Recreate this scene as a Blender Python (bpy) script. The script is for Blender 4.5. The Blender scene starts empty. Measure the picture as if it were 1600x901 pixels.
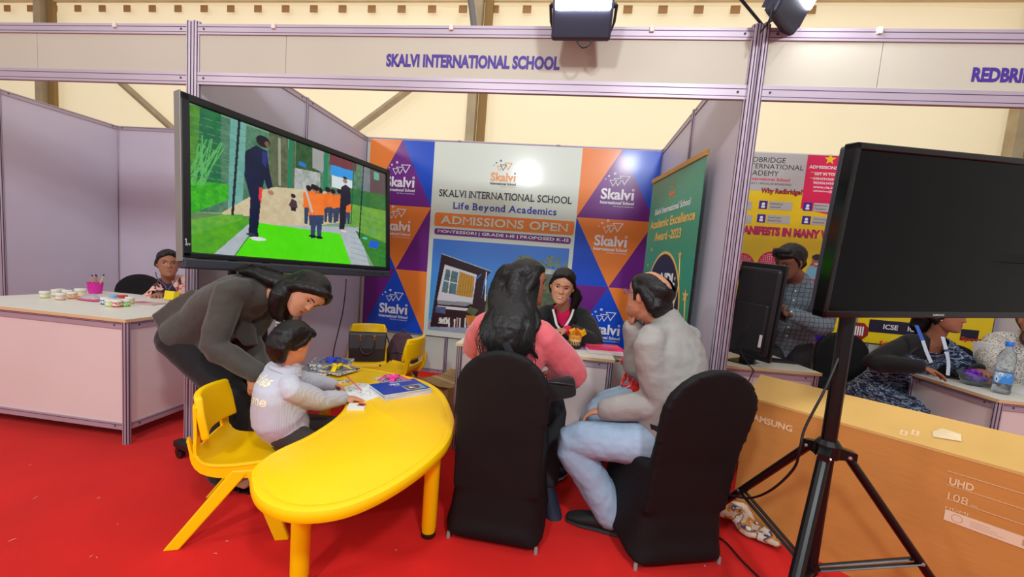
import bpy, bmesh, math, random
import numpy as np
from mathutils import Vector, Matrix, Quaternion
from mathutils.bvhtree import BVHTree

random.seed(7)
rng = np.random.default_rng(7)
SC = bpy.context.scene
COL = SC.collection
R = math.radians

# ------------------------------------------------------------------ camera
FPX, CAM = 640.37, Vector((2.2073, -2.1651, 1.3111))
YAW, PITCH, ROLL = .1270, -.0916, .0806
cyw, syw = math.cos(YAW), math.sin(YAW)
FW = Vector((-syw*math.cos(PITCH), cyw*math.cos(PITCH), math.sin(PITCH)))
r0 = Vector((cyw, syw, 0)); u0 = r0.cross(FW)
RT = math.cos(ROLL)*r0 + math.sin(ROLL)*u0
UP = -math.sin(ROLL)*r0 + math.cos(ROLL)*u0
cd = bpy.data.cameras.new('camera')
cam = bpy.data.objects.new('camera', cd); COL.objects.link(cam)
cd.sensor_width = 36; cd.lens = 36*FPX/1600; cd.clip_start = .02
cd.shift_x = -1.7/1600; cd.shift_y = 19.76/1600
m = Matrix((RT, UP, -FW)).transposed().to_4x4(); m.translation = CAM
cam.matrix_world = m
SC.camera = cam

# ------------------------------------------------------------------ world, hall lamps, exposure
SC.view_settings.view_transform = 'Standard'
SC.view_settings.look = 'None'
SC.view_settings.gamma = 1
SC.view_settings.exposure = 0.30
SC.view_settings.use_curve_mapping = False
w = bpy.data.worlds.new('world'); SC.world = w; w.use_nodes = True
bg = w.node_tree.nodes['Background']
bg.inputs[0].default_value = (1.0, .93, .88, 1); bg.inputs[1].default_value = .40

def area(name, loc, target, size, power, color=(1, 1, 1), size_y=None):
    l = bpy.data.lights.new(name, 'AREA'); l.energy = power; l.color = color
    l.shape = 'RECTANGLE'; l.size = size; l.size_y = size_y or size
    o = bpy.data.objects.new(name, l); COL.objects.link(o); o.location = loc
    o.rotation_euler = (Vector(target)-Vector(loc)).to_track_quat('-Z', 'Y').to_euler()
    return o
# flood lamps of the opposite row of stands, behind and above the photographer
area('aisle_flood', (1.0, -4.2, 3.5), (1.6, 1.0, .9), .35, 62, (.93, .97, 1.0))
area('aisle_flood', (3.3, -3.4, 3.7), (2.6, 1.0, .6), .35, 68, (.93, .97, 1.0))
area('aisle_flood', (-2.6, -3.6, 3.6), (-1.2, .6, .5),   .45, 40, (1.0, .95, .92))
area('daylight_outside', (0, 6.0, 4.0), (0, 3.2, 2.6), 16, 340, (1.0, .98, .94), 5)
area('tent_roof_glow', (1.5, .8, 5.6), (1.5, .8, 0), 7, 70, (1.0, .93, .84), 5)

# ------------------------------------------------------------------ helpers
def J(x, y, d):
    """a place seen at x, y in the photograph, d metres out along the view axis"""
    return CAM + (FW + RT*((x-801.7)/FPX) - UP*((y-470.26)/FPX))*d
def onplane(x, y, axis, val):
    d = FW + RT*((x-801.7)/FPX) - UP*((y-470.26)/FPX); i = 'XYZ'.index(axis)
    return CAM + d*((val-CAM[i])/d[i])
def onpl(x, y, p, n):
    d = FW + RT*((x-801.7)/FPX) - UP*((y-470.26)/FPX)
    return CAM + d*((Vector(p)-CAM).dot(n)/d.dot(n))

def s2l(c):
    return tuple(((v/12.92) if v <= .04045 else ((v+.055)/1.055)**2.4) for v in (x/255 for x in c))

MATS = {}
def mat(name, rgb=(200, 200, 200), rough=.5, metal=0, noise=0, nscale=8, bump=0, bscale=60, coat=0, spec=.5,
        emit=None, alpha=1, trans=0, ior=1.45, stretch=(1, 1, 1), sheen=0, vcol=None, bdist=.01, rvar=0):
    if name in MATS: return MATS[name]
    M = bpy.data.materials.new(name); M.use_nodes = True
    nt = M.node_tree; b = nt.nodes['Principled BSDF']; L = nt.links.new
    c = (*s2l(rgb), 1)
    b.inputs['Base Color'].default_value = c
    b.inputs['Roughness'].default_value = rough; b.inputs['Metallic'].default_value = metal
    b.inputs['Specular IOR Level'].default_value = spec
    b.inputs['Coat Weight'].default_value = coat; b.inputs['Coat Roughness'].default_value = .12
    b.inputs['IOR'].default_value = ior; b.inputs['Transmission Weight'].default_value = trans
    b.inputs['Sheen Weight'].default_value = sheen
    b.inputs['Alpha'].default_value = alpha
    tc = nt.nodes.new('ShaderNodeTexCoord'); mp = nt.nodes.new('ShaderNodeMapping')
    mp.inputs['Scale'].default_value = stretch
    L(tc.outputs['Object'], mp.inputs['Vector'])
    src = None
    if vcol:
        a = nt.nodes.new('ShaderNodeAttribute'); a.attribute_name = vcol; src = a.outputs['Color']
        L(src, b.inputs['Base Color'])
    if noise or rvar:
        n = nt.nodes.new('ShaderNodeTexNoise'); n.inputs['Scale'].default_value = nscale; n.inputs['Detail'].default_value = 5
        L(mp.outputs[0], n.inputs['Vector'])
        if noise:
            mr = nt.nodes.new('ShaderNodeMapRange'); mr.inputs[1].default_value = .3; mr.inputs[2].default_value = .7
            mr.inputs[3].default_value = 1-noise; mr.inputs[4].default_value = 1+noise
            L(n.outputs[0], mr.inputs[0])
            mx = nt.nodes.new('ShaderNodeVectorMath'); mx.operation = 'SCALE'
            if src: L(src, mx.inputs[0])
            else: mx.inputs[0].default_value = c[:3]
            L(mr.outputs[0], mx.inputs['Scale']); L(mx.outputs[0], b.inputs['Base Color'])
        if rvar:
            m2 = nt.nodes.new('ShaderNodeMapRange'); m2.inputs[1].default_value = .3; m2.inputs[2].default_value = .7
            m2.inputs[3].default_value = rough-rvar; m2.inputs[4].default_value = rough+rvar
            L(n.outputs[0], m2.inputs[0]); L(m2.outputs[0], b.inputs['Roughness'])
    if bump:
        n2 = nt.nodes.new('ShaderNodeTexNoise'); n2.inputs['Scale'].default_value = bscale; n2.inputs['Detail'].default_value = 4
        L(mp.outputs[0], n2.inputs['Vector'])
        bp = nt.nodes.new('ShaderNodeBump'); bp.inputs['Strength'].default_value = bump; bp.inputs['Distance'].default_value = bdist
        L(n2.outputs[0], bp.inputs['Height']); L(bp.outputs[0], b.inputs['Normal'])
    if emit:
        b.inputs['Emission Strength'].default_value = emit
        b.inputs['Emission Color'].default_value = c
        if src: L(src, b.inputs['Emission Color'])
    MATS[name] = M
    return M

def grid_cloth(name, base, line, sx, w_, base2=None, rough=.85):
    """woven check: two families of lines in object space"""
    M = mat(name, base, rough, bump=.35, bscale=14, bdist=.02)
    nt = M.node_tree; b = nt.nodes['Principled BSDF']; L = nt.links.new
    tc = nt.nodes.new('ShaderNodeTexCoord'); sp = nt.nodes.new('ShaderNodeSeparateXYZ'); L(tc.outputs['Object'], sp.inputs[0])
    outs = []
    for i in (0, 2):
        a = nt.nodes.new('ShaderNodeMath'); a.operation = 'MULTIPLY'; a.inputs[1].default_value = sx; L(sp.outputs[i], a.inputs[0])
        f = nt.nodes.new('ShaderNodeMath'); f.operation = 'FRACT'; L(a.outputs[0], f.inputs[0])
        g = nt.nodes.new('ShaderNodeMath'); g.operation = 'LESS_THAN'; g.inputs[1].default_value = w_; L(f.outputs[0], g.inputs[0])
        outs.append(g)
    mxx = nt.nodes.new('ShaderNodeMath'); mxx.operation = 'MAXIMUM'; L(outs[0].outputs[0], mxx.inputs[0]); L(outs[1].outputs[0], mxx.inputs[1])
    mix = nt.nodes.new('ShaderNodeMix'); mix.data_type = 'RGBA'
    mix.inputs[6].default_value = (*s2l(base), 1); mix.inputs[7].default_value = (*s2l(line), 1)
    L(mxx.outputs[0], mix.inputs[0]); L(mix.outputs[2], b.inputs['Base Color'])
    return M

def ramp_cloth(name, stops, scale=10, dist=1.5, kind='NOISE', rough=.8, stretch=(1, 1, 1)):
    M = mat(name, stops[0][1], rough, bump=.3, bscale=14, bdist=.02)
    nt = M.node_tree; b = nt.nodes['Principled BSDF']; L = nt.links.new
    tc = nt.nodes.new('ShaderNodeTexCoord'); mp = nt.nodes.new('ShaderNodeMapping'); mp.inputs['Scale'].default_value = stretch
    L(tc.outputs['Object'], mp.inputs[0])
    if kind == 'WAVE':
        n = nt.nodes.new('ShaderNodeTexWave'); n.inputs['Scale'].default_value = scale; n.inputs['Distortion'].default_value = dist
        n.inputs['Detail Scale'].default_value = 3
    else:
        n = nt.nodes.new('ShaderNodeTexNoise'); n.inputs['Scale'].default_value = scale; n.inputs['Distortion'].default_value = dist
    L(mp.outputs[0], n.inputs['Vector'])
    cr = nt.nodes.new('ShaderNodeValToRGB'); cr.color_ramp.interpolation = 'CONSTANT'
    el = cr.color_ramp.elements
    while len(el) < len(stops): el.new(.5)
    for e, (p, c) in zip(el, stops): e.position = p; e.color = (*s2l(c), 1)
    L(n.outputs[0], cr.inputs[0]); L(cr.outputs[0], b.inputs['Base Color'])
    return M

def link(name, me, parent=None):
    o = bpy.data.objects.new(name, me); COL.objects.link(o)
    if parent: o.parent = parent
    return o
def mesh(name, V, F, m=None, parent=None, smooth=False, mi=None):
    me = bpy.data.meshes.new(name)
    me.from_pydata([tuple(v) for v in V], [], [tuple(f) for f in F])
    for x in (m if isinstance(m, (list, tuple)) else [m]):
        if x: me.materials.append(x)
    if mi is not None: me.polygons.foreach_set('material_index', mi)
    if smooth: me.polygons.foreach_set('use_smooth', [True]*len(me.polygons))
    me.update()
    return link(name, me, parent)
def tag(o, label=None, cat=None, group=None, kind=None):
    if label: o['label'] = label
    if cat: o['category'] = cat
    if group: o['group'] = group
    if kind: o['kind'] = kind
    return o
def empty(name, loc=(0, 0, 0), rz=0, label=None, cat=None, group=None, kind=None):
    o = bpy.data.objects.new(name, None); COL.objects.link(o); o.location = loc; o.rotation_euler = (0, 0, rz)
    o.empty_display_size = .05
    return tag(o, label, cat, group, kind)
def deep(o):
    M = o.matrix_basis.copy(); p = o.parent
    while p: M = p.matrix_basis @ M; p = p.parent
    return M
def keep(o, parent):
    """parent a thing modelled in world space, keeping its place"""
    o.parent = parent; o.matrix_basis = deep(parent).inverted() @ o.matrix_basis
    return o

class B:
    """collects closed pieces into one mesh"""
    def __init__(s): s.V = []; s.F = []; s.M = []
    def add(s, V, F, mi=0):
        n = len(s.V); s.V += [Vector(v) for v in V]; s.F += [tuple(i+n for i in f) for f in F]; s.M += [mi]*len(F); return s
    def box(s, c, d, rot=None, bev=0, mi=0):
        c = Vector(c); x, y, z = d[0]/2, d[1]/2, d[2]/2
        if bev:
            bm = bmesh.new(); bmesh.ops.create_cube(bm, size=1)
            for v in bm.verts: v.co = Vector((v.co.x*d[0], v.co.y*d[1], v.co.z*d[2]))
            bmesh.ops.bevel(bm, geom=bm.edges[:], offset=bev, segments=2, profile=.5, affect='EDGES')
            bm.verts.ensure_lookup_table()
            P = [v.co.copy() for v in bm.verts]; F = [[v.index for v in f.verts] for f in bm.faces]; bm.free()
        else:
            P = [Vector((a*x, b*y, e*z)) for a in (-1, 1) for b in (-1, 1) for e in (-1, 1)]
            F = [(0, 1, 3, 2), (4, 6, 7, 5), (0, 4, 5, 1), (2, 3, 7, 6), (0, 2, 6, 4), (1, 5, 7, 3)]
        if rot is not None: P = [rot @ p for p in P]
        return s.add([p+c for p in P], F, mi)
    def tube(s, P, rad, n=12, lat=None, mi=0, round_=True, sub=0):
        P = [Vector(p) for p in P]
        rad = [(r, r) if not isinstance(r, (tuple, list)) else tuple(r) for r in (rad if isinstance(rad, (list, tuple)) else [rad]*len(P))]
        if sub: P, rad, lat = resample(P, rad, sub, lat)
        N = len(P)
        T = [(P[min(i+1, N-1)]-P[max(i-1, 0)]).normalized() for i in range(N)]
        X = None; rings = []
        for i in range(N):
            if lat is not None:
                l = Vector(lat[i]) if isinstance(lat, list) else Vector(lat)
                x = (l - T[i]*l.dot(T[i])).normalized()
            elif X is None:
                x = T[i].orthogonal().normalized()
            else:
                x = (X - T[i]*X.dot(T[i])).normalized()
            X = x; y = T[i].cross(x)
            rings.append((P[i], x, y, rad[i], T[i]))
        if round_:
            p, x, y, r, t = rings[0]; e = min(r)
            rings = [(p-t*e*.8, x, y, (r[0]*.55, r[1]*.55), t), (p-t*e*.45, x, y, (r[0]*.86, r[1]*.86), t)]+rings
            p, x, y, r, t = rings[-1]; e = min(r)
            rings += [(p+t*e*.45, x, y, (r[0]*.86, r[1]*.86), t), (p+t*e*.8, x, y, (r[0]*.55, r[1]*.55), t)]
        V = []; F = []
        for p, x, y, r, t in rings:
            for k in range(n):
                a = 2*math.pi*k/n; V.append(p+x*math.cos(a)*r[0]+y*math.sin(a)*r[1])
        m_ = len(rings)
        for i in range(m_-1):
            for k in range(n): F.append((i*n+k, i*n+(k+1) % n, (i+1)*n+(k+1) % n, (i+1)*n+k))
        F.append(tuple(range(n-1, -1, -1))); F.append(tuple((m_-1)*n+k for k in range(n)))
        return s.add(V, F, mi)
    def ell(s, c, r, M=None, nu=16, nv=10, mi=0):
        c = Vector(c); r = r if isinstance(r, (tuple, list)) else (r, r, r)
        V = []; F = []
        for j in range(1, nv):
            t = math.pi*j/nv
            for k in range(nu):
                a = 2*math.pi*k/nu; p = Vector((r[0]*math.sin(t)*math.cos(a), r[1]*math.sin(t)*math.sin(a), r[2]*math.cos(t)))
                V.append(c+(M @ p if M else p))
        V += [c+(M @ Vector((0, 0, r[2])) if M else Vector((0, 0, r[2]))), c-(M @ Vector((0, 0, r[2])) if M else Vector((0, 0, r[2])))]
        n = len(V)
        for j in range(nv-2):
            for k in range(nu): F.append((j*nu+k, (j+1)*nu+k, (j+1)*nu+(k+1) % nu, j*nu+(k+1) % nu))
        for k in range(nu):
            F.append((n-2, k, (k+1) % nu)); F.append((n-1, (nv-2)*nu+(k+1) % nu, (nv-2)*nu+k))
        return s.add(V, F, mi)
    def lathe(s, c, prof, n=24, axis=Vector((0, 0, 1)), mi=0, closed=True):
        c = Vector(c); q = Vector((0, 0, 1)).rotation_difference(axis); V = []; F = []
        for r, z in prof:
            for k in range(n):
                a = 2*math.pi*k/n; V.append(c+q @ Vector((r*math.cos(a), r*math.sin(a), z)))
        m_ = len(prof)
        for i in range(m_-1):
            for k in range(n): F.append((i*n+k, i*n+(k+1) % n, (i+1)*n+(k+1) % n, (i+1)*n+k))
        if closed: F.append(tuple(range(n-1, -1, -1))); F.append(tuple((m_-1)*n+k for k in range(n)))
        return s.add(V, F, mi)
    def prism(s, poly, o, x, y, t, mi=0):
        """2D outline poly, on axes x,y at o, thickness vector t"""
        o, x, y, t = Vector(o), Vector(x), Vector(y), Vector(t); n = len(poly)
        V = [o+x*a+y*b for a, b in poly]; V += [v+t for v in V]
        F = [tuple(range(n-1, -1, -1)), tuple(range(n, 2*n))]+[(i, (i+1) % n, n+(i+1) % n, n+i) for i in range(n)]
        return s.add(V, F, mi)
    def obj(s, name, m, parent=None, smooth=False, normals=True):
        o = mesh(name, s.V, s.F, m, parent, smooth, s.M)
        if normals:
            bm = bmesh.new(); bm.from_mesh(o.data); bmesh.ops.recalc_face_normals(bm, faces=bm.faces[:]); bm.to_mesh(o.data); bm.free()
        if smooth:
            try: o.data.set_sharp_from_angle(angle=R(40))
            except Exception: pass
        return o

def crom(P, t):
    n = len(P)-1; i = min(int(t), n-1); f = t-i
    a, b, c, d = P[max(i-1, 0)], P[i], P[i+1], P[min(i+2, n)]
    return .5*((2*b)+(c-a)*f+(2*a-5*b+4*c-d)*f*f+(3*b-a-3*c+d)*f**3)
def resample(P, rad, sub, lat=None):
    n = len(P)-1; Q = []; r2 = []; l2 = []
    for i in range(n*sub+1):
        t = i/sub; Q.append(crom(P, t)); k = min(int(t), n-1); f = t-k
        r2.append(tuple(rad[k][j]*(1-f)+rad[k+1][j]*f for j in (0, 1)))
        if isinstance(lat, list): l2.append(Vector(lat[k]).lerp(Vector(lat[k+1]), f))
    return Q, r2, (l2 if isinstance(lat, list) else lat)
def dens(P, sub=8):
    P = [Vector(p) for p in P]; return [crom(P, i/sub) for i in range((len(P)-1)*sub+1)]

def wire(name, P, r, m, parent=None, sub=8, n=8):
    b = B(); b.tube(dens(P, sub), r, n); return b.obj(name, m, parent, True)

_tex = {}
def fold_tex(scale):
    if scale not in _tex:
        t = bpy.data.textures.new('folds', 'CLOUDS'); t.noise_scale = scale; t.noise_depth = 3; _tex[scale] = t
    return _tex[scale]
def solid(b, vox, smooth=2, fold=0, fscale=.09, dec=None, fold2=0):
    """union the pieces of b into one skin; returns a mesh datablock"""
    me = bpy.data.meshes.new('tmp'); me.from_pydata([tuple(v) for v in b.V], [], b.F); me.update()
    bm = bmesh.new(); bm.from_mesh(me); bmesh.ops.recalc_face_normals(bm, faces=bm.faces[:]); bm.to_mesh(me); bm.free()
    o = bpy.data.objects.new('tmp', me); COL.objects.link(o)
    r = o.modifiers.new('r', 'REMESH'); r.mode = 'VOXEL'; r.voxel_size = vox
    if smooth: s = o.modifiers.new('s', 'SMOOTH'); s.iterations = smooth; s.factor = .6
    for st, sc in ((fold, fscale), (fold2, fscale*.35)):
        if st:
            d = o.modifiers.new('d', 'DISPLACE'); d.texture = fold_tex(sc); d.strength = st; d.mid_level = .5; d.texture_coords = 'GLOBAL'
    if dec: d = o.modifiers.new('c', 'DECIMATE'); d.ratio = dec
    dg = bpy.context.evaluated_depsgraph_get()
    out = bpy.data.meshes.new_from_object(o.evaluated_get(dg))
    bpy.data.objects.remove(o); bpy.data.meshes.remove(me)
    out.polygons.foreach_set('use_smooth', [True]*len(out.polygons))
    return out
def centers(me):
    c = np.empty(len(me.polygons)*3, np.float32); me.polygons.foreach_get('center', c); return c.reshape(-1, 3)
def delfaces(me, mask):
    bm = bmesh.new(); bm.from_mesh(me); bm.faces.ensure_lookup_table()
    bmesh.ops.delete(bm, geom=[bm.faces[i] for i in np.nonzero(mask)[0]], context='FACES'); bm.to_mesh(me); bm.free()

# ------------------------------------------------------------------ lettering
_glyphs = {}
def text_mesh(s, bold=0.0, serif=False):
    key = (s, bold)
    if key in _glyphs: return _glyphs[key]
    c = bpy.data.curves.new('t', 'FONT'); c.body = s; c.size = 1; c.offset = bold; c.resolution_u = 3
    o = bpy.data.objects.new('t', c); COL.objects.link(o)
    dg = bpy.context.evaluated_depsgraph_get(); dg.update()
    me = bpy.data.meshes.new_from_object(o.evaluated_get(dg)); bpy.data.objects.remove(o); bpy.data.curves.remove(c)
    V = [v.co.copy() for v in me.vertices]; F = [tuple(p.vertices) for p in me.polygons]
    bpy.data.meshes.remove(me)
    _glyphs[key] = (V, F); return V, F
SERIFS = {'S': [(.9, 1, 'v'), (.1, 0, 'v')], 'K': [(.12, 1), (.12, 0), (.85, 1), (.88, 0)], 'A': [(.06, 0), (.94, 0)], 'L': [(.12, 1), (.12, 0), (.95, 0, 'v')],
          'V': [(.06, 1), (.94, 1)], 'I': [(.5, 1), (.5, 0)], 'N': [(.1, 1), (.1, 0), (.9, 1)], 'T': [(.5, 0), (.03, 1, 'v'), (.97, 1, 'v')],
          'E': [(.12, 1), (.12, 0), (.95, 1, 'v'), (.95, 0, 'v')], 'R': [(.12, 1), (.12, 0), (.9, 0)], 'C': [(.92, 1, 'v')], 'H': [(.1, 1), (.1, 0), (.9, 1), (.9, 0)],
          'D': [(.1, 1), (.1, 0)], 'M': [(.07, 1), (.07, 0), (.93, 1), (.93, 0)], 'P': [(.13, 1), (.13, 0)], 'B': [(.1, 1), (.1, 0)], 'G': [(.92, 1, 'v')],
          '1': [(.55, 0)], 'l': [(.5, 1), (.5, 0)], 'i': [(.5, 0)], 'f': [(.4, 0)], 'n': [(.15, 0), (.87, 0)], 'm': [(.1, 0), (.5, 0), (.9, 0)], 'd': [(.9, 0), (.8, 1)]}
def serif_text(s, bold=.0):
    """block capitals with slab feet: letters set one by one"""
    V, F = [], []; x = 0
    for ch in s:
        if ch == ' ': x += .3; continue
        gv, gf = text_mesh(ch, 0 if ch in 'MN' else bold)
        x0 = min(v.x for v in gv); x1 = max(v.x for v in gv); z0 = min(v.y for v in gv); z1 = max(v.y for v in gv); wd = x1-x0
        n = len(V); V += [Vector((v.x-x0+x, v.y, 0)) for v in gv]; F += [tuple(i+n for i in f) for f in gf]
        for sf in SERIFS.get(ch, []):
            cx = x+sf[0]*wd; zz = z1 if sf[1] else z0; hw, hh = (.105, .026) if len(sf) == 2 else (.025, .1)
            if len(sf) == 2: a, b_ = (zz-hh*2, zz) if sf[1] else (zz, zz+hh*2)
            else: a, b_ = (zz-hh*2, zz) if sf[1] else (zz, zz+hh*2)
            n = len(V); V += [Vector((cx-hw, a, 1)), Vector((cx+hw, a, 1)), Vector((cx+hw, b_, 1)), Vector((cx-hw, b_, 1))]; F.append((n, n+1, n+2, n+3))
        x += wd+.09
    return V, F
class Face:
    """a flat printed face: origin, x axis, y axis (units metres); layers are stacked proud of it"""
    def __init__(s, o, x, y): s.o = Vector(o); s.x = Vector(x).normalized(); s.y = Vector(y).normalized(); s.n = s.x.cross(s.y).normalized()
    def pt(s, u, v, k=0): return s.o+s.x*u+s.y*v+s.n*(.0006*k+.0004)
    def uv(s, px, py):
        p = onpl(px, py, s.o, s.n)-s.o; return (p.dot(s.x), p.dot(s.y))
    def poly(s, b, pts, k=0, mi=0): b.add([s.pt(u, v, k) for u, v in pts], [tuple(range(len(pts)))], mi)
    def rect(s, b, u0, v0, u1, v1, k=0, mi=0, r=0):
        if r:
            pts = []
            for cx, cy, a0 in ((u1-r, v0+r, -90), (u1-r, v1-r, 0), (u0+r, v1-r, 90), (u0+r, v0+r, 180)):
                for t in range(5): a = R(a0+t*22.5); pts.append((cx+r*math.cos(a), cy+r*math.sin(a)))
        else: pts = [(u0, v0), (u1, v0), (u1, v1), (u0, v1)]
        s.poly(b, pts, k, mi)
    def disc(s, b, u, v, r, k=0, mi=0, n=20, r2=None, a0=0, a1=360):
        s.poly(b, [(u+r*math.cos(R(a0+(a1-a0)*i/n)), v+(r2 or r)*math.sin(R(a0+(a1-a0)*i/n))) for i in range(n if a1-a0 == 360 else n+1)], k, mi)
    def ring(s, b, u, v, r, w_, k=0, mi=0, n=20):
        P = [s.pt(u+q*math.cos(2*math.pi*i/n), v+q*math.sin(2*math.pi*i/n), k) for q in (r, r-w_) for i in range(n)]
        b.add(P, [(i, (i+1) % n, n+(i+1) % n, n+i) for i in range(n)], mi)
    def loop(s, b, pts, w_, k=0, mi=0):
        """outlined polygon with stroke w_"""
        c = (sum(p[0] for p in pts)/len(pts), sum(p[1] for p in pts)/len(pts)); n = len(pts)
        sc = 1-w_
        P = [s.pt(p[0], p[1], k) for p in pts]+[s.pt(c[0]+(p[0]-c[0])*sc, c[1]+(p[1]-c[1])*sc, k) for p in pts]
        b.add(P, [(i, (i+1) % n, n+(i+1) % n, n+i) for i in range(n)], mi)
    def text(s, b, t, u0, u1, v0, v1=None, bold=.02, k=0, mi=0, serif=False, slant=0):
        V, F = serif_text(t, bold) if serif else text_mesh(t, bold)
        if not V: return
        x0 = min(v.x for v in V); x1 = max(v.x for v in V); y0 = min(v.y for v in V); y1 = max(v.y for v in V)
        if v1 is None: v1 = v0+(u1-u0)/(x1-x0)*(y1-y0)
        b.add([s.pt(u0+(v.x-x0)/(x1-x0)*(u1-u0)+slant*(v.y-y0)/(y1-y0)*(v1-v0), v0+(v.y-y0)/(y1-y0)*(v1-v0), k+v.z*.5) for v in V], F, mi)

def paint_grid(name, face, u0, v0, u1, v1, nx, ny, img, m, parent, k=0):
    """a picture printed or shown on a flat face: one colour per cell corner. img: (ny+1, nx+1, 3) linear, row 0 at the bottom"""
    U = np.linspace(u0, u1, nx+1); Vv = np.linspace(v0, v1, ny+1)
    uu, vv = np.meshgrid(U, Vv)
    o = np.array(face.pt(0, 0, k)); P = o+uu[..., None]*np.array(face.x)+vv[..., None]*np.array(face.y)
    idx = np.arange((nx+1)*(ny+1)).reshape(ny+1, nx+1)
    Q = np.stack([idx[:-1, :-1], idx[:-1, 1:], idx[1:, 1:], idx[1:, :-1]], -1).reshape(-1, 4)
    me = bpy.data.meshes.new(name); me.vertices.add(len(P.reshape(-1, 3))); me.vertices.foreach_set('co', P.reshape(-1).astype(np.float32))
    me.loops.add(Q.size); me.loops.foreach_set('vertex_index', Q.reshape(-1)); me.polygons.add(len(Q))
    me.polygons.foreach_set('loop_start', np.arange(len(Q))*4); me.polygons.foreach_set('loop_total', np.full(len(Q), 4))
    me.update(calc_edges=True)
    ca = me.color_attributes.new('Col', 'FLOAT_COLOR', 'POINT')
    c4 = np.concatenate([img.reshape(-1, 3), np.ones((img.shape[0]*img.shape[1], 1))], 1).astype(np.float32)
    ca.data.foreach_set('color', c4.reshape(-1)); me.materials.append(m)
    return link(name, me, parent)

class Paint:
    """tiny raster painter used for photographs printed on boards and shown on the screen"""
    def __init__(s, w_, h, bgc):
        s.w, s.h = w_, h; s.a = np.ones((h, w_, 3))*np.array(s2l(bgc)); s.yy, s.xx = np.mgrid[0:h, 0:w_]; s.xx = s.xx/(w_-1); s.yy = s.yy/(h-1)
    def mask(s, pts):
        m_ = np.zeros((s.h, s.w), bool); n = len(pts)
        for i in range(n):
            (x0, y0), (x1, y1) = pts[i], pts[(i+1) % n]
            if y0 == y1: continue
            c = ((s.yy >= min(y0, y1)) & (s.yy < max(y0, y1))) & (s.xx < x0+(s.yy-y0)*(x1-x0)/(y1-y0)); m_ ^= c
        return m_
    def noise(s, n):
        g = rng.random((n*s.h//s.w+3, n+3)); x = s.xx*n; y = s.yy*n*s.h/s.w; xi = x.astype(int); yi = y.astype(int); fx = x-xi; fy = y-yi
        return g[yi, xi]*(1-fx)*(1-fy)+g[yi, xi+1]*fx*(1-fy)+g[yi+1, xi]*(1-fx)*fy+g[yi+1, xi+1]*fx*fy
    def fill(s, m_, c, c2=None, n=40, thr=None):
        c = np.array(s2l(c))
        if c2 is None: s.a[m_] = c; return
        t = s.noise(n)*.6+s.noise(n*2)*.4
        if thr is not None: t = (t > thr).astype(float)
        t = t[..., None]; q = c*(1-t)+np.array(s2l(c2))*t; s.a[m_] = q[m_]
    def poly(s, pts, c, c2=None, n=40, thr=None): s.fill(s.mask(pts), c, c2, n, thr)
    def ell(s, x, y, rx, ry, c, c2=None, n=40): s.fill(((s.xx-x)/rx)**2+((s.yy-y)/ry)**2 < 1, c, c2, n)
    def line(s, x0, y0, x1, y1, w_, c):
        L = math.hypot(x1-x0, y1-y0); dx, dy = (x1-x0)/L, (y1-y0)/L
        t = (s.xx-x0)*dx+(s.yy-y0)*dy; q = abs(-(s.xx-x0)*dy+(s.yy-y0)*dx); s.fill((t > 0) & (t < L) & (q < w_/2), c)

# ================================================================== SETTING
ALU = mat('anodised_aluminium', (178, 164, 178), .42, .25, noise=.05, nscale=3)
ALU_DARK = mat('profile_groove', (70, 52, 78), .6)
PANEL = mat('laminate_panel', (200, 195, 212), .5, noise=.035, nscale=2.2)
FPANEL = mat('fascia_panel', (188, 182, 166), .5, noise=.03, nscale=2)
CPANEL_LIT = mat('counter_panel_lit', (222, 208, 206), .5, noise=.03, nscale=2)  # lighter copy of the panel: light falling on the counters put into the colour
BACKPANEL = mat('white_panel', (206, 210, 202), .45, noise=.03, nscale=2)
DOT = mat('rail_lock', (40, 34, 40), .5)

# carpet: one ground with a short pile
def make_floor():
    M = mat('red_carpet', (212, 30, 25), .95, noise=.12, nscale=1.6, bump=.5, bscale=420, bdist=.004, sheen=.05, spec=.2)
    b = B(); n = 24; x0, x1, y0, y1 = -9, 10, -5, 4
    V = [(x0+(x1-x0)*i/n, y0+(y1-y0)*j/n, 0) for j in range(n+1) for i in range(n+1)]
    F = [(j*(n+1)+i, j*(n+1)+i+1, (j+1)*(n+1)+i+1, (j+1)*(n+1)+i) for j in range(n) for i in range(n)]
    o = mesh('floor', V, F, M); o['kind'] = 'structure'
    return o
FLOOR = make_floor()
LINT = mat('lint', (235, 190, 180), .9)
def lint():
    b = B()
    for (x, y) in [(152, 778), (183, 819), (140, 870), (552, 660), (334, 864), (353, 845), (14, 845), (436, 800), (52, 779), (45, 727), (152, 871), (620, 860), (1100, 884), (1030, 700)]:
        p = onplane(x, y, 'Z', .002); a = random.random()*3; l = random.uniform(.008, .022)
        q = p+Vector((math.cos(a), math.sin(a), 0))*l; b.tube([p, (p+q)/2+Vector((0, .001, .001)), q], .0009, 5)
    tag(b.obj('lint', LINT, FLOOR), kind='stuff')
lint()

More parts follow.
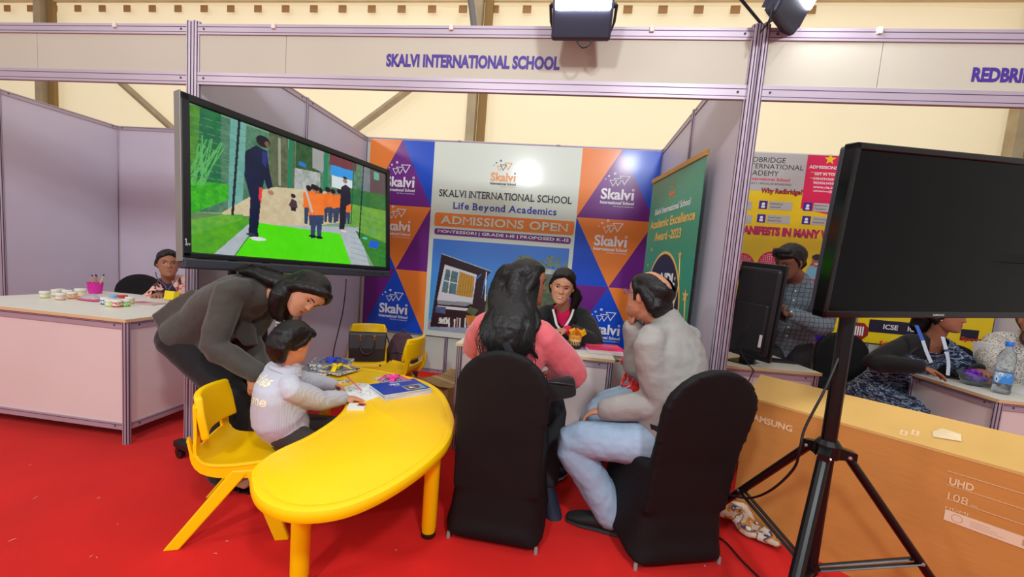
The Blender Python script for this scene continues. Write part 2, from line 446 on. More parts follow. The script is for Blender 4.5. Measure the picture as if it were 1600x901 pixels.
def oct_profile(r=.02):
    """octagonal post outline with a slot in every face"""
    P = []; g = []
    for k in range(8):
        a0 = R(45*k-22.5); a1 = R(45*k+22.5)
        p, q = Vector((math.cos(a0), math.sin(a0), 0))*r*1.08, Vector((math.cos(a1), math.sin(a1), 0))*r*1.08
        n = (p+q).normalized(); s, t = p.lerp(q, .34), p.lerp(q, .66)
        P += [p, s, s-n*r*.3, t-n*r*.3, t]; g += [0, 1, 1, 1, 0]
    return P, g
def post(parent, x, y, z0, z1, r=.02):
    P, g = oct_profile(r); n = len(P)
    V = [(p.x, p.y, z0) for p in P]+[(p.x, p.y, z1) for p in P]
    F = [(i, (i+1) % n, n+(i+1) % n, n+i) for i in range(n)]+[tuple(range(n-1, -1, -1)), tuple(range(n, 2*n))]
    o = mesh('post', V, F, [ALU, ALU_DARK], parent, False, g+[0, 0]); o.location = (x, y, 0)
    return o
def rail(parent, x0, x1, z, h=.042, y=0, t=.022, name='rail', two=False):
    b = B(); b.box(((x0+x1)/2, y, z), (x1-x0, t, h))
    for s in (-1, 1): b.box(((x0+x1)/2, y+s*t*.5, z+h*.22), (x1-x0, .001, .0035), mi=1)
    if two:
        for s in (-1, 1): b.box(((x0+x1)/2, y+s*t*.5, z-h*.28), (x1-x0, .001, .003), mi=1)
    for xx in (x0+.05, x1-.05):
        for s in (-1, 1): b.lathe((xx, y+s*(t*.5), z), [(.006, -.001), (.006, .002)], 8, Vector((0, s, 0)), mi=1)
    return b.obj(name, [ALU, ALU_DARK], parent)
def partition(name, p0, p1, n, posts, pm=PANEL, z0=.085, z1=2.5):
    p0, p1 = Vector((*p0, 0)), Vector((*p1, 0)); L = (p1-p0).length; a = math.atan2(p1.y-p0.y, p1.x-p0.x)
    e = empty(name, p0, a, kind='structure'); w_ = L/n
    for i in range(n):
        b = B(); b.box(((i+.5)*w_, 0, (z0+z1)/2), (w_-.03, .006, z1-z0-.03)); b.obj('panel', pm, e)
        rail(e, i*w_+.018, (i+1)*w_-.018, z1-.022); rail(e, i*w_+.018, (i+1)*w_-.018, z0+.02)
    for i in posts: post(e, i*w_, 0, 0, z1)
    return e
partition('wall_back', (0, 2), (3, 2), 3, [0, 1, 2, 3], BACKPANEL)
partition('wall_left', (0, 0), (0, 2), 2, [1])
partition('wall_right', (3, 0), (3, 2), 2, [1])
partition('wall_back', (-6, 2), (0, 2), 6, [0, 1, 2, 3, 4, 5])
partition('wall_left', (-3, 0), (-3, 2), 2, [0, 1])
partition('wall_back', (3, 2), (6, 2), 3, [1, 2, 3], BACKPANEL)
partition('wall_right', (6, 0), (6, 2), 2, [1])
partition('wall_back', (6, 2), (9, 2), 3, [1, 2, 3], BACKPANEL)

FZ0, FZ1 = 2.175, 2.5
def fascia(x0, x1, joints, label, clips):
    e = empty('fascia_board', (x0, 0, 0), 0, label, 'name board', 'name boards along the front of the stands')
    W = x1-x0; js = [0]+[j-x0 for j in joints]+[W]
    for a, c in zip(js[:-1], js[1:]):
        b = B(); b.box(((a+c)/2, 0, (FZ0+FZ1)/2), (c-a-.003, .006, FZ1-FZ0-.05)); b.obj('panel', FPANEL, e)
    rail(e, .022, W-.022, FZ1-.028, .055, two=True); rail(e, .022, W-.022, FZ0+.033, .066, two=True)
    for c in clips:
        b = B(); b.box((c-x0, -.014, FZ1-.012), (.022, .016, .03), bev=.004); b.obj('clip', mat('clip_plastic', (225, 218, 205), .5), e)
    return e
f_left = fascia(-3, 0, [-1.05], 'blank name board above the left-hand stand with the paint pots', [-.5])
f_mid = fascia(0, 3, [.57], 'long name board above the middle stand, lettered in purple capitals', [.5, 1.5, 2.5])
f_right = fascia(3, 6.2, [3.53], 'name board above the right-hand stand, lettered R E D B R I', [3.5, 4.5])
f_left['label'] = 'blank name board without lettering, above the counter with paint pots'
f_right['label'] = 'name board right of the tall post, its purple lettering starting with REDBRI'
PURPLE = mat('purple_vinyl', (66, 40, 140), .5)
def fas_text(par, t, a, c, hgt):
    fc = Face((0, -.0035, 0), (1, 0, 0), (0, 0, 1)); b = B()
    p0, p1 = onplane(*a, 'Y', -.004), onplane(*c, 'Y', -.004)
    z = (p0.z+p1.z)/2; fc.text(b, t, p0.x, p1.x, z-.003, z+hgt, .05)
    keep(b.obj('lettering', PURPLE), par)
fas_text(f_mid, 'SKALVI INTERNATIONAL SCHOOL', (603, 104), (874, 108), .064)
def redb():
    fc = Face((0, -.0035, 0), (1, 0, 0), (0, 0, 1)); b = B(); p0 = onplane(1517, 128, 'Y', -.004)
    fc.text(b, 'REDBRIDGE INTERNATIONAL ACADEMY', p0.x, p0.x+1.12, p0.z, p0.z+.064, .05); keep(b.obj('lettering', PURPLE), f_right)
redb()
for x in (0, 3):
    e = empty('trim_1', (x, 0, 0), kind='structure')
    b = B(); b.V = []; P, g = oct_profile(.021); n = len(P)
    for dx in ((-.02, .02) if True else (0,)):
        post(e, dx, 0, 0, 2.515)
e = empty('trim_2', (-3, 0, 0), kind='structure'); post(e, 0, 0, 0, 2.515)

# tent behind the stands
TENTM = mat('tent_fabric', (244, 232, 198), .75, noise=.035, nscale=.9, bump=.25, bscale=2.2, bdist=.05)
STEEL = mat('tent_steel', (176, 160, 128), .6, .1, noise=.12, nscale=5)
def tent():
    YT = 3.2; nx, nz = 120, 24; V = []; F = []
    for j in range(nz+1):
        for i in range(nx+1):
            x = -10+20*i/nx; z = 4.9*j/nz
            V.append((x, YT+.02*math.sin(x*2.1)+.012*math.sin(x*5.3+z)+.01*math.sin(z*3+x), z))
    for j in range(nz):
        for i in range(nx): F.append((j*(nx+1)+i, j*(nx+1)+i+1, (j+1)*(nx+1)+i+1, (j+1)*(nx+1)+i))
    nt = TENTM.node_tree; bs = nt.nodes['Principled BSDF']; tr = nt.nodes.new('ShaderNodeBsdfTranslucent'); tr.inputs[0].default_value = (*s2l((255, 242, 206)), 1)
    mx = nt.nodes.new('ShaderNodeMixShader'); mx.inputs[0].default_value = .35; nt.links.new(bs.outputs[0], mx.inputs[1]); nt.links.new(tr.outputs[0], mx.inputs[2]); nt.links.new(mx.outputs[0], nt.nodes['Material Output'].inputs[0])
    w_ = mesh('wall_back', V, F, TENTM, None, True); w_['kind'] = 'structure'
    zt = onplane(600, 13, 'Y', YT-.05).z
    b = B(); b.box((0, YT-.1, zt+.20), (20, .12, .26), bev=.01); b.box((0, YT-.13, zt+.045), (20, .02, .012))
    tag(b.obj('trim_3', mat('eave_beam', (214, 196, 160), .6, noise=.08, nscale=3)), kind='structure')
    s = (onplane(724, 13, 'Y', YT-.06).x-onplane(404, 13, 'Y', YT-.06).x)/7; x0 = onplane(404, 13, 'Y', YT-.06).x
    for k in range(-18, 18):
        b = B(); b.box((x0+k*s, YT-.07, zt-.02), (.105, .012, .085)); b.obj('lacing_strap', mat('strap', (172, 132, 84), .8), w_)
    pe = onplane(745, 180, 'Y', YT-.1).x; pl = onplane(80, 150, 'Y', YT-.1).x; pr = onplane(1592, 180, 'Y', YT-.1).x
    for x in (pl, pe, pr):
        b = B(); b.box((x-.05, YT-.16, 2.35), (.11, .12, 4.7), bev=.006); tag(b.obj('trim_4', STEEL), kind='structure')
        b = B(); b.box((x+.07, YT-.12, 2.35), (.10, .05, 4.7)); tag(b.obj('trim_5', mat('post_flap', (150, 120, 72), .8)), kind='structure')
    for a, c in (((168, 110), (285, 215)), ((655, 128), (520, 228))):
        p, q = onplane(*a, 'Y', YT-.2), onplane(*c, 'Y', YT-.2); d = (q-p).normalized(); p -= d*.9; q += d*1.6
        b = B(); b.tube([p, q], [(.05, .03)]*2, 4, lat=(0, 0, 1), round_=False); tag(b.obj('trim_6', STEEL), kind='structure')
    p, q = onplane(732, -30, 'Y', 2.4), onplane(741, 44, 'Y', 2.4)
    b = B(); b.tube([p, q+(q-p)*.5], .035, 12); tag(b.obj('trim_7', mat('pole_grey', (120, 118, 118), .4, .5)), kind='structure')
tent()

# ------------------------------------------------------------------ floodlights fixed to the fascia
HOUS = mat('lamp_housing', (52, 54, 70), .45, .4); GLASS = mat('lit_lamp_glass', (244, 248, 255), .3, emit=34)
def flood(loc, rz, tilt, label):
    e = empty('floodlight', loc, rz, label, 'floodlight', 'floodlights along the fascia')
    Q = Matrix.Rotation(tilt, 3, 'X')
    b = B(); b.box(Q @ Vector((0, 0, .15)), (.27, .05, .36), Q, .012)
    for k in range(7): b.box(Q @ Vector((-.105+.035*k, .04, .15)), (.006, .045, .3), Q)
    b.obj('housing', HOUS, e)
    b = B(); b.box(Q @ Vector((0, -.027, .200)), (.245, .008, .235), Q, .01); b.obj('glass', GLASS, e)
    b = B(); b.tube([(-.15, .0, .12), (-.15, .09, .10), (-.14, .14, .08), (.14, .14, .08), (.15, .09, .10), (.15, 0, .12)], .007, 8); b.obj('bracket', HOUS, e)
    for s in (-1, 1):
        b = B(); b.lathe((s*.137, 0, .12), [(.011, 0), (.011, .012)], 10, Vector((s, 0, 0))); b.obj('knob', HOUS, e)
    return e
f1 = flood((2.165, -.16, 2.388), R(0), R(22), 'floodlight with a glaring white face above the middle name board')
wire('cable', [(-.02, -.005, .0), (-.018, -.005, -.03), (.012, -.005, -.065), (.045, -.005, -.05), (.055, -.005, -.01), (.06, .02, .03)], .004, mat('black_rubber', (18, 18, 20), .5), f1)
f2 = flood((3.06, -.08, 2.50), R(48), R(24), 'floodlight on the tall post, turned to the right')
wire('cable', [(-.12, .0, .03), (-.135, .0, -.01), (-.13, .01, -.06), (-.10, .05, -.08)], .004, mat('black_rubber'), f2)

# ================================================================== PRINTED BACKDROP OF THE MIDDLE STAND
ORG = mat('print_orange', (240, 132, 50), .3, coat=.15); PUR = mat('print_purple', (112, 30, 134), .3, coat=.15); BLU = mat('print_blue', (14, 76, 204), .3, coat=.15)
WHT = mat('print_white', (216, 226, 216), .3, coat=.45); INK = mat('print_black', (38, 42, 62), .35); LIFE = mat('print_royal', (44, 62, 176), .35)
PURW = mat('print_white_letters', (240, 240, 246), .35)
def logo(fc, b, u, v, h, mi, mi2=None, tag_=True):
    """triangles and dots over the name; u, v = left bottom of the name, h = height of the capital S"""
    m2 = mi if mi2 is None else mi2
    wd = h*3.05
    fc.text(b, 'Skalv', u, u+wd*.89, v, v+h, .028, 1, mi)
    fc.rect(b, u+wd*.905, v, u+wd*.975, v+h*.70, 1, mi); fc.ring(b, u+wd*.94, v+h*.95, h*.12, h*.06, 1, m2)
    fc.text(b, 'International School', u, u+wd, v-h*.42, v-h*.12, .03, 1, mi if mi2 is None else mi2)
    if tag_: fc.text(b, 'Life Beyond Academics', u+wd*.4, u+wd, v-h*.68, v-h*.52, .0, 1, mi)
    for (cx, cy, s, q) in ((.47, 1.62, .42, m2), (.66, 1.80, .50, mi), (.33, 1.50, .36, mi)):
        X, Y, S = u+wd*cx, v+h*cy, h*s
        fc.loop(b, [(X-S, Y+S*.75), (X, Y-S*.95), (X+S, Y+S*.75)], .26, 2, q)
    for (cx, cy, s) in ((.36, 2.35, .12), (.19, 2.1, .09), (.10, 1.82, .06)): fc.ring(b, u+wd*cx, v+h*cy, h*s, h*s*.6, 1, m2)
def backdrop():
    YB = 1.958
    e = empty('printed_backdrop', (1.5, YB, .49), 0, 'printed backdrop of the middle stand: pale centre reading ADMISSIONS OPEN between two triangle strips', 'backdrop')
    b = B(); b.box((1.524, YB+.008, 1.48), (2.92, .01, 1.985)); keep(b.obj('board', WHT), e)
    fc = Face((0, YB+.003, 0), (1, 0, 0), (0, 0, 1))
    zs = [2.472, 1.812, 1.152, .49]
    for nm, (xa, xb) in (('triangle_strip', (.066, .754)), ('triangle_strip', (2.24, 2.984))):
        b = B(); xm = (xa+xb)/2
        fc.poly(b, [(xa, zs[1]), (xm, zs[0]), (xa, zs[0])], 1, 0); fc.poly(b, [(xa, zs[1]), (xb, zs[1]), (xm, zs[0])], 1, 1); fc.poly(b, [(xb, zs[1]), (xb, zs[0]), (xm, zs[0])], 1, 2)
        fc.poly(b, [(xa, zs[1]), (xm, zs[2]), (xb, zs[1])], 1, 0); fc.poly(b, [(xa, zs[1]), (xa, zs[2]), (xm, zs[2])], 1, 2); fc.poly(b, [(xb, zs[1]), (xm, zs[2]), (xb, zs[2])], 1, 1)
        fc.poly(b, [(xa, zs[3]), (xm, zs[2]), (xa, zs[2])], 1, 1); fc.poly(b, [(xa, zs[3]), (xb, zs[3]), (xm, zs[2])], 1, 2); fc.poly(b, [(xb, zs[3]), (xb, zs[2]), (xm, zs[2])], 1, 0)
        keep(b.obj(nm, [ORG, PUR, BLU], normals=False), e)
        fl = Face((0, YB+.001, 0), (1, 0, 0), (0, 0, 1))
        for zc, dx in ((2.0, .0), (1.55, -.02), (.68, .0)):
            b = B(); logo(fl, b, xm-.16+dx, zc, .105, 0); keep(b.obj('logo_print', PURW, normals=False), e)
    fl = Face((0, YB+.001, 0), (1, 0, 0), (0, 0, 1))
    def px(b, t, l, r_, top, bold, mi=0, serif=False):
        u0, v0 = fl.uv(*l); u1, v1 = fl.uv(*r_); _, v2 = fl.uv(*top); fl.text(b, t, u0, u1, (v0+v1)/2, (v0+v1)/2+(v2-v0), bold, 1, mi, serif)
    b = B(); u0, v0 = fl.uv(766, 283); logo(fl, b, u0, v0+.005, .085, 0, 1); keep(b.obj('logo_print', [mat('print_light_orange', (238, 160, 96), .35), INK], normals=False), e)
    b = B(); px(b, 'SKALVI INTERNATIONAL SCHOOL', (686, 308), (893, 317), (686, 297), .012, 0, True); keep(b.obj('lettering', INK, normals=False), e)
    b = B(); px(b, 'Life Beyond Academics', (707, 330), (869, 339), (707, 316), .016, 0, True); keep(b.obj('lettering', LIFE, normals=False), e)
    b = B(); fc.rect(b, .80, 1.632, 2.226, 1.768, 1, 0, .02); keep(b.obj('orange_band', ORG, normals=False), e)
    b = B(); fc.rect(b, .806, 1.545, 2.205, 1.608, 1, 0, .02); keep(b.obj('purple_band', PUR, normals=False), e)
    b = B(); fl.text(b, 'ADMISSIONS OPEN', .86, 2.17, 1.658, 1.742, .022, 1, 0, True); keep(b.obj('lettering', WHT, normals=False), e)
    b = B(); fl.text(b, 'MONTESSORI | GRADE 1-10 | PROPOSED K-12', .84, 2.185, 1.557, 1.596, .025, 1, 0, True); keep(b.obj('lettering', PURW, normals=False), e)
    # photograph of the school building, lower centre
    x0, x1, z0, z1 = .80, 2.20, .545, 1.50
    def q(px_, py_): u, v = fc.uv(px_, py_); return ((u-x0)/(x1-x0), (v-z0)/(z1-z0))
    P = Paint(300, 200, (64, 140, 226))
    for k in range(24): P.fill(P.yy < 1-k/24, (70+int(k*.2), 128+int(k*2.0), 226))
    P.a = P.a*(.93+.1*P.noise(6)[..., None])
    P.poly([(0, 0), (1, 0), (1, .12), (0, .12)], (150, 160, 190), (172, 178, 200), 30)
    P.poly([q(800, 440), q(850, 430), q(905, 420), q(905, 520), q(740, 520), q(748, 470)], (66, 84, 72), (116, 130, 98), 50)
    P.poly([q(690, 396), q(768, 424), q(764, 428), q(757, 436), q(745, 512), q(672, 510)], (52, 34, 44))
    P.poly([q(762, 424), q(760, 470), q(752, 512), q(742, 512)], (66, 42, 50), (50, 34, 40))
    P.poly([q(695, 413), q(745, 429), q(738, 475), q(683, 468)], (216, 218, 226)); P.poly([q(683, 468), q(738, 473), q(729, 478), q(684, 475)], (150, 150, 162))
    P.poly([q(697, 420), q(716, 425), q(712, 460), q(690, 456)], (70, 100, 112), (110, 142, 148), 40)
    P.line(*q(705, 422), *q(700, 458), .008, (230, 230, 230)); P.line(*q(694, 438), *q(715, 443), .01, (230, 230, 230)); P.line(*q(696, 430), *q(714, 434), .005, (40, 50, 60))
    P.poly([q(719, 424), q(741, 432), q(738, 465), q(713, 461)], (196, 150, 66))
    for k in range(7): a = k/6; P.line(*q(719+22*a, 424+8*a), *q(713+25*a, 461+4*a), .004, (150, 108, 44))
    P.line(*q(690, 396), *q(768, 424), .006, (210, 214, 222)); P.line(*q(760, 424), *q(758, 470), .008, (236, 236, 240)); P.line(*q(744, 436), *q(752, 428), .01, (70, 130, 230))
    P.poly([q(683, 477), q(738, 482), q(737, 486), q(683, 481)], (225, 225, 230))
    P.poly([q(681, 478), q(697, 480), q(696, 490), q(680, 488)], (60, 74, 120), (100, 116, 160), 40); P.poly([q(686, 495), q(702, 496), q(701, 506), q(685, 505)], (226, 226, 220), (60, 70, 60), 60, .6)
    P.poly([q(728, 492), q(745, 494), q(742, 512), q(730, 511)], (226, 146, 54), (190, 110, 40), 20); P.poly([q(734, 479), q(748, 484), q(740, 494), q(728, 486)], (120, 126, 104), (60, 80, 50), 60)
    for k in range(8): xx = 702+k*4.2; P.line(*q(xx, 496+(k % 3)), *q(xx-.5, 511), .011, [(236, 232, 232), (60, 50, 60), (240, 240, 240), (200, 150, 140)][k % 4])
    for (a, c) in (((812, 400), (838, 425)), ((830, 402), (850, 430)), ((862, 408), (868, 432))): P.line(*q(*a), *q(*c), .006, (74, 66, 58))
    for k in range(40): u, v = q(rng.uniform(808, 900), rng.uniform(398, 430)); P.ell(u, v, .02, .012, (86, 108, 66), (150, 160, 110), 60)
    P.poly([q(836, 418), q(872, 422), q(872, 429), q(836, 426)], (214, 214, 206), (120, 130, 120), 60)
    keep(paint_grid('building_photograph', fc, x0, z0, x1, z1, 299, 199, P.a, mat('print_photo', rough=.28, vcol='Col', coat=.15), None, 1), e)
backdrop()

# ================================================================== SCREENS
BLACKP = mat('black_plastic', (22, 23, 26), .35); DGREY = mat('dark_grey_plastic', (52, 56, 64), .45); SCREENOFF = mat('screen_off', (5, 5, 6), .08, spec=.18)
def screen_matrix(pos, rz, rx, ry):
    ca, sa = math.cos(rz), math.sin(rz); cb, sb = math.cos(rx), math.sin(rx); cc, sc = math.cos(ry), math.sin(ry)
    M = Matrix(((ca, -sa, 0), (sa, ca, 0), (0, 0, 1))) @ Matrix(((1, 0, 0), (0, cb, -sb), (0, sb, cb))) @ Matrix(((cc, 0, sc), (0, 1, 0), (-sc, 0, cc)))
    M = M.to_4x4(); M.translation = Vector(pos); return M
def tv_left():
    W, H = 1.49, .88; Mx = screen_matrix((.273, -.334, 1.153), 1.263, -.093, .027)
    e = empty('display_screen', label='large lit display screen showing a cricket pitch and boys in orange', cat='screen'); e.matrix_basis = Mx
    b = B(); z0 = .055
    b.box((W/2, .0, H-.02), (W, .05, .04), bev=.005); b.box((W/2, 0, z0+.012), (W, .05, .026), bev=.004)
    for x in (.02, W-.02): b.box((x, 0, H/2+z0/2), (.04, .05, H-z0), bev=.005)
    b.obj('bezel', BLACKP, e)
    b = B(); b.box((.0, .005, H/2+.02), (.006, .055, H-.03), bev=.002); b.obj('side_trim', mat('grey_trim', (136, 134, 128), .4, .3), e)
    b = B(); b.box((W/2, .0, z0/2-.003), (W-.01, .055, z0-.004), bev=.008); b.obj('lower_bar', DGREY, e)
    b = B(); b.box((W/2, .035, H/2+.02), (W-.04, .03, H-.09)); b.box((W/2, .06, H/2), (W*.6, .04, H*.6), bev=.01); b.obj('rear_cover', BLACKP, e)
    fc = Face(Mx @ Vector((0, -.012, 0)), Mx.to_3x3() @ Vector((1, 0, 0)), Mx.to_3x3() @ Vector((0, 0, 1)))
    u0, u1, v0, v1 = .045, W-.038, z0+.028, H-.042
    def q(px_, py_): u, v = fc.uv(px_, py_); return ((u-u0)/(u1-u0), (v-v0)/(v1-v0))
    P = Paint(420, 240, (120, 150, 120))
    big = lambda *p: [q(*a) for a in p]
    # upper background: netting, trees, buildings
    P.poly(big((285, 160), (610, 275), (610, 340), (285, 330)), (44, 92, 70), (96, 140, 110), 60)
    P.poly(big((285, 160), (345, 175), (345, 290), (285, 280)), (40, 120, 60), (30, 86, 70), 50)
    P.poly(big((285, 160), (312, 168), (308, 300), (285, 290)), (90, 150, 40), (50, 110, 50), 60)
    P.poly(big((360, 180), (385, 190), (378, 340), (356, 330)), (84, 150, 140), (120, 170, 160), 40)
    P.poly(big((420, 196), (460, 208), (462, 300), (420, 290)), (58, 76, 50), (104, 112, 84), 60)
    for x in (436, 452): P.line(*q(x, 215), *q(x+1, 290), .012, (150, 148, 130))
    P.poly(big((462, 208), (500, 222), (500, 290), (462, 290)), (30, 66, 40), (60, 96, 60), 60)
    P.poly(big((515, 228), (558, 244), (556, 268), (515, 258)), (110, 52, 62), (96, 44, 56), 30)
    P.poly(big((488, 218), (506, 224), (505, 270), (488, 262)), (150, 150, 150)); P.poly(big((565, 244), (605, 262), (605, 330), (565, 320)), (120, 128, 134), (96, 104, 112), 40)
    P.poly(big((578, 262), (605, 272), (604, 312), (578, 300)), (88, 72, 76)); P.poly(big((584, 268), (592, 271), (592, 282), (584, 280)), (96, 160, 140))
    P.poly(big((517, 257), (553, 268), (552, 282), (516, 272)), (38, 140, 214)); P.poly(big((518, 273), (552, 283), (551, 300), (518, 292)), (200, 210, 214))
    P.poly(big((467, 252), (478, 256), (478, 262), (467, 258)), (30, 110, 200)); P.poly(big((460, 262), (500, 270), (500, 300), (460, 296)), (186, 190, 190), (120, 130, 120), 50)
    for x, w_ in ((455, .022), (511, .026)): P.line(*q(x, 205), *q(x-3, 305), w_, (28, 120, 86))
    # ground: sand, grass, path, mat
    P.poly(big((430, 292), (520, 300), (560, 345), (300, 372), (350, 330), (410, 296)), (206, 192, 160), (184, 166, 130), 50)
    P.poly(big((285, 330), (392, 338), (392, 350), (285, 420)), (110, 124, 90), (70, 130, 60), 50)
    P.poly(big((283, 280), (358, 288), (356, 312), (283, 340)), (30, 130, 30), (76, 190, 44), 90)
    P.poly(big((283, 345), (350, 335), (380, 335), (380, 360), (283, 425)), (50, 150, 50), (120, 170, 60), 70)
    P.poly(big((285, 372), (388, 340), (390, 362), (322, 420), (285, 420)), (96, 170, 30), (60, 140, 40), 60)
    P.poly(big((545, 305), (605, 325), (605, 425), (592, 425), (540, 345)), (120, 168, 60), (90, 140, 60), 40)
    P.poly(big((540, 292), (606, 306), (606, 330), (545, 318)), (40, 96, 50), (60, 120, 60), 60)
    P.poly(big((388, 350), (560, 355), (580, 425), (305, 425), (330, 400)), (176, 182, 190), (156, 164, 172), 30)
    P.poly(big((555, 360), (604, 380), (604, 428), (590, 428)), (60, 132, 40), (40, 104, 40), 60)
    P.poly(big((404, 348), (532, 365), (553, 425), (350, 425)), (74, 206, 12), (84, 214, 22), 30)
    P.line(*q(404, 348), *q(348, 425), .005, (60, 120, 40))
    for k in range(9): P.line(*q(290, 176+k*12), *q(418, 214+k*10), .003, (96, 140, 120))
    for k in range(10): P.line(*q(548, 330+k*8), *q(604, 346+k*8), .003, (40, 140, 100))
    P.line(*q(374, 186), *q(363, 336), .010, (30, 40, 40)); P.line(*q(553, 250), *q(548, 350), .007, (30, 90, 70)); P.line(*q(568, 258), *q(561, 372), .008, (24, 40, 40))
    for k in range(16): a = k/15; P.line(*q(300+18*math.sin(k), 290), *q(310+40*a, 205+18*a+rng.uniform(0, 20)), .004, (90, 170, 90))
    P.poly(big((578, 375), (592, 378), (590, 388), (576, 386)), (30, 90, 200)); P.ell(*q(570, 372), .02, .01, (90, 190, 190)); P.ell(*q(582, 362), .006, .018, (40, 160, 180))
    # coach at the left, seen from behind
    nav = (26, 34, 66)
    P.poly(big((389, 348), (402, 352), (404, 372), (390, 374)), (30, 32, 40))
    P.poly(big((383, 236), (400, 227), (417, 236), (420, 262), (426, 292), (418, 296), (413, 280), (408, 306), (404, 350), (401, 368), (388, 368), (391, 310), (382, 275)), nav, (20, 24, 44), 20)
    P.poly(big((409, 235), (418, 240), (416, 262), (410, 255)), (44, 46, 120)); P.poly(big((405, 292), (410, 293), (408, 318), (404, 310)), (220, 60, 50))
    P.ell(*q(411, 221), .03, .045, (30, 26, 30)); P.ell(*q(417, 225), .010, .02, (120, 84, 66)); P.ell(*q(423, 301), .014, .018, (170, 120, 96)); P.ell(*q(403, 373), .035, .014, (214, 210, 216)); P.ell(*q(392, 366), .02, .010, (50, 50, 70))
    # squatting child, the row of boys in orange, the man in dark clothes
    P.poly(big((451, 320), (456, 310), (463, 314), (465, 324), (458, 328)), (70, 50, 56)); P.ell(*q(458, 306), .012, .018, (40, 30, 36)); P.poly(big((454, 324), (462, 324), (462, 330), (455, 329)), (30, 32, 44))
    def boy(x, y, h, c=(236, 120, 40), leg=(60, 72, 100)):
        P.poly(big((x-h*.11, y-h*.45), (x+h*.11, y-h*.45), (x+h*.09, y), (x+h*.02, y), (x, y-h*.3), (x-h*.03, y), (x-h*.10, y)), leg, (44, 54, 76), 60)
        P.poly(big((x-h*.13, y-h*.80), (x+h*.13, y-h*.80), (x+h*.15, y-h*.42), (x-h*.14, y-h*.42)), c, (220, 104, 34), 40)
        P.ell(*q(x+h*.01, y-h*.86), .014, .026, (150, 104, 80)); P.ell(*q(x, y-h*.91), .016, .024, (30, 26, 30))
    for x, y, h in ((482, 350, 62), (520, 348, 54), (512, 347, 56), (530, 346, 52), (500, 350, 58), (542, 350, 44), (490, 352, 66)): boy(x, y, h)
    P.poly(big((531, 322), (533, 292), (540, 288), (547, 294), (548, 318), (541, 322), (538, 358), (530, 358)), (34, 32, 46)); P.ell(*q(539, 283), .014, .02, (150, 110, 90)); P.ell(*q(539, 278), .014, .013, (30, 26, 30)); P.ell(*q(537, 361), .02, .008, (226, 196, 186))
    boy(494, 372, 86, (238, 124, 48), (58, 70, 110)); P.ell(*q(489, 369), .025, .010, (20, 22, 28)); P.ell(*q(499, 371), .02, .012, (20, 22, 28)); P.line(*q(474, 285), *q(488, 332), .012, (190, 180, 176))
    P.a *= (.96+.07*P.noise(60)[..., None])
    g = paint_grid('screen_picture', fc, u0, v0, u1, v1, 419, 239, P.a*1.0, mat('lit_screen', (0, 0, 0), .12, vcol='Col', emit=.85, spec=.4), None, 1)
    g.data.materials[0].node_tree.nodes['Principled BSDF'].inputs['Base Color'].default_value = (0, 0, 0, 1)
    for l in list(g.data.materials[0].node_tree.links):
        if l.to_socket.name == 'Base Color': g.data.materials[0].node_tree.links.remove(l)
    keep(g, e)
    fb = Face(Mx @ Vector((0, -.0262, 0)), Mx.to_3x3() @ Vector((1, 0, 0)), Mx.to_3x3() @ Vector((0, 0, 1)))
    b = B(); fb.rect(b, .013, .115, .0165, .150, 1); fb.rect(b, .009, .115, .0205, .118, 1); fb.poly(b, [(.009, .140), (.013, .145), (.013, .150), (.009, .144)], 1); fb.text(b, 'FF', .020, .034, .115, .126, .01, 1); keep(b.obj('maker_mark', mat('mark_white', (200, 204, 206), .5), normals=False), e)
    b = B()
    for k in range(9): b.box((W-.34+k*.032, -.029, z0*.45), (.012, .002, .006))
    b.obj('buttons', BLACKP, e)
    # trolley under it
    s = empty('screen_trolley', (.385, .07, 0), 1.263, 'dark wheeled trolley carrying the large lit screen, mostly hidden behind the bending woman', 'trolley')
    st = mat('trolley_steel', (48, 48, 52), .4, .6)
    for x in (-.10, .10):
        b = B(); b.tube([(x, .10, .10), (x, .10, 1.55)], .022, 12); b.obj('pole', st, s)
    for x in (-.26, .26):
        b = B(); b.box((x, .02, .09), (.05, .62, .04), bev=.006); b.obj('foot', st, s)
        for y in (-.26, .30):
            b = B(); b.lathe((x-.012, y, .035), [(.034, 0), (.034, .024)], 14, Vector((1, 0, 0))); b.box((x, y, .06), (.036, .03, .03)); b.obj('wheel', BLACKP, s)
    b = B(); b.box((0, .10, .11), (.56, .05, .04)); b.obj('crossbar', st, s); b = B(); b.box((0, .085, 1.45), (.6, .02, .36)); b.obj('mount_plate', st, s)
    tag(wire('power_cable', [J(541, 436, 3.05), J(539, 462, 3.05), J(535, 490, 3.1), J(528, 520, 3.15), J(521, 552, 3.2), J(518, 600, 3.3), onplane(516, 640, 'Z', .01)], .0042, mat('black_rubber')),
        'black power cable hanging from the large lit screen to the floor', 'cable')
tv_left()

